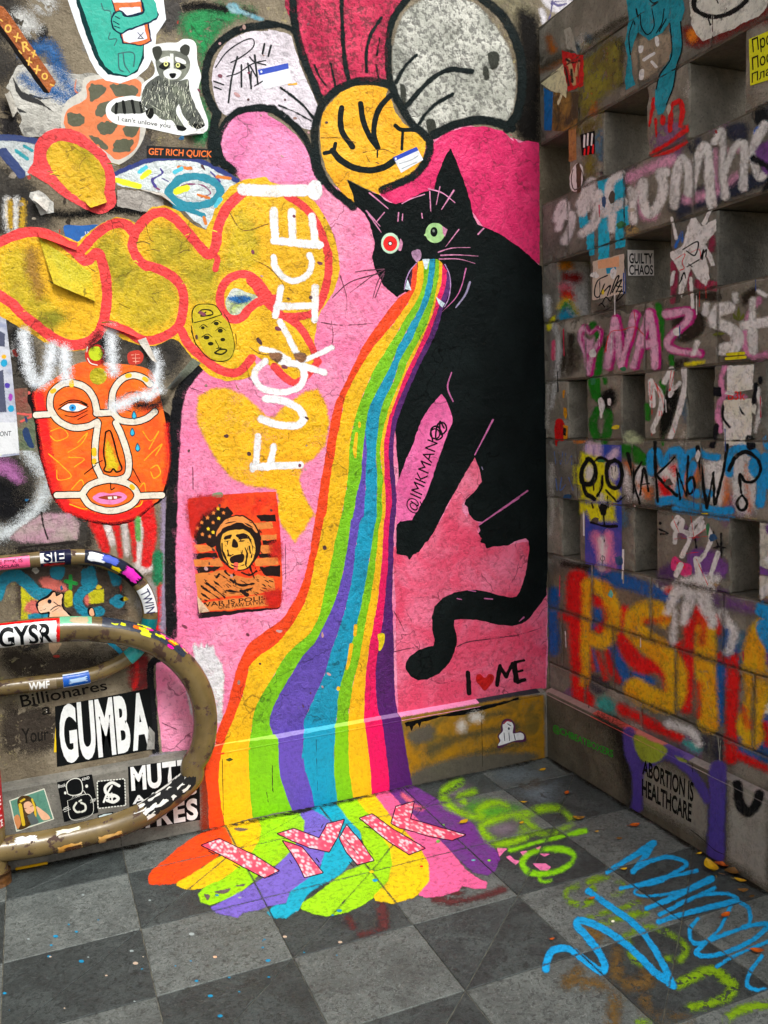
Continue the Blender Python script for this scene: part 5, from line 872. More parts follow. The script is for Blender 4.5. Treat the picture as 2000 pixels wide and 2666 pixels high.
paint('raccoon_tail', rc, 'B', 10, (70, 74, 66), 'b A 685,680 710,640 780,618 850,622 890,650 890,695 800,700 720,700', style='paper', rough=1.2); marks('tail_ring', rc, 'B', 11, (24, 26, 24), 's18 A 720,640 715,695;s18 A 760,625 770,695;s18 A 815,622 830,695;s14 A 865,630 875,690', rough=.6, style='print')
hd = paint('raccoon_head', rc, 'B', 11, (86, 90, 80), 'b A 960,370 975,320 1060,310 1140,330 1172,380 1165,440 1120,490 1060,498 1000,480 970,430', style='paper', col2=(130, 134, 120), rough=1); marks('raccoon_ear', rc, 'B', 12, (60, 62, 56), 'b A 940,300 985,285 1000,330 965,375;b A 1110,300 1140,272 1172,290 1160,340 1125,330', rough=.6, style='paper')
marks('face_mask', rc, 'B', 12, (226, 228, 222), 'b A 985,365 1040,345 1060,380 1000,385;b A 1085,350 1140,370 1145,395 1090,380;b A 1010,440 1060,420 1120,440 1100,480 1060,490 1020,475;p A 1050,330 1070,330 1072,430 1050,430', rough=.4, style='paper'); marks('eye_patch', rc, 'B', 13, (26, 28, 26), 'b A 980,410 1020,380 1050,395 1020,430;b A 1075,395 1110,385 1150,415 1105,430', rough=.4, style='print')
marks('raccoon_eye', rc, 'B', 14, (220, 222, 150), 'e A 1024,394 14,15;e A 1098,402 14,15', rough=.1, style='print'); marks('raccoon_eye', rc, 'B', 15, (16, 16, 16), 'e A 1024,393 6,7;e A 1098,401 6,7;b A 1045,455 1085,452 1080,475 1060,482', rough=.1, style='print')
marks('fur_line', rc, 'B', 11, (196, 200, 180), 's4 A 930,560 945,620;s4 A 970,540 990,640;s4 A 1020,540 1040,650;s4 A 1060,520 1075,600;s4 A 1130,540 1145,640;s4 A 1160,600 1200,720;s4 A 920,640 1000,690;s4 A 1000,600 1030,700;s4 A 1100,660 1130,760', rough=.4, style='print'); marks('paw', rc, 'B', 12, (24, 26, 24), 'b A 900,680 940,665 950,700 930,735 905,715;b A 1090,770 1150,790 1130,808 1095,800;b A 1190,760 1262,770 1230,795 1200,790', rough=.8, style='print')
rl = random.Random(3); hat = []
poly_b = prim('b A 950,480 1000,470 1100,500 1160,490 1172,560 1200,640 1250,730 1262,775 1200,790 1170,770 1120,690 1105,640 1090,700 1140,790 1120,808 1090,790 1060,740 1000,735 950,700 890,660 872,610 890,540')[2]
for k in range(420):
    x, y = rl.uniform(870, 1265), rl.uniform(470, 800); q = np.array([[x, y]]) * (700 / 1659)
    if not inside(q[:, 0], q[:, 1], poly_b)[0]: continue
    dx, dy = rl.uniform(-14, 4), rl.uniform(14, 34); hat.append((rl.random() < .5, 'l3 A %.0f,%.0f %.0f,%.0f' % (x, y, x + dx, y + dy)))
for lt_, c_ in ((True, (206, 208, 190)), (False, (20, 22, 20))): o_ = paint('fur_hatching', rc, 'B', 12, c_, ';'.join(t for a_, t in hat if a_ == lt_), style='print', rough=0, cell=1.4); o_['kind'] = 'stuff'
letters('lettering', rc, 'B', 13, (26, 26, 30), "I can't unlove you", 'A 728,715 1052,762 1050,798 728,752', .004)
gr = sticker('slogan_sticker', 'narrow black sticker with orange words Get Rich Quick', 'sticker', 'B', 6, (36, 40, 42), 'p A 905,898 1282,918 1278,982 905,976'); letters('lettering', gr, 'B', 7, (226, 116, 60), 'GET RICH QUICK', 'A 918,912 1312,930 1305,978 916,962', .02)
# multicolour lens-shaped painting on paper
le = sticker('painted_paper', 'white torn paper daubed with blue, teal and orange rings like an eye', 'poster', 'B', 5, (214, 222, 222), 'p A 700,1062 800,1020 900,982 1050,968 1200,978 1330,1028 1470,1108 1482,1145 1400,1235 1330,1335 1272,1412 1200,1360 1090,1262 980,1182 860,1168 720,1142', style='wall', rough=2)
deco(le, 'B', 6, [('daub', (24, 42, 110), 's30 A 715,1070 820,1025 920,990 1060,975 1200,985 1330,1035 1465,1115'), ('daub', (0, 130, 150), 's50 A 1060,1150 1120,1100 1230,1090 1330,1130 1360,1190 1300,1250 1180,1270 1080,1240 1040,1190 1060,1150;s30 A 1080,1280 1180,1300 1260,1330'), ('daub', (226, 236, 60), 's40 A 1090,1180 1150,1160;s34 A 720,1110 860,1150;s30 A 880,1090 920,1060'), ('daub', (60, 50, 130), 's14 A 960,1150 940,1110 1000,1070 990,1040;s10 A 1000,1100 1040,1120;s12 A 1300,1060 1360,1120'), ('daub', (206, 120, 60), 's22 A 1100,1030 1180,1040;s20 A 1340,1090 1420,1100;s18 A 1220,1200 1290,1220;s18 A 1260,1340 1270,1380'), ('daub', (90, 190, 210), 's26 A 860,1060 900,1030;s30 A 1080,1060 1120,1040;s26 A 1330,1270 1360,1230'), ('daub', (120, 30, 90), 's8 A 1090,1180 1140,1140 1240,1140 1300,1190 1240,1220;s8 A 950,1150 985,1170')], soft=2, rough=1.5, style='paper')
lf = sticker('painted_paper', 'torn white scrap with blue and red daubs at the left edge', 'poster', 'B', 5, (200, 206, 206), 'p A -40,865 60,850 230,880 215,1000 180,1080 120,1090 60,1000 -40,910', style='wall', rough=2); deco(lf, 'B', 6, [('daub', (30, 50, 100), 's40 A -20,850 80,850 220,870;s60 A 20,940 80,1010 130,1070'), ('daub', (40, 140, 150), 's24 A 100,930 170,980;s20 A 150,900 200,930'), ('daub', (214, 90, 80), 's30 A 180,1060 200,1030')], soft=3, rough=1.5, style='paper')
pp = sticker('torn_bill', 'speckled grey paper remnant under the eye-like painted paper', 'poster', 'B', 4, (182, 176, 168), 'p A 720,1170 860,1175 980,1190 1010,1240 1010,1300 900,1310 800,1290 725,1270', style='wall', rough=2, col2=(140, 134, 128)); tb = sticker('blue_sticker', 'blue sticker with a small white 138 above the yellow letters', 'sticker', 'B', 4, (12, 90, 160), 'b A 400,1390 500,1392 610,1388 600,1440 540,1490 490,1500 420,1480 398,1440'); letters('lettering', tb, 'B', 5, (220, 228, 236), '138', 'A 525,1428 565,1428 565,1445 525,1445', .01); paint('printed_shape', tb, 'B', 5, (170, 190, 210), 'e A 525,1470 28,18', style='paper')
sb = sticker('torn_scrap', 'crumpled white paper scrap beside the coral ring letter', 'paper', 'B', 5, (190, 188, 182), 'p A 185,1185 240,1170 330,1250 330,1310 250,1330 225,1260 180,1215', style='wall', rough=2)
# name badges on the petals
for q, lab in ((['B 50,430 237,388', 'B 237,388 242,422 60,464', 'B 50,430 237,388 264,510 85,552'], 'white name badge sticker with blue bar on the left white petal'), (['', 'B 885,970 1030,905 1042,927 897,993', 'B 885,970 1030,905 1072,985 935,1066'], 'white name badge sticker with blue bar on the smiling flower face')):
    o = sticker('name_badge', lab, 'sticker', 'B', 9, (226, 228, 232), 'p ' + q[2], group='name badges on the flower'); bar = q[1] if 'B 885' in q[1] else 'B 50,430 237,388 242,422 60,464'
    paint('blue_bar', o, 'B', 10, (34, 66, 170), 'p ' + bar, style='print', rough=.2)
    t = P(bar)[0]; a, b = t[0], t[1]; marks('bar_print', o, 'B', 11, (226, 232, 240), 'e X %.1f,%.1f 2.6,3.2' % (a[0] * .88 + b[0] * .12, a[1] * .88 + b[1] * .12 + 7), style='print', rough=0)
    if 'B 885' in q[1]: marks('badge_scrawl', o, 'B', 11, (150, 156, 160), 's5 B 925,1010 1000,985 1040,960;s5 B 940,1040 1030,1000', style='print', rough=.3)
marks('marker_scrawl', bw, 'B', 10, (40, 42, 44), 's8 A 1330,415 1400,320 1500,252 1560,240 1562,290 1490,350 1425,385;s12 A 1465,350 1430,480 1410,632;s8 A 1400,470 1470,450 1560,392 1640,372;s12 A 1490,400 1490,535;s11 A 1530,390 1552,545;s12 A 1572,340 1592,520;s9 A 1320,500 1380,522;s9 A 1322,535 1365,552;s10 A 1632,270 1620,332;s13 B 92,270 80,330;s13 B 132,280 115,345;s9 B 0,400 40,470;s8 B 0,350 30,380 100,400;s9 B 10,440 8,545;s8 B 30,530 80,500', style='smooth', rough=.3); paint('tape_scrap', bw, 'B', 10, (222, 170, 80), 'p B 232,515 292,508 294,522 236,530', style='paper')
# orange mask poster
mk = sticker('mask_poster', 'orange face poster with white spectacle lines, blue eye and tears', 'poster', 'B', 5, (238, 116, 30), 'b D 215,880 240,1060 265,1230 305,1400 345,1515 410,1590 G 480,85 570,122 665,140 765,130 850,95 920,40 D 985,1540 1028,1420 1045,1280 1030,1130 1010,1000 960,800 900,730 700,700 540,690 440,720 330,800', style='smooth', col2=(232, 88, 22))
paint('poster_edge', mk, 'B', 4, (18, 16, 16), 'b D 195,880 215,1060 235,1230 280,1400 325,1530 395,1610 G 470,105 560,142 665,160 775,150 865,112 940,50 D 1005,1540 1048,1420 1062,1280 1045,1130 1010,990 600,980', style='smooth')
marks('red_shade', mk, 'B', 6, (222, 40, 26), 's70 D 240,900 275,1100 300,1300 350,1480 420,1590;s60 G 450,60 560,100 680,115 800,95 920,20;s24 D 1026,1080 1034,1300 1010,1440', soft=10, style='smooth')
CRM = (226, 216, 200)
GL = ['D 600,1010 580,920 530,852 450,822 380,832 320,885 308,960 325,1010 370,1062 450,1098 540,1090 600,1062', 'D 690,1000 690,940 702,865 752,800 820,775 885,792 925,830', 'D 700,1010 745,1052 830,1062 905,1040 955,1000', 'D 595,1010 700,1005', 'D 605,1070 588,1200 590,1320 622,1398', 'D 715,1070 752,1150 792,1280 792,1370 762,1410 690,1422 622,1400', 'D 505,1510 560,1450 680,1420 800,1450 848,1515 800,1580 680,1612 560,1580 505,1510', 'D 350,1515 500,1512', 'D 850,1520 1000,1515', 'D 222,1020 300,1016']
for s in GL:
    paint('spectacle_line', mk, 'B', 7, (22, 18, 16), 's50 ' + s, style='smooth', rough=.4); paint('spectacle_line', mk, 'B', 8, CRM, 's37 ' + s, style='smooth', rough=.3)
marks('ring_mark', mk, 'B', 9, (240, 190, 50), 's30 D 440,812 442,835;s28 D 322,875 335,868;s28 D 785,778 800,776;s26 D 890,795 905,805;s30 D 580,1235 582,1262;s28 D 582,1300 582,1312;s28 D 812,1460 820,1470', style='smooth', rough=.2)
pe = paint('painted_eye', mk, 'B', 9, (238, 236, 228), 'p D 372,980 420,950 480,948 538,972 480,998 420,996', style='smooth', rough=.3); paint('iris', pe, 'B', 10, (60, 150, 210), 'e D 448,975 22,21', style='print', rough=.1); paint('pupil', pe, 'B', 11, (20, 60, 110), 'e D 448,975 8,8', style='print', rough=0)
BL_ = (30, 22, 18)
marks('drawn_line', mk, 'B', 11, BL_, 's7 D 360,985 420,945 490,942 545,968;s6 D 372,982 420,1000 485,1000 538,975;s7 D 370,960 430,930 490,932 538,955;s5 D 400,1022 460,1030 540,992;s5 D 480,1048 540,1015;s10 D 652,1125 640,1250 652,1325 642,1362 680,1372 700,1352 720,1372 752,1352 730,1290 702,1180 680,1118 652,1125;s6 D 520,1385 590,1330;s6 D 590,1320 632,1300;s6 D 820,1350 865,1435;s7 D 682,1440 686,1480 706,1470;s5 D 750,915 800,880 870,880;s5 D 770,985 810,998', style='print', rough=.3)
paint('nose_shade', mk, 'B', 10, (214, 190, 50), 'b D 660,1180 700,1250 735,1340 715,1365 690,1350 655,1360 650,1280', soft=10, style='smooth')
lp = paint('painted_lips', mk, 'B', 10, (238, 136, 186), 'b D 572,1530 620,1498 680,1505 740,1495 785,1525 740,1562 680,1572 610,1562', style='smooth', rough=.4); paint('lip_gap', lp, 'B', 11, (150, 60, 30), 'b D 605,1530 680,1515 755,1525 690,1545', style='smooth', rough=.3); marks('tooth', lp, 'B', 12, (236, 232, 224), 'p D 665,1525 692,1522 690,1540 668,1540;p D 700,1522 722,1522 722,1536 704,1538', style='smooth', rough=.1)
for cx, cy in ((828, 1020), (817, 1125), (850, 1220)):
    t = paint('tear_drop', mk, 'B', 10, (20, 70, 90), 'b D %d,%d %d,%d %d,%d %d,%d' % (cx - 2, cy - 28, cx + 17, cy + 8, cx, cy + 28, cx - 17, cy + 8), style='print', rough=.1); paint('tear_drop', t, 'B', 11, (70, 180, 216), 'b D %d,%d %d,%d %d,%d %d,%d' % (cx - 1, cy - 18, cx + 11, cy + 8, cx, cy + 20, cx - 11, cy + 8), style='print', rough=.1)
marks('scribble', mk, 'B', 7, (252, 176, 70), 's6 D 310,1120 380,1100 420,1150 350,1180 310,1150;s6 D 420,1250 500,1200 540,1130 480,1190;s6 D 300,1260 380,1330 440,1400 360,1420 350,1360;s6 D 420,1280 520,1290 460,1340;s6 D 880,1120 930,1180 980,1120 920,1230;s6 D 890,1300 940,1250 1000,1200 960,1270;s6 D 930,1350 970,1330 990,1380 950,1410 930,1370;s6 D 440,1480 500,1420 520,1460;s6 D 860,1470 890,1440 900,1500;s6 G 430,30 520,60 560,40;s6 G 780,60 860,40 880,10', style='smooth', rough=.3)
ds = sticker('dot_sticker', 'round olive dot stuck on the orange mask forehead', 'sticker', 'B', 12, (184, 172, 52), 'e D 606,780 54,52', style='wall')
rs = sticker('round_sticker', 'lime green round sticker with a red lettered rim above the mask', 'sticker', 'B', 6, (190, 50, 40), 'e D 590,650 66,68'); paint('sticker_centre', rs, 'B', 7, (190, 204, 46), 'e D 592,640 44,46', style='paper'); marks('rim_print', rs, 'B', 8, (230, 220, 210), 's6 D 540,670 560,700 600,712;s6 D 535,630 540,600', style='print', rough=.3)
rs2 = sticker('square_sticker', 'small red square print sticker above the mask, right side', 'sticker', 'B', 6, (186, 60, 48), 'b D 790,640 850,620 885,650 870,700 800,705'); marks('printed_line', rs2, 'B', 7, (226, 170, 150), 's5 D 810,650 860,645;s5 D 815,670 865,668;s5 D 820,690 860,688;s5 D 835,640 838,700', style='print', rough=.3)
marks('spray_drip', bw, 'B', 12, (226, 230, 234), 's70 D 150,520 170,700 220,815 285,790 310,680 325,600;s70 D 395,620 405,700 405,790;s64 D 690,500 690,640 700,750;s50 D 955,640 962,760;s64 D 700,970 820,930 930,890 980,870;s60 D 905,930 960,850 970,700', soft=20, style='smooth'); marks('spray_drip', bw, 'B', 12, (30, 30, 32), 's60 D 95,520 140,720;s40 D 640,560 645,680;s50 D 850,960 960,960 1000,930;s40 D 610,520 560,590', soft=20, style='smooth')
# far-left pasted bill
lb = sticker('pasted_bill', 'pale dotted paper bill at the left edge with a lime green scrawl', 'poster', 'B', 6, (196, 198, 206), 'p D -60,380 35,420 70,700 100,1000 120,1265 -60,1290', style='smooth', col2=(140, 146, 170)); deco(lb, 'B', 7, [('printed_dot', (20, 150, 190), 'e D 25,700 22,24;e D 68,980 20,22'), ('printed_dot', (220, 170, 40), 'e D 24,660 16,14'), ('printed_dot', (70, 50, 150), 'e D 45,838 18,18'), ('printed_dot', (150, 60, 160), 'e D 65,910 14,24'), ('printed_dot', (210, 50, 30), 'e D 22,968 10,12'), ('printed_patch', (70, 74, 96), 'p D -40,760 20,740 40,1000 -40,1010;p D -40,480 30,520 30,600 -40,590'), ('printed_patch', (214, 216, 218), 'p D -40,1065 105,1065 118,1255 -40,1270'), ('scrawl', (196, 220, 30), 's44 D -20,1180 60,1170 70,1220 -10,1250')], soft=3)
letters('lettering', lb, 'B', 9, (26, 26, 30), 'ONT', 'D 0,1122 70,1118 68,1148 0,1152', .005)
cg = sticker('collage_scrap', 'crowded green and red collage scrap left of the mask poster', 'poster', 'B', 3, (92, 104, 80), 'p D 80,860 190,850 215,1000 215,1240 120,1240 100,1000', style='wall', col2=(130, 60, 56)); marks('printed_patch', cg, 'B', 4, (206, 92, 86), 's16 D 180,880 195,960;s14 D 110,1010 200,1020;s12 D 130,1060 190,1030', rough=1, style='paper'); marks('printed_patch', cg, 'B', 4, (24, 50, 90), 'b D 140,1120 170,1100 190,1160 210,1220 170,1210;b D 150,1030 170,1040 165,1070', rough=1, style='paper')
# war poster
wp = sticker('print_poster', 'red and orange poster of a shouting helmeted figure before a striped flag', 'poster', 'B', 7, (214, 60, 44), 'p M 95,165 600,100 1380,50 1440,650 1470,1480 1430,1720 260,1800 240,1500 150,700', style='smooth', rough=1.2, col2=(226, 86, 50))
OR, DKP = (216, 132, 76), (38, 28, 26)
marks('poster_edge', wp, 'B', 6, (36, 28, 30), 'p M 240,1780 1440,1690 1430,1740 900,1800 260,1890', style='paper'); paint('poster_fade', wp, 'B', 8, (236, 130, 166), 's60 M 90,130 140,700 200,1400 240,1800', soft=20, style='smooth')
marks('flag_stripe', wp, 'B', 8, OR, 'p M 190,1040 560,1010 620,1130 210,1130;p M 205,1240 420,1220 600,1180 760,1250 1000,1300 1110,1250 1340,1300 1370,1480 1080,1530 620,1570 260,1640 240,1500;p M 1000,500 1320,490 1330,580 1080,600;p M 1080,690 1380,670 1390,740 1120,760;p M 1150,830 1390,820 1390,930 1160,940;p M 1060,1020 1400,1000 1410,1110 1080,1130;p M 190,830 480,810 500,900 280,930;p M 260,1660 1280,1530 1270,1700 270,1790', style='smooth', rough=1.5)
marks('flag_stripe', wp, 'B', 8, DKP, 'p M 180,950 520,930 540,1010 190,1030;p M 200,1140 600,1120 480,1210 260,1230;p M 1100,400 1370,380 1370,480 1150,490;p M 1180,755 1390,745 1390,815 1190,820;p M 1120,960 1400,940 1410,1000 1140,1010;p M 1140,1140 1430,1120 1430,1270 1200,1260', style='smooth', rough=2.5); paint('flag_canton', wp, 'B', 8, DKP, 'b M 200,640 260,470 400,320 560,265 700,300 780,380 640,480 540,640 500,840 320,810 220,760', style='smooth', rough=5)
for x, y in ((540, 300), (475, 360), (620, 360), (390, 430), (550, 440), (305, 500), (470, 500), (400, 590), (315, 670), (420, 700), (470, 640), (240, 580)): paint('flag_star', wp, 'B', 9, OR if (x + y) % 3 else (250, 200, 80), 'p M ' + ' '.join('%.0f,%.0f' % (x + (38 if i % 2 == 0 else 16) * math.sin(i * math.pi / 5), y - (38 if i % 2 == 0 else 16) * math.cos(i * math.pi / 5)) for i in range(10)), style='print', rough=.2)
paint('helmet', wp, 'B', 9, DKP, 'b M 500,760 520,600 620,460 780,390 930,400 1060,500 1130,640 1160,800 1130,960 1050,1080 940,1180 780,1190 640,1100 540,960', style='smooth', rough=2); paint('helmet_dome', wp, 'B', 10, (240, 150, 90), 'b M 520,640 600,500 760,410 920,420 1040,520 1100,640 1000,560 860,510 720,530 600,610 520,700', style='smooth', rough=2)
fc = paint('face', wp, 'B', 10, (248, 180, 90), 'b M 590,700 640,640 780,600 920,600 1000,660 1060,780 1080,900 1030,1050 940,1160 820,1180 700,1120 620,990 590,840', style='smooth', rough=1.5)
marks('face_shade', fc, 'B', 11, DKP, 'b M 650,690 740,670 720,720 620,740;b M 800,680 900,650 970,690 900,720 820,720;b M 760,740 800,760 830,850 740,850;b M 720,1010 800,960 910,960 900,1060 820,1080 730,1080;s22 M 930,860 960,960 940,1090;s18 M 990,840 1010,940;s14 M 890,900 880,960;s14 M 620,930 650,1010;s18 M 650,1010 690,1100', style='print', rough=1.6); marks('face_shade', fc, 'B', 12, (230, 100, 90), 'b M 770,1090 830,1090 820,1190 770,1180', style='print', rough=1)
marks('hatching', wp, 'B', 10, DKP, 's26 M 640,1200 700,1260 780,1260;s30 M 720,1320 860,1400 1060,1380;s26 M 660,1480 860,1500 1040,1440;s24 M 300,1420 420,1500 560,1600;s22 M 380,1380 520,1480 640,1580;s22 M 480,1340 600,1440;s20 M 300,1520 420,1600;s30 M 880,1220 1000,1260 1090,1200;s40 M 860,1480 960,1540;s24 M 560,1240 520,1290;s22 M 760,1240 800,1400;s26 M 1000,1130 1060,1300;s20 M 290,1600 380,1625', style='print', rough=2)
letters('lettering', wp, 'B', 11, DKP, 'WAR IS POLISH', 'M 265,1660 1330,1540 1330,1600 275,1730', .012); letters('lettering', wp, 'B', 11, DKP, 'ONE RAW LATVIA', 'M 545,1690 1200,1620 1200,1672 550,1748', .012)
sticker('scrap', 'tiny grey green scrap on the top edge of the red poster', 'sticker', 'B', 10, (120, 150, 120), 'b M 470,80 590,65 610,120 560,145 460,130')
# dog, GUMBA, skirting stickers
dg_ = sticker('dog_sticker', 'cream cartoon dog sticker seen between the rack pipes', 'sticker', 'B', 8, (24, 20, 20), 'b Q 385,640 420,590 510,540 560,490 600,495 620,530 670,510 690,530 680,610 700,690 760,740 780,790 530,800 520,740 440,745 405,700;b Q 945,730 950,680 990,665 1020,700 1030,765 980,770', style='paper'); paint('dog_coat', dg_, 'B', 9, (236, 178, 140), 'b Q 410,640 450,595 530,560 570,510 595,510 610,550 660,525 678,545 665,610 680,690 730,740 755,800 545,800 535,720 450,735 420,700', style='paper', col2=(226, 196, 170)); paint('dog_coat', dg_, 'B', 9, (236, 178, 140), 'b Q 958,715 985,680 1008,700 1015,755 975,760', style='paper')
marks('dog_feature', dg_, 'B', 10, (26, 26, 40), 'e Q 535,605 22,24;s7 Q 435,700 480,695 495,680;s7 Q 580,610 650,660 690,660;s6 Q 560,720 640,670;s10 Q 545,700 600,660 690,640;e Q 400,645 16,16;s6 Q 380,600 410,625;s6 Q 410,580 425,610', style='print', rough=.2)
gm = sticker('gumba_sticker', 'large black sticker reading GUMBA in tall white capitals', 'sticker', 'B', 5, (18, 20, 20), 'p G 338,1278 925,1165 952,1542 352,1652'); word('letter', gm, 'B', 6, (226, 228, 226), 'GUMBA', 'G 352,1272 915,1185 948,1530 375,1640', .04)
sticker('tape_scrap', 'yellow paper sliver at the left edge of the GUMBA sticker', 'paper', 'B', 4, (222, 190, 20), 'p G 345,1370 355,1365 366,1560 332,1562')
sticker('torn_scrap', 'small torn paper tail below the front rack pipe', 'paper', 'B', 6, (190, 160, 130), 'p G 300,888 385,885 350,940 325,962 305,925', rough=1.5, style='wall')
mt = sticker('word_sticker', 'black sticker with bold white capitals on the skirting behind the low pipe', 'sticker', 'S', 3, (18, 19, 20), 'p J 790,72 1228,15 1236,400 802,468'); word('letter', mt, 'S', 4, (226, 226, 224), 'MUTT', 'J 800,75 1180,20 1190,180 808,222', .04); word('letter', mt, 'S', 4, (226, 226, 224), 'AATUB', 'J 810,255 1215,185 1218,240 815,305', .03); word('letter', mt, 'S', 4, (226, 226, 224), 'TRES', 'J 850,345 1222,260 1228,395 860,458', .04)
ph = sticker('photo_print', 'small colour photo print of a blonde person eating, stuck on the skirting', 'photo', 'S', 3, (206, 206, 190), 'p N 130,575 640,398 780,845 235,1030', style='gloss'); paint('photo_ground', ph, 'S', 4, (96, 140, 122), 'p N 150,585 632,418 762,838 245,1005', style='gloss', rough=.1, col2=(70, 110, 96))
deco(ph, 'S', 5, [('hair', (66, 48, 26), 'b N 250,620 270,540 340,505 430,520 500,600 530,700 500,860 400,960 280,1000 250,950 290,800')], style='gloss'); deco(ph, 'S', 6, [('hair', (200, 170, 70), 's50 N 290,640 310,760 340,920;s30 N 460,560 500,680 510,800;s30 N 300,590 350,560'), ('skin', (214, 170, 140), 'b N 345,620 420,590 470,640 490,720 420,770 365,730;b N 520,660 620,720 700,790 720,840 620,860 560,780'), ('skin', (190, 130, 90), 'b N 200,830 260,780 300,880 280,960 245,980')], style='gloss'); deco(ph, 'S', 7, [('cup', (84, 92, 92), 'p N 390,800 470,740 560,880 540,910 450,935')], style='gloss'); deco(ph, 'S', 8, [('face_line', (90, 60, 50), 's9 N 350,695 385,690;s9 N 435,665 480,645;s7 N 410,745 450,735')], style='gloss')
aS = sticker('astronaut_sticker', 'black sticker with white line drawing of a helmeted figure and apple', 'sticker', 'S', 3, (16, 17, 18), 'p N 820,315 1325,198 1420,750 925,890'); deco(aS, 'S', 4, [('drawn_line', (214, 214, 206), 's12 N 975,480 955,360 1000,290 1090,258 1165,290 1190,400 1170,470 1090,500 1020,500 975,480;s9 N 1040,520 1080,520 1180,480;s9 N 970,580 1280,490 1330,770 1030,850 970,580;s9 N 1030,555 1055,505;s9 N 1200,430 1245,495;e N 940,468 18,22;e N 1248,370 20,24;s9 N 905,715 1010,680;s9 N 925,740 1020,700;s9 N 920,690 990,660;s9 N 1300,570 1385,550;s9 N 1300,610 1370,580;s9 N 1300,590 1380,565'), ('apple', (206, 206, 196), 's30 N 1100,610 1062,680 1100,740 1150,740;s30 N 1170,610 1225,640 1230,710 1180,740;s24 N 1140,590 1170,570')], rough=.2); letters('lettering', aS, 'S', 4, (206, 206, 200), 'Book', 'N 835,350 945,320 948,375 840,400', .01); letters('lettering', aS, 'S', 4, (206, 206, 200), 'KIND', 'N 1180,255 1285,225 1290,265 1185,295', .02)
sS = sticker('monogram_sticker', 'black square sticker with a white entwined S monogram and dashed border', 'sticker', 'S', 3, (16, 17, 18), 'p J 598,160 772,143 778,312 603,332'); deco(sS, 'S', 4, [('monogram', (220, 220, 214), 's18 J 735,190 690,170 650,200 660,240 710,250 730,270 700,290 660,280;s12 J 640,290 660,240 690,190;s10 J 670,240 672,285;s10 J 690,236 692,282;s8 J 660,262 702,258')], rough=.2)
for a, b in (((600, 162), (770, 146)), ((770, 146), (776, 310)), ((776, 310), (605, 330)), ((605, 330), (600, 162))):
    for k in range(9): u = (k + .2) / 9; v = (k + .7) / 9; paint('border_dash', sS, 'S', 4, (214, 214, 206), 'l7 J %.0f,%.0f %.0f,%.0f' % (a[0] + (b[0] - a[0]) * u, a[1] + (b[1] - a[1]) * u, a[0] + (b[0] - a[0]) * v, a[1] + (b[1] - a[1]) * v), style='print', rough=0)
sE = sticker('scrap_sticker', 'sliver of a black and white sticker just above the low pipe', 'sticker', 'S', 3, (20, 26, 28), 'p J 602,370 700,350 700,385 605,398'); paint('printed_line', sE, 'S', 4, (200, 214, 214), 's8 J 615,380 650,370 690,366', style='print')
bs_ = sticker('ghost_sticker', 'white puffy baseball-capped cartoon foot sticker on the ochre skirting', 'sticker', 'S', 6, (70, 30, 66), 'b H 1528,1530 1540,1490 1530,1460 1550,1430 1555,1380 1580,1355 1620,1362 1640,1400 1640,1440 1670,1430 1700,1450 1705,1490 1660,1500 1620,1500 1580,1520 1550,1535'); paint('ghost_body', bs_, 'S', 7, (216, 218, 220), 'b H 1535,1520 1548,1490 1540,1460 1562,1430 1562,1390 1585,1368 1612,1372 1628,1400 1625,1445 1670,1440 1692,1455 1690,1480 1640,1488 1590,1505', style='paper', rough=.5); deco(bs_, 'S', 8, [('drawn_line', (150, 40, 60), 's7 H 1568,1385 1590,1366 1612,1372'), ('drawn_line', (60, 64, 80), 's5 H 1592,1385 1612,1398;s5 H 1570,1440 1575,1490;s5 H 1600,1440 1605,1490;s5 H 1632,1450 1640,1485;e H 1600,1415 7,9')], rough=.2)
# right wall stickers
yc = sticker('yellow_card', 'yellow card with black handwritten script on the block wall, top right', 'sticker', 'W', 6, (206, 182, 12), 'p R1 1525,272 1700,200 1700,545 1535,597'); [letters('lettering', yc, 'W', 7, (20, 18, 14), t, q, .012) for t, q in (('Прост', 'R1 1545,270 1760,180 1765,290 1555,390'), ('Пость', 'R1 1545,400 1760,310 1765,390 1550,490'), ('Пласт', 'R1 1545,510 1760,420 1762,480 1545,580'))]
wt = sticker('torn_poster', 'torn whitish poster with a black brushed ring, top right corner', 'poster', 'W', 6, (178, 170, 160), 'p R1 1110,-30 1680,-30 1640,60 1600,112 1400,205 1205,286 1160,240 1128,170', style='block', rough=2); marks('brushed_ring', wt, 'W', 7, (22, 22, 22), 's34 R1 1145,-20 1150,60 1230,108 1340,108 1460,50 1530,-30;s10 R1 1235,110 1258,172;s8 R1 1300,-10 1310,20;s8 R1 1330,140 1370,60', soft=4)
gc = sticker('guilty_sticker', 'white sticker with black scrawled words inside a square opening', 'sticker', J2b, 2, (196, 188, 184), 'p R2 680,402 862,405 865,582 684,582'); [letters('lettering', gc, J2b, 3, (26, 22, 24), t, q, .02) for t, q in (('GUILTY', 'R2 692,425 855,425 855,500 692,498'), ('CHAOS', 'R2 692,505 858,508 858,575 692,578'))]
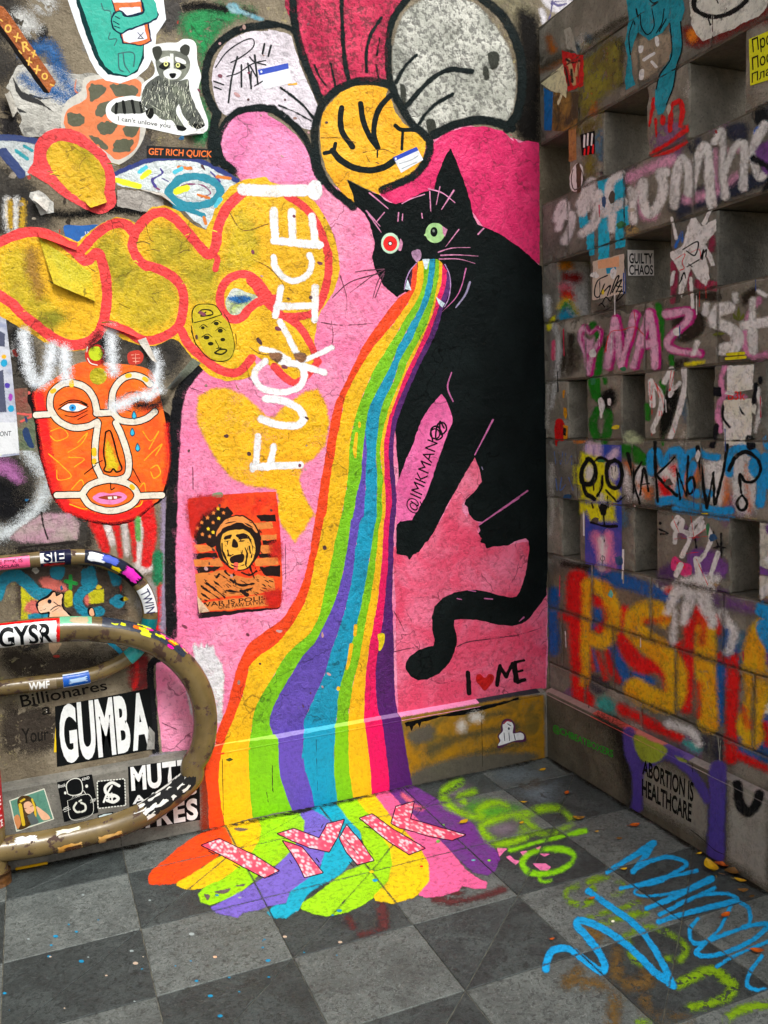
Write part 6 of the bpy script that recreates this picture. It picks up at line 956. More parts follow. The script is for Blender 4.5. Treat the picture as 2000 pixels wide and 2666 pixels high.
sc_ = sticker('tag_sticker', 'grey paper sticker with black looping tag between two openings', 'sticker', 'W', 5, (150, 140, 130), 'p R2 436,482 655,430 662,705 436,756', rough=1.2); deco(sc_, 'W', 6, [('printed_strip', (170, 126, 100), 'p R2 470,480 620,445 622,520 475,535'), ('printed_strip', (0, 110, 140), 'p R2 530,530 600,520 602,560 535,570'), ('tag_line', (20, 20, 22), 's9 R2 540,580 470,620 450,710 480,730 520,640;s9 R2 500,710 560,650 540,720;s9 R2 560,710 600,600 620,590 575,700;s9 R2 600,700 640,610 600,650 640,660;s8 R2 500,780 530,730 560,760 580,720;s9 R2 600,690 660,700 600,760 640,680;s9 R2 480,790 500,775 520,800')], rough=.4)
sk = sticker('skull_poster', 'purple and blue paper poster with a black dripping skull over yellow', 'poster', 'W', 5, (62, 56, 120), 'p R3 385,420 638,425 641,1292 385,1252', style='smooth', col2=(24, 50, 120)); deco(sk, 'W', 6, [('printed_glow', (170, 150, 180), 's60 R3 420,430 410,520;s50 R3 470,430 470,500;s40 R3 600,470 560,520'), ('printed_glow', (196, 100, 130), 's80 R3 460,1060 500,1150 510,1270;s70 R3 540,1050 530,1270;s30 R3 570,1180 590,1270'), ('printed_glow', (196, 170, 170), 's40 R3 500,1080 505,1180 500,1280')], soft=14, style='smooth')
paint('painted_skull', rw, 'W', 7, (200, 188, 18), 'p R3 308,575 350,570 360,480 400,490 480,510 520,540 545,640 620,720 640,770 600,840 600,960 420,960 400,880 345,900 335,830 360,780 345,700 306,695', soft=10)
marks('spray_patch', rw, 'W', 8, (176, 170, 160), 'e R3 420,620 40,60;e R3 585,620 40,60;s40 R3 500,780 510,840', soft=10)
marks('skull_line', rw, 'W', 9, DK, 's34 R3 405,525 365,590 365,680 410,700 450,660 455,580 420,525 400,525;s32 R3 590,530 545,560 535,650 560,710 610,720 640,650 630,560 590,530;s18 R3 450,540 480,515 520,520 550,545;s30 R3 370,690 390,760 450,800;s20 R3 505,640 500,720 470,780;s14 R3 530,740 580,790 610,820 660,780;s60-40 R3 510,860 510,900;s16 R3 510,900 520,990;s18-24 R3 425,965 520,990 605,990;s6 R3 440,610 445,740;s8 R3 570,580 575,640;s8 R3 595,570 598,610;s6 R3 485,720 480,850;s6 R3 540,780 545,860;s12 R3 430,830 440,860;s6 R3 515,990 518,1100', soft=3)
marks('drawn_line', sk, 'W', 6, (26, 26, 40), 's5 R3 505,1195 505,1255;s5 R3 490,1215 505,1195 522,1215 505,1235 490,1215', rough=.2, style='print')
for s, l in (('p R3 368,880 380,880 381,1058 370,1056', 'narrow white tape strip left of the skull poster'), ('p R3 642,1150 657,1150 655,1362 640,1360', 'narrow white tape strip below the skull poster, right side')): sticker('tape_strip', l, 'tape', 'W', 6, (196, 194, 188), s)
# collage in the top corner of the block wall
cl1 = sticker('red_card', 'red and black collage card high in the corner of the block wall', 'sticker', 'W', 5, (140, 26, 18), 'p U 280,580 520,640 528,980 350,1060 300,800', style='block', rough=2); deco(cl1, 'W', 6, [('printed_shape', (140, 116, 84), 's50 U 360,700 400,850 420,960;s40 U 470,720 440,860'), ('printed_shape', (34, 28, 24), 's24 U 330,680 400,720 480,700;s30 U 390,800 400,940;s20 U 320,780 360,980')], soft=5, rough=1)
sticker('torn_scrap', 'cream torn paper flap hanging in the top corner of the block wall', 'paper', 'W', 8, (176, 160, 132), 'p U 45,960 295,735 300,830 340,980 330,1140 290,1090 240,1220 225,1200 265,1070 150,1050', style='block', rough=1.5)
sticker('grey_scrap', 'crumpled grey scrap above the red collage card', 'paper', 'W', 8, (120, 116, 108), 'p U 310,340 370,310 430,460 465,650 430,590 330,560', style='block', rough=1.5)
sticker('blue_strip', 'blue paper strip at the corner end of the block wall', 'paper', 'W', 4, (0, 74, 124), 'p U 70,1010 180,1060 160,1500 75,1500', style='block', rough=1)
sticker('dark_bill', 'dark mottled paper remnant below the red collage card', 'poster', 'W', 4, (44, 34, 22), 'p U 180,1060 490,1050 470,1200 450,1500 350,1520 170,1500', style='block', col2=(112, 86, 46), rough=2)
sticker('brown_strip', 'brown wood-grain paper strip on the first pillar of the block wall', 'paper', 'W', 5, (128, 92, 58), 'p U 345,1510 440,1480 450,1840 345,1870', style='block', rough=1.5)
bt_ = sticker('band_sticker', 'small black and red sticker with white streaks on the block wall pillar', 'sticker', 'W', 6, (16, 16, 18), 'p U 490,1550 660,1500 660,1770 510,1790'); deco(bt_, 'W', 7, [('printed_letter', (206, 200, 190), 'l22 U 540,1560 535,1690;l20 U 580,1540 575,1670;l20 U 630,1540 620,1670'), ('printed_letter', (170, 20, 30), 'l22 U 545,1720 540,1780;l22 U 590,1690 580,1775;l22 U 640,1670 635,1760')], rough=.3)
ro = sticker('round_label', 'round white ring label torn at one side near the 33 lettering', 'sticker', 'W', 6, (180, 176, 166), 'e10 R1 325,1235 46,100', rough=1); marks('printed_ring', ro, 'W', 7, (40, 38, 36), 's6 R1 300,1180 288,1240 300,1310 325,1320;s5 R1 340,1160 365,1200 372,1250', style='print', rough=.3); paint('torn_gap', ro, 'W', 8, (60, 46, 34), 'p R1 320,1150 345,1130 360,1200 350,1330 330,1350 325,1250', style='block')
# ================================================================ BENT-PIPE RACK
def tube_path(s, y, n=7):
    q = catmull(P(s)[0], n=n); w = unproj(q, (1, y, -1))
    d = np.r_[0, np.cumsum(np.linalg.norm(np.diff(w, axis=0), axis=1))]; m = int(d[-1] / .012) + 2; t = np.linspace(0, d[-1], m)
    return np.c_[np.interp(t, d, w[:, 0]), np.interp(t, d, w[:, 1]), np.interp(t, d, w[:, 2])]
class Tube:
    def __init__(s, path, r):
        s.p = path; s.r = r; t = np.gradient(path, axis=0); t /= np.linalg.norm(t, axis=1)[:, None]; s.n = np.tile((0., -1., 0.), (len(path), 1)); s.b = np.cross(t, s.n); s.px = proj(path)
    def at(s, i, a, e=0.):
        i = np.clip(np.asarray(i, float), 0, len(s.p) - 1); f = np.floor(i).astype(int); f = np.minimum(f, len(s.p) - 2); u = (i - f)[..., None]
        L = lambda v: v[f] * (1 - u) + v[f + 1] * u; a = np.asarray(a, float)[..., None]
        return L(s.p) + (s.r + e) * (np.cos(a) * L(s.n) + np.sin(a) * L(s.b))
    def mesh(s, name, i0=0, i1=None, a0=-math.pi, a1=math.pi, e=0., na=20, rag=0.):
        i1 = len(s.p) - 1 if i1 is None else i1; full = a1 - a0 > 6.2; ni = max(3, int(abs(i1 - i0)) + 1)
        I, A_ = np.meshgrid(np.linspace(i0, i1, ni), np.linspace(a0, a1, na + 1)[:na if full else na + 1], indexing='ij')
        if rag: A_[:, 0] += RNG.uniform(-rag, rag, ni); A_[:, -1] += RNG.uniform(-rag, rag, ni); I[0] += RNG.uniform(-rag, rag, I.shape[1]) * 4; I[-1] += RNG.uniform(-rag, rag, I.shape[1]) * 4
        v = s.at(I, A_, e); k = v.shape[1]; me = bpy.data.meshes.new(name); fs = []
        for i in range(ni - 1):
            for j in range(k if full else k - 1): fs.append((i * k + j, i * k + (j + 1) % k, (i + 1) * k + (j + 1) % k, (i + 1) * k + j))
        if full: fs += [tuple(range(k)), tuple(range((ni - 1) * k, ni * k))[::-1]]
        me.from_pydata(v.reshape(-1, 3).tolist(), [], fs); me.polygons.foreach_set('use_smooth', [True] * len(fs)); me.update(); return me
    def idx(s, spec):  # nearest path index to a picture point
        q = P(spec)[0][0]; return float(np.argmin(np.hypot(*(s.px - q).T)))
    def text(s, name, body, i0, i1, a_top, a_bot, e, mat, par, offset=.02):
        me, uv = text_mesh(body, offset); lo, hi = uv.min(0), uv.max(0); u = (uv - lo) / (hi - lo)
        bm = bmesh.new(); bm.from_mesh(me); bmesh.ops.triangulate(bm, faces=bm.faces[:]); bmesh.ops.subdivide_edges(bm, edges=[x for x in bm.edges if x.calc_length() > .25], cuts=2); bmesh.ops.triangulate(bm, faces=bm.faces[:])
        bm.to_mesh(me); bm.free(); n = len(me.vertices); c = np.zeros(n * 3, np.float32); me.vertices.foreach_get('co', c); uv = c.reshape(-1, 3)[:, :2]; u = (uv - lo) / (hi - lo)
        v = s.at(i0 + (i1 - i0) * u[:, 0], a_bot + (a_top - a_bot) * u[:, 1], e); me.vertices.foreach_set('co', np.ascontiguousarray(v, np.float32).ravel()); me.materials.clear(); me.update(); return obj(name, me, mat, par)
def pipemat():
    n = NT('chipped_brown_enamel'); f = n.noise(6, 4, .6, .4); c = n.mix(n.ramp(f, .35, .7), gain((112, 96, 64), 1.0), gain((90, 76, 50), 1.0))
    ch = n.noise(23, 5, .68, .1); m = n.ramp(ch, .575, .59); c = n.mix(m, c, gain((62, 42, 30), 1)); fi = n.noise(90, 3, .7); c = n.mix(n.ramp(fi, .62, .72, 0, .6), c, gain((70, 54, 36), 1))
    n.l(c, n.b.inputs['Base Color']); n.l(n.ramp(ch, .575, .59, .22, .75), n.b.inputs['Roughness']); n.b.inputs['Specular IOR Level'].default_value = .5
    n.l(n.bump(n.math('ADD', n.ramp(ch, .575, .59, 1, 0), n.math('MULTIPLY', n.noise(40, 3), .25)), .35, .004), n.b.inputs['Normal']); return n.m
M_PIPE = pipemat()
back = Tube(tube_path('G -420,430 -200,412 0,395 250,370 450,355 580,362 700,400 800,460 880,550 920,650 925,740 900,830 850,920 780,985 680,1040 560,1085 400,1115 200,1140 0,1165 -200,1190 -420,1215', .006), .0300)
front = Tube(tube_path('G -420,880 -200,862 0,838 200,815 400,800 600,802 800,832 950,885 1080,970 1180,1080 1240,1200 1266,1330 1262,1450 1235,1560 1190,1640 J 1180,140 1090,225 980,305 880,368 711,436 560,478 429,509 240,548 0,583 -200,620 -420,660', -.078), .0470)
fr = obj('bent_pipe', front.mesh('bent_pipe'), M_PIPE); tag(fr, 'thick brown chipped hairpin pipe of the rack, nearer of the two loops', 'pipe rack', 'bent rack pipes')
bk = obj('bent_pipe', back.mesh('bent_pipe'), M_PIPE); tag(bk, 'thinner brown hairpin pipe loop of the rack, behind the thick one', 'pipe rack', 'bent rack pipes')
pb = unproj(np.array([[0., 2288.]]), 'F')[0]; ptop = front.p[int(front.idx('G 0,838'))]
ps = Tube(np.c_[np.full(60, ptop[0] - .078), np.full(60, -.078), np.linspace(.0, ptop[2], 60)], .044); ps.n[:] = (0, -1, 0); ps.b[:] = (1, 0, 0)
po = obj('post', ps.mesh('post'), M_PIPE, fr); sw = Tube(ps.p[:4], .052); sw.n[:] = (0, -1, 0); sw.b[:] = (1, 0, 0); obj('rusty_collar', sw.mesh('rusty_collar', 0, 3, rag=.02), pmat(gain((92, 60, 30), 1), 'block', col2=gain((60, 40, 24), 1)), po)
def wrap(tb, name, label, i0, i1, a0, a1, col, e=.0006, group=None, style='gloss', rag=0., col2=None):
    o = obj(name, tb.mesh(name, i0, i1, a0, a1, e, rag=rag), pmat(gain(col, 1), style, col2=col2 and gain(col2, 1))); return tag(o, label, 'sticker', group)
gm_ = lambda c, s='gloss': pmat(gain(c, 1), s)
o = wrap(front, 'pipe_sticker', 'white and red sticker lettered GYSR wrapped on the thick pipe', front.idx('G -60,845'), front.idx('G 372,802'), -1.25, 1.1, (206, 40, 44)); obj('label_ground', front.mesh('label_ground', front.idx('G -60,845'), front.idx('G 335,806'), -.95, 1.05, .0012, rag=.03), gm_((226, 226, 226)), o); front.text('lettering', 'GYSR', front.idx('G 2,838'), front.idx('G 318,808'), -.75, .95, .002, gm_((16, 18, 20)), o, .03)
o = wrap(front, 'pipe_sticker', 'pale green script sticker on top of the thick pipe', front.idx('Q 625,830'), front.idx('Q 970,830'), -1.5, -.62, (110, 176, 140)); obj('label_print', front.mesh('label_print', front.idx('Q 760,830'), front.idx('Q 930,830'), -1.3, -.7, .0012, rag=.1), gm_((176, 160, 130)), o)
o = wrap(front, 'pipe_sticker', 'long dark sticker with yellow, orange and pink scribbles along the thick pipe', front.idx('G 615,803'), front.idx('G 1090,980'), -1.75, -.45, (44, 50, 62), rag=.04)
for k in range(26):
    i = RNG.uniform(front.idx('G 620,803'), front.idx('G 1080,975')); a = RNG.uniform(-1.4, -.6); late = i > front.idx('G 860,850')
    obj('label_scribble', front.mesh('label_scribble', i, i + RNG.uniform(1.2, 3.2), a, a + RNG.uniform(.12, .3), .0014, na=3, rag=.06), gm_((214, 50, 150) if late and k % 2 else ((206, 214, 30) if k % 5 else (230, 110, 30))), o)
o = wrap(back, 'pipe_sticker', 'pink sticker with black handwriting on the thin pipe, far left', back.idx('G -100,403'), back.idx('G 185,376'), -.75, .8, (232, 100, 140)); back.text('lettering', 'THE F**K IS', back.idx('G -60,400'), back.idx('G 140,380'), -.5, -.02, .0016, gm_((40, 20, 40)), o, .005); back.text('lettering', 'SINCLAIR', back.idx('G -30,398'), back.idx('G 125,382'), .1, .5, .0016, gm_((40, 20, 40)), o, .005)
o = wrap(back, 'pipe_sticker', 'black, white and red block-lettered sticker on the thin pipe', back.idx('G 255,370'), back.idx('G 440,356'), -1.4, 1.2, (26, 28, 50), rag=.03); obj('label_ground', back.mesh('label_ground', back.idx('G 256,370'), back.idx('G 405,358'), -.9, .4, .0012), gm_((226, 226, 224)), o); back.text('lettering', 'SIE', back.idx('G 262,370'), back.idx('G 400,358'), -.95, .35, .002, gm_((22, 28, 56)), o, .04); obj('label_print', back.mesh('label_print', back.idx('G 260,370'), back.idx('G 400,358'), .55, .95, .0014, rag=.1), gm_((150, 30, 30)), o)
o = wrap(back, 'pipe_sticker', 'dark sticker with white and blue shapes at the bend of the thin pipe', back.idx('G 530,358'), back.idx('G 760,432'), -1.3, .7, (34, 38, 52), rag=.04); obj('label_print', back.mesh('label_print', back.idx('G 550,360'), back.idx('G 640,376'), -.8, .3, .0012, rag=.1), gm_((224, 228, 232)), o); obj('label_print', back.mesh('label_print', back.idx('G 625,372'), back.idx('G 715,408'), -1., .0, .0014, rag=.1), gm_((70, 90, 180)), o); obj('label_print', back.mesh('label_print', back.idx('G 690,398'), back.idx('G 745,425'), .1, .6, .0014, rag=.1), gm_((210, 190, 60)), o)
o = wrap(back, 'pipe_sticker', 'black sticker with magenta scrawl on the bend of the thin pipe', back.idx('G 745,425'), back.idx('G 850,505'), -1.3, 1.1, (22, 20, 26), rag=.03); obj('label_print', back.mesh('label_print', back.idx('G 755,432'), back.idx('G 835,490'), -.8, .5, .0012, rag=.16), gm_((206, 60, 170)), o)
o = wrap(back, 'pipe_sticker', 'white sticker marked TWIN on the downward bend of the thin pipe', back.idx('G 868,535'), back.idx('G 926,702'), -1.0, .95, (228, 230, 230)); back.text('lettering', 'TWIN', back.idx('G 880,555'), back.idx('G 925,690'), -.55, .6, .0016, gm_((40, 40, 80)), o, .01)
wrap(back, 'pipe_sticker', 'teal tape wrap low on the bend of the thin pipe', back.idx('G 926,735'), back.idx('G 905,815'), -2., 2., (0, 104, 108)); wrap(back, 'pipe_sticker', 'turquoise foil wrap on the returning lower run of the thin pipe', back.idx('G 862,900'), back.idx('G 792,978'), -1.9, 1.9, (0, 146, 150), col2=(90, 200, 196))
o = wrap(back, 'pipe_sticker', 'small WMF sticker in red and white on the lower thin pipe', back.idx('G 345,1124'), back.idx('G 175,1143'), -.8, .7, (120, 106, 84)); back.text('lettering', 'WMF', back.idx('G 185,1142'), back.idx('G 305,1130'), .45, -.5, .0016, gm_((226, 224, 220)), o, .03)
o = wrap(back, 'pipe_sticker', 'blue rounded sticker with pale border on the lower thin pipe', back.idx('G 560,1085'), back.idx('G 385,1118'), -1.0, 1.0, (214, 224, 232)); obj('label_ground', back.mesh('label_ground', back.idx('G 550,1087'), back.idx('G 395,1116'), -.8, .8, .0012, rag=.02), gm_((30, 84, 170)), o); obj('label_print', back.mesh('label_print', back.idx('G 530,1092'), back.idx('G 420,1112'), -.3, .25, .0018, rag=.12), gm_((170, 196, 224)), o)
o = wrap(front, 'pipe_sticker', 'shredded black and white sticker on the low bend of the thick pipe', front.idx('J 1200,110'), front.idx('J 900,355'), -.2, 1.9, (36, 36, 36), rag=.12)
for k in range(22):
    i = RNG.uniform(front.idx('J 1200,110'), front.idx('J 900,355')); a = RNG.uniform(-.3, 1.7); obj('label_shred', front.mesh('label_shred', i, i + RNG.uniform(1.5, 5), a, a + RNG.uniform(.1, .3), .0013, na=3, rag=.09), gm_((214, 212, 206)), o)
wrap(front, 'pipe_sticker', 'white torn paper remnant on top of the low thick pipe, left', front.idx('J 235,549'), front.idx('J 95,570'), .75, 1.15, (224, 226, 228), rag=.12); wrap(front, 'pipe_sticker', 'white flaked remnant on top of the low thick pipe, middle', front.idx('J 500,492'), front.idx('J 350,528'), .85, 1.15, (220, 218, 196), rag=.12)
for (q0, q1, lab) in (('J 505,490', 'J 362,524', 'peeling picture sticker of a bun under the low thick pipe, left one'), ('J 735,430', 'J 590,470', 'peeling picture sticker of a bun under the low thick pipe, right one')):
    o = wrap(front, 'pipe_sticker', lab, front.idx(q0), front.idx(q1), -1.1, -.12, (206, 150, 80), rag=.08, col2=(226, 190, 130)); obj('label_print', front.mesh('label_print', front.idx(q0) , front.idx(q0) + 5, -1.0, -.4, .0013, rag=.1), gm_((90, 60, 40)), o)
o = wrap(ps, 'post_sticker', 'red sticker with white capitals wrapped round the rack post', 14, 27.5, -.9, 1.4, (176, 24, 44)); ps_q = [(24, 27, 'STATE'), (19.4, 21.6, 'ECE'), (16.8, 18.8, 'AK'), (14.3, 16, 'STATE')]
for a, b, t in ps_q:
    me, uv = text_mesh(t, .03); lo, hi = uv.min(0), uv.max(0); u = (uv - lo) / (hi - lo); v = ps.at(a + (b - a) * u[:, 1], -.3 + 1.35 * u[:, 0], .0014); me.vertices.foreach_set('co', np.ascontiguousarray(v, np.float32).ravel()); me.materials.clear(); obj('lettering', me, gm_((226, 222, 220)), o)
wrap(ps, 'post_sticker', 'white and blue sticker higher on the rack post', 29, 36, -.9, 1.3, (206, 218, 226), rag=.04, col2=(60, 130, 180)); wrap(ps, 'post_sticker', 'orange and yellow sticker on the rack post near mid height', 38, 50, -.9, 1.2, (224, 150, 40), rag=.04, col2=(200, 70, 30))
# ================================================================ PEELING FLAPS, LEAVES, LOOSE BITS
def flap(label, base0, base1, tip0, tip1, lift, col, surf='B', n=6, col2=None, style='wall'):
    a, b, c, d = (P(s)[0][0] for s in (base0, base1, tip1, tip0)); V = []
    for i in range(n + 1):
        u = i / n; px = np.array([(a * (1 - u) + d * u) * (1 - v) + (b * (1 - u) + c * u) * v for v in np.linspace(0, 1, 6)])
        w = unproj(px, surf, .0045); ax, _, sg = SUR[surf]; w[:, ax] += sg * lift * u ** 1.8 * (.7 + .5 * np.sin(np.linspace(0, 3, 6) + 1)); w[:, 2] += RNG.uniform(-.001, .001, 6); V.append(w)
    V = np.vstack(V); f = [(i * 6 + j, i * 6 + j + 1, (i + 1) * 6 + j + 1, (i + 1) * 6 + j) for i in range(n) for j in range(5)]
    me = bpy.data.meshes.new('paper_flap'); me.from_pydata(V.tolist(), [], f); me.polygons.foreach_set('use_smooth', [True] * len(f)); o = obj('paper_flap', me, pmat(gain(col, GAIN[surf]), style, col2=col2 and gain(col2, GAIN[surf]))); return tag(o, label, 'paper', 'peeling paper flaps')
flap('yellow paper flap peeling from the left bubble letter', 'A 240,1470', 'D 560,140', 'D 330,215', 'D 590,322', .018, (190, 178, 44), col2=(214, 180, 40)); flap('pale curled flap beside the mask poster corner', 'D 850,560', 'D 900,540', 'D 935,690', 'D 970,700', .03, (196, 190, 180)); flap('dark curled strip between mask poster and pink field', 'D 1190,670', 'D 1240,700', 'D 1020,860', 'D 1060,870', .03, (110, 116, 100), col2=(40, 40, 40)); flap('coral flap lifting where two bubble letters meet', 'D 600,450', 'D 780,480', 'D 690,485', 'D 860,545', .012, (230, 76, 74)); flap('coral flap edge on the far left bubble letter', 'A 230,1420', 'A 480,1500', 'A 240,1465', 'A 470,1545', .012, (222, 70, 66)); flap('torn brown plaster paper under the eye-like painting', 'A 860,1165', 'A 1010,1190', 'A 990,1210', 'A 1090,1275', .012, (196, 190, 180))
flap('lifted lower left corner of the red soldier poster', 'M 240,1560', 'M 420,1780', 'M 255,1790', 'M 268,1800', .022, (206, 176, 150)); flap('curled right edge of the GUMBA sticker', 'G 920,1400', 'G 905,1545', 'G 950,1430', 'G 952,1540', .02, (170, 168, 162)); flap('curled lower edge of the raccoon sticker', 'A 1130,830', 'A 1262,790', 'A 1170,838', 'A 1255,826', .018, (210, 210, 206)); flap('peeling yellow corner of the round coral letter', 'A 520,1240', 'A 640,1180', 'A 560,1290', 'A 660,1250', .016, (206, 166, 40)); flap('torn white tab beside the blue sticker', 'A 215,1190', 'A 310,1240', 'A 200,1240', 'A 290,1310', .025, (200, 196, 188)); flap('loose strip of the grey bill at the upper left', 'A 60,560', 'A 110,680', 'A 30,600', 'A 80,730', .03, (176, 172, 162))
M_LEAF = [pmat(gain(c, 1), 'paper', col2=gain(d, 1)) for c, d in (((196, 160, 40), (150, 110, 24)), ((190, 96, 30), (130, 60, 20)), ((160, 120, 30), (90, 66, 24)), ((120, 84, 40), (70, 48, 26)))]
def leaf(px, L, ang, m, label, curl=.35):
    L *= .82; w = unproj(np.array([P(px)[0][0]]), 'F')[0]; bm = bmesh.new(); n = 7; rows = []
    for i in range(n + 1):
        u = i / n; hw = L * .27 * math.sin(math.pi * min(1, u * .97 + .03)) ** .8; x = (u - .5) * L; z = .004 + curl * L * (2 * u - 1) ** 2 * .5
        rows.append([bm.verts.new((x, s * hw, z + abs(s) * hw * curl * 1.2)) for s in (-1, -.45, 0, .45, 1)])
    for i in range(n):
        for j in range(4): bm.faces.new((rows[i][j], rows[i + 1][j], rows[i + 1][j + 1], rows[i][j + 1]))
    bmesh.ops.remove_doubles(bm, verts=bm.verts[:], dist=1e-5)
    me = bpy.data.meshes.new('fallen_leaf'); bm.to_mesh(me); bm.free(); me.polygons.foreach_set('use_smooth', [True] * len(me.polygons)); me.materials.append(M_LEAF[m])
    o = bpy.data.objects.new('fallen_leaf', me); o.location = w; o.rotation_euler = (random.uniform(-.1, .1), random.uniform(-.1, .1), ang); COL.objects.link(o); _loc[o.name] = Vector(w.tolist()); tag(o, label, 'leaf', 'fallen leaves')
    sm = bpy.data.meshes.new('stalk'); r = L * .012; pts = [(-L * .5 - L * .28 * k / 3, L * .02 * k, .006 + .002 * k) for k in range(4)]; sm.from_pydata([(p[0], p[1] + a, p[2] + b) for p in pts for a, b in ((-r, 0), (r, 0), (0, r * 2))], [], [(k * 3 + i, k * 3 + (i + 1) % 3, k * 3 + 3 + (i + 1) % 3, k * 3 + 3 + i) for k in range(3) for i in range(3)]); sm.materials.append(M_LEAF[m]); so = bpy.data.objects.new('stalk', sm); COL.objects.link(so); so.parent = o
for a in (('Z4 470,235', .05, .3, 0, 'yellow fallen leaf nearest the wall corner', .2), ('Z4 730,488', .045, .7, 1, 'orange fallen leaf on the grey slab below the wall corner', .3), ('Z4 270,588', .035, -.8, 0, 'small yellow fallen leaf at the top of the lime tag', .3), ('Z4 240,815', .035, .5, 0, 'small yellow fallen leaf lying in the lime ring', .4), ('Z4 860,770', .06, -.5, 2, 'brown fallen leaf at the end of the lime letters', .5), ('Z4 1465,838', .055, -.1, 1, 'orange fallen leaf beside the right wall skirting', .3), ('Z4 1055,903', .025, .2, 0, 'tiny lime yellow fallen leaf right of the lime bar', .2), ('Z4 1298,980', .03, -.4, 3, 'tiny dark fallen leaf above the blue tag', .3), ('Z3 1022,472', .062, .45, 0, 'yellow fallen leaf on the purple paint puddle', .15), ('Z5 105,692', .032, -.2, 0, 'small yellow fallen leaf left of the blue tag', .4), ('Z5 918,525', .032, .1, 0, 'small yellow fallen leaf just above the large curled leaf', .4), ('Z5 1040,690', .105, 1.2, 0, 'large curled yellow fallen leaf above the blue tag', .5), ('Z5 1170,650', .075, -.35, 1, 'orange brown fallen leaf beside the large curled leaf, against the skirting', .4), ('Z5 1300,735', .09, -.3, 3, 'crumpled brown fallen leaf right of the large curled leaf', .5), ('Z5 1360,820', .05, -.9, 0, 'small yellow fallen leaf under the crumpled brown one', .4), ('Z5 1395,930', .045, -.6, 3, 'dark thin fallen leaf near the right picture edge', .5), ('Z5 1205,1190', .05, .2, 1, 'orange fallen leaf lying on the blue tag', .3), ('Z5 1545,1575', .05, -.7, 1, 'orange fallen leaf at the right picture edge', .3), ('Z6 1005,318', .03, .1, 1, 'small rust fallen leaf by the worn olive tag', .3), ('Z6 572,755', .022, 0, 1, 'tiny orange fallen leaf left of the blue zigzag', .2), ('Z5 1485,985', .03, .1, 3, 'tiny dark fallen leaf by the skirting at the right', .2)): leaf(*a)
a, b = unproj(P('N 225,1580 690,1490')[0], 'F'); dr = b - a
me = boxmesh('yellow_stick', (0, -.0045, 0), (float(np.linalg.norm(dr)), .0045, .009), .0015); so = obj('yellow_stick', me, gm_((206, 160, 20)), None, False); so.location = Vector(a.tolist()); so.rotation_euler.z = math.atan2(dr[1], dr[0]); tag(so, 'thin yellow stick lying at the wall foot by the rack post', 'stick')
# dull overspray and dirt clouds on the block wall
for i in range(46):
    x, y = random.uniform(1420, 1990), random.uniform(60, 1950); c = random.choice([(150, 146, 140), (120, 116, 108), (44, 40, 36), (96, 70, 96), (60, 84, 100), (140, 120, 80), (60, 56, 48)])
    w_, h_ = random.uniform(14, 46), random.uniform(14, 60); paint('overspray', rw, 'W', 1, c, 'e%d X %d,%d %d,%d' % (random.randint(-40, 40), x, y, w_, h_), soft=16, worn=.3, rough=6)
for i in range(26):
    x, y = random.uniform(10, 420), random.uniform(20, 1900); c = random.choice([(60, 54, 46), (150, 142, 128), (44, 42, 40), (120, 104, 84), (130, 130, 130)])
    paint('overspray', bw, 'B', 0, c, 'e%d X %d,%d %d,%d' % (random.randint(-40, 40), x, y, random.uniform(20, 60), random.uniform(20, 70)), soft=16, worn=.35, rough=6)

wh = []
for k in range(70):
    x, y = rl.uniform(280, 1320), rl.uniform(1180, 1520); dx, dy = rl.uniform(30, 90), rl.uniform(10, 50)
    wh.append('l7 M %.0f,%.0f %.0f,%.0f' % (x, y, x + dx, y + dy))
for k in range(40):
    x, y = rl.uniform(520, 1150), rl.uniform(420, 1180); wh.append('l7 M %.0f,%.0f %.0f,%.0f' % (x, y, x + rl.uniform(-10, 40), y + rl.uniform(15, 50)))
paint('print_hatching', wp, 'B', 12, DKP, ';'.join(wh), style='print', rough=.8, cell=1.5)['kind'] = 'stuff'
marks('face_line', fc, 'B', 13, DKP, 's16 M 600,640 700,590 860,575 1000,640;s12 M 560,560 700,500 880,490 1040,570;s14 M 640,740 720,725;s14 M 840,735 960,720;s10 M 660,770 720,760;s10 M 850,770 940,760;s10 M 860,900 900,1000;s12 M 680,900 700,980 760,960;s10 M 930,780 1000,800;s12 M 980,700 1040,860 1020,1000;s12 M 600,800 610,930 680,1060;s14 M 730,1110 820,1140 910,1110', style='print', rough=1.2)
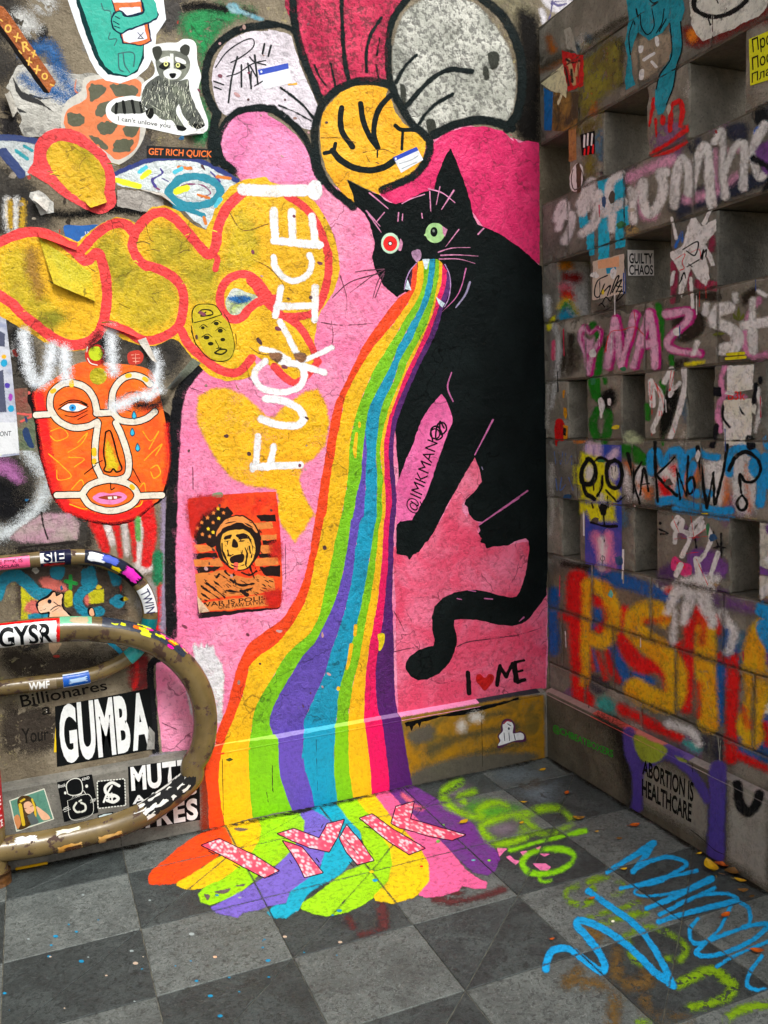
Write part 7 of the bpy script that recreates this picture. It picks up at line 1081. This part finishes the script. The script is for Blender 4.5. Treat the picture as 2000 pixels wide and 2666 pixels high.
marks('print_tint', wp, 'B', 13, (190, 46, 40), 'b M 120,180 600,120 500,300 300,420 180,700;b M 1200,1500 1450,1480 1430,1700 1250,1700;b M 1300,800 1440,780 1440,1000 1310,980', soft=16, style='smooth')
# paper remnants and small bits on the block wall pillars
for i in range(34):
    x, y = rl.uniform(1440, 1990), rl.uniform(80, 1480); c = rl.choice([(176, 170, 160), (140, 134, 124), (110, 40, 40), (30, 60, 90), (186, 150, 60), (60, 56, 50), (40, 90, 60), (196, 190, 184)]); w_, h_ = rl.uniform(4, 15), rl.uniform(5, 20)
    paint('paper_remnant', rw, 'W', 7, c, 'p X ' + ' '.join('%.0f,%.0f' % (x + w_ * math.cos(a) * rl.uniform(.6, 1.2), y + h_ * math.sin(a) * rl.uniform(.6, 1.2)) for a in (.3, 1.1, 2., 2.9, 3.8, 4.9, 5.7)), rough=1.2, cell=1.6)
for i in range(30):
    x, y = rl.uniform(1440, 1990), rl.uniform(500, 1700); paint('paint_drip', rw, 'W', 7, rl.choice([(20, 20, 22), (190, 186, 176), (150, 40, 60), (40, 60, 110)]), 'l%.1f X %.0f,%.0f %.0f,%.0f' % (rl.uniform(1.5, 3.2), x, y, x + rl.uniform(-2, 2), y + rl.uniform(20, 70)), rough=.6, cell=1.3)
# small remnants on the plaster at the left
for i in range(40):
    x, y = rl.choice([(rl.uniform(5, 200), rl.uniform(300, 640)), (rl.uniform(5, 130), rl.uniform(880, 1420)), (rl.uniform(20, 400), rl.uniform(1480, 1880)), (rl.uniform(100, 560), rl.uniform(5, 420))]); c = rl.choice([(190, 184, 174), (150, 140, 126), (60, 54, 48), (170, 60, 50), (30, 90, 130), (206, 180, 60), (90, 84, 74)]); w_, h_ = rl.uniform(3, 12), rl.uniform(3, 12)
    paint('paper_remnant', bw, 'B', 3, c, 'p X ' + ' '.join('%.0f,%.0f' % (x + w_ * math.cos(a) * rl.uniform(.5, 1.3), y + h_ * math.sin(a) * rl.uniform(.5, 1.3)) for a in (.3, 1.1, 2., 2.9, 3.8, 4.9, 5.7)), rough=1.2, cell=1.6)
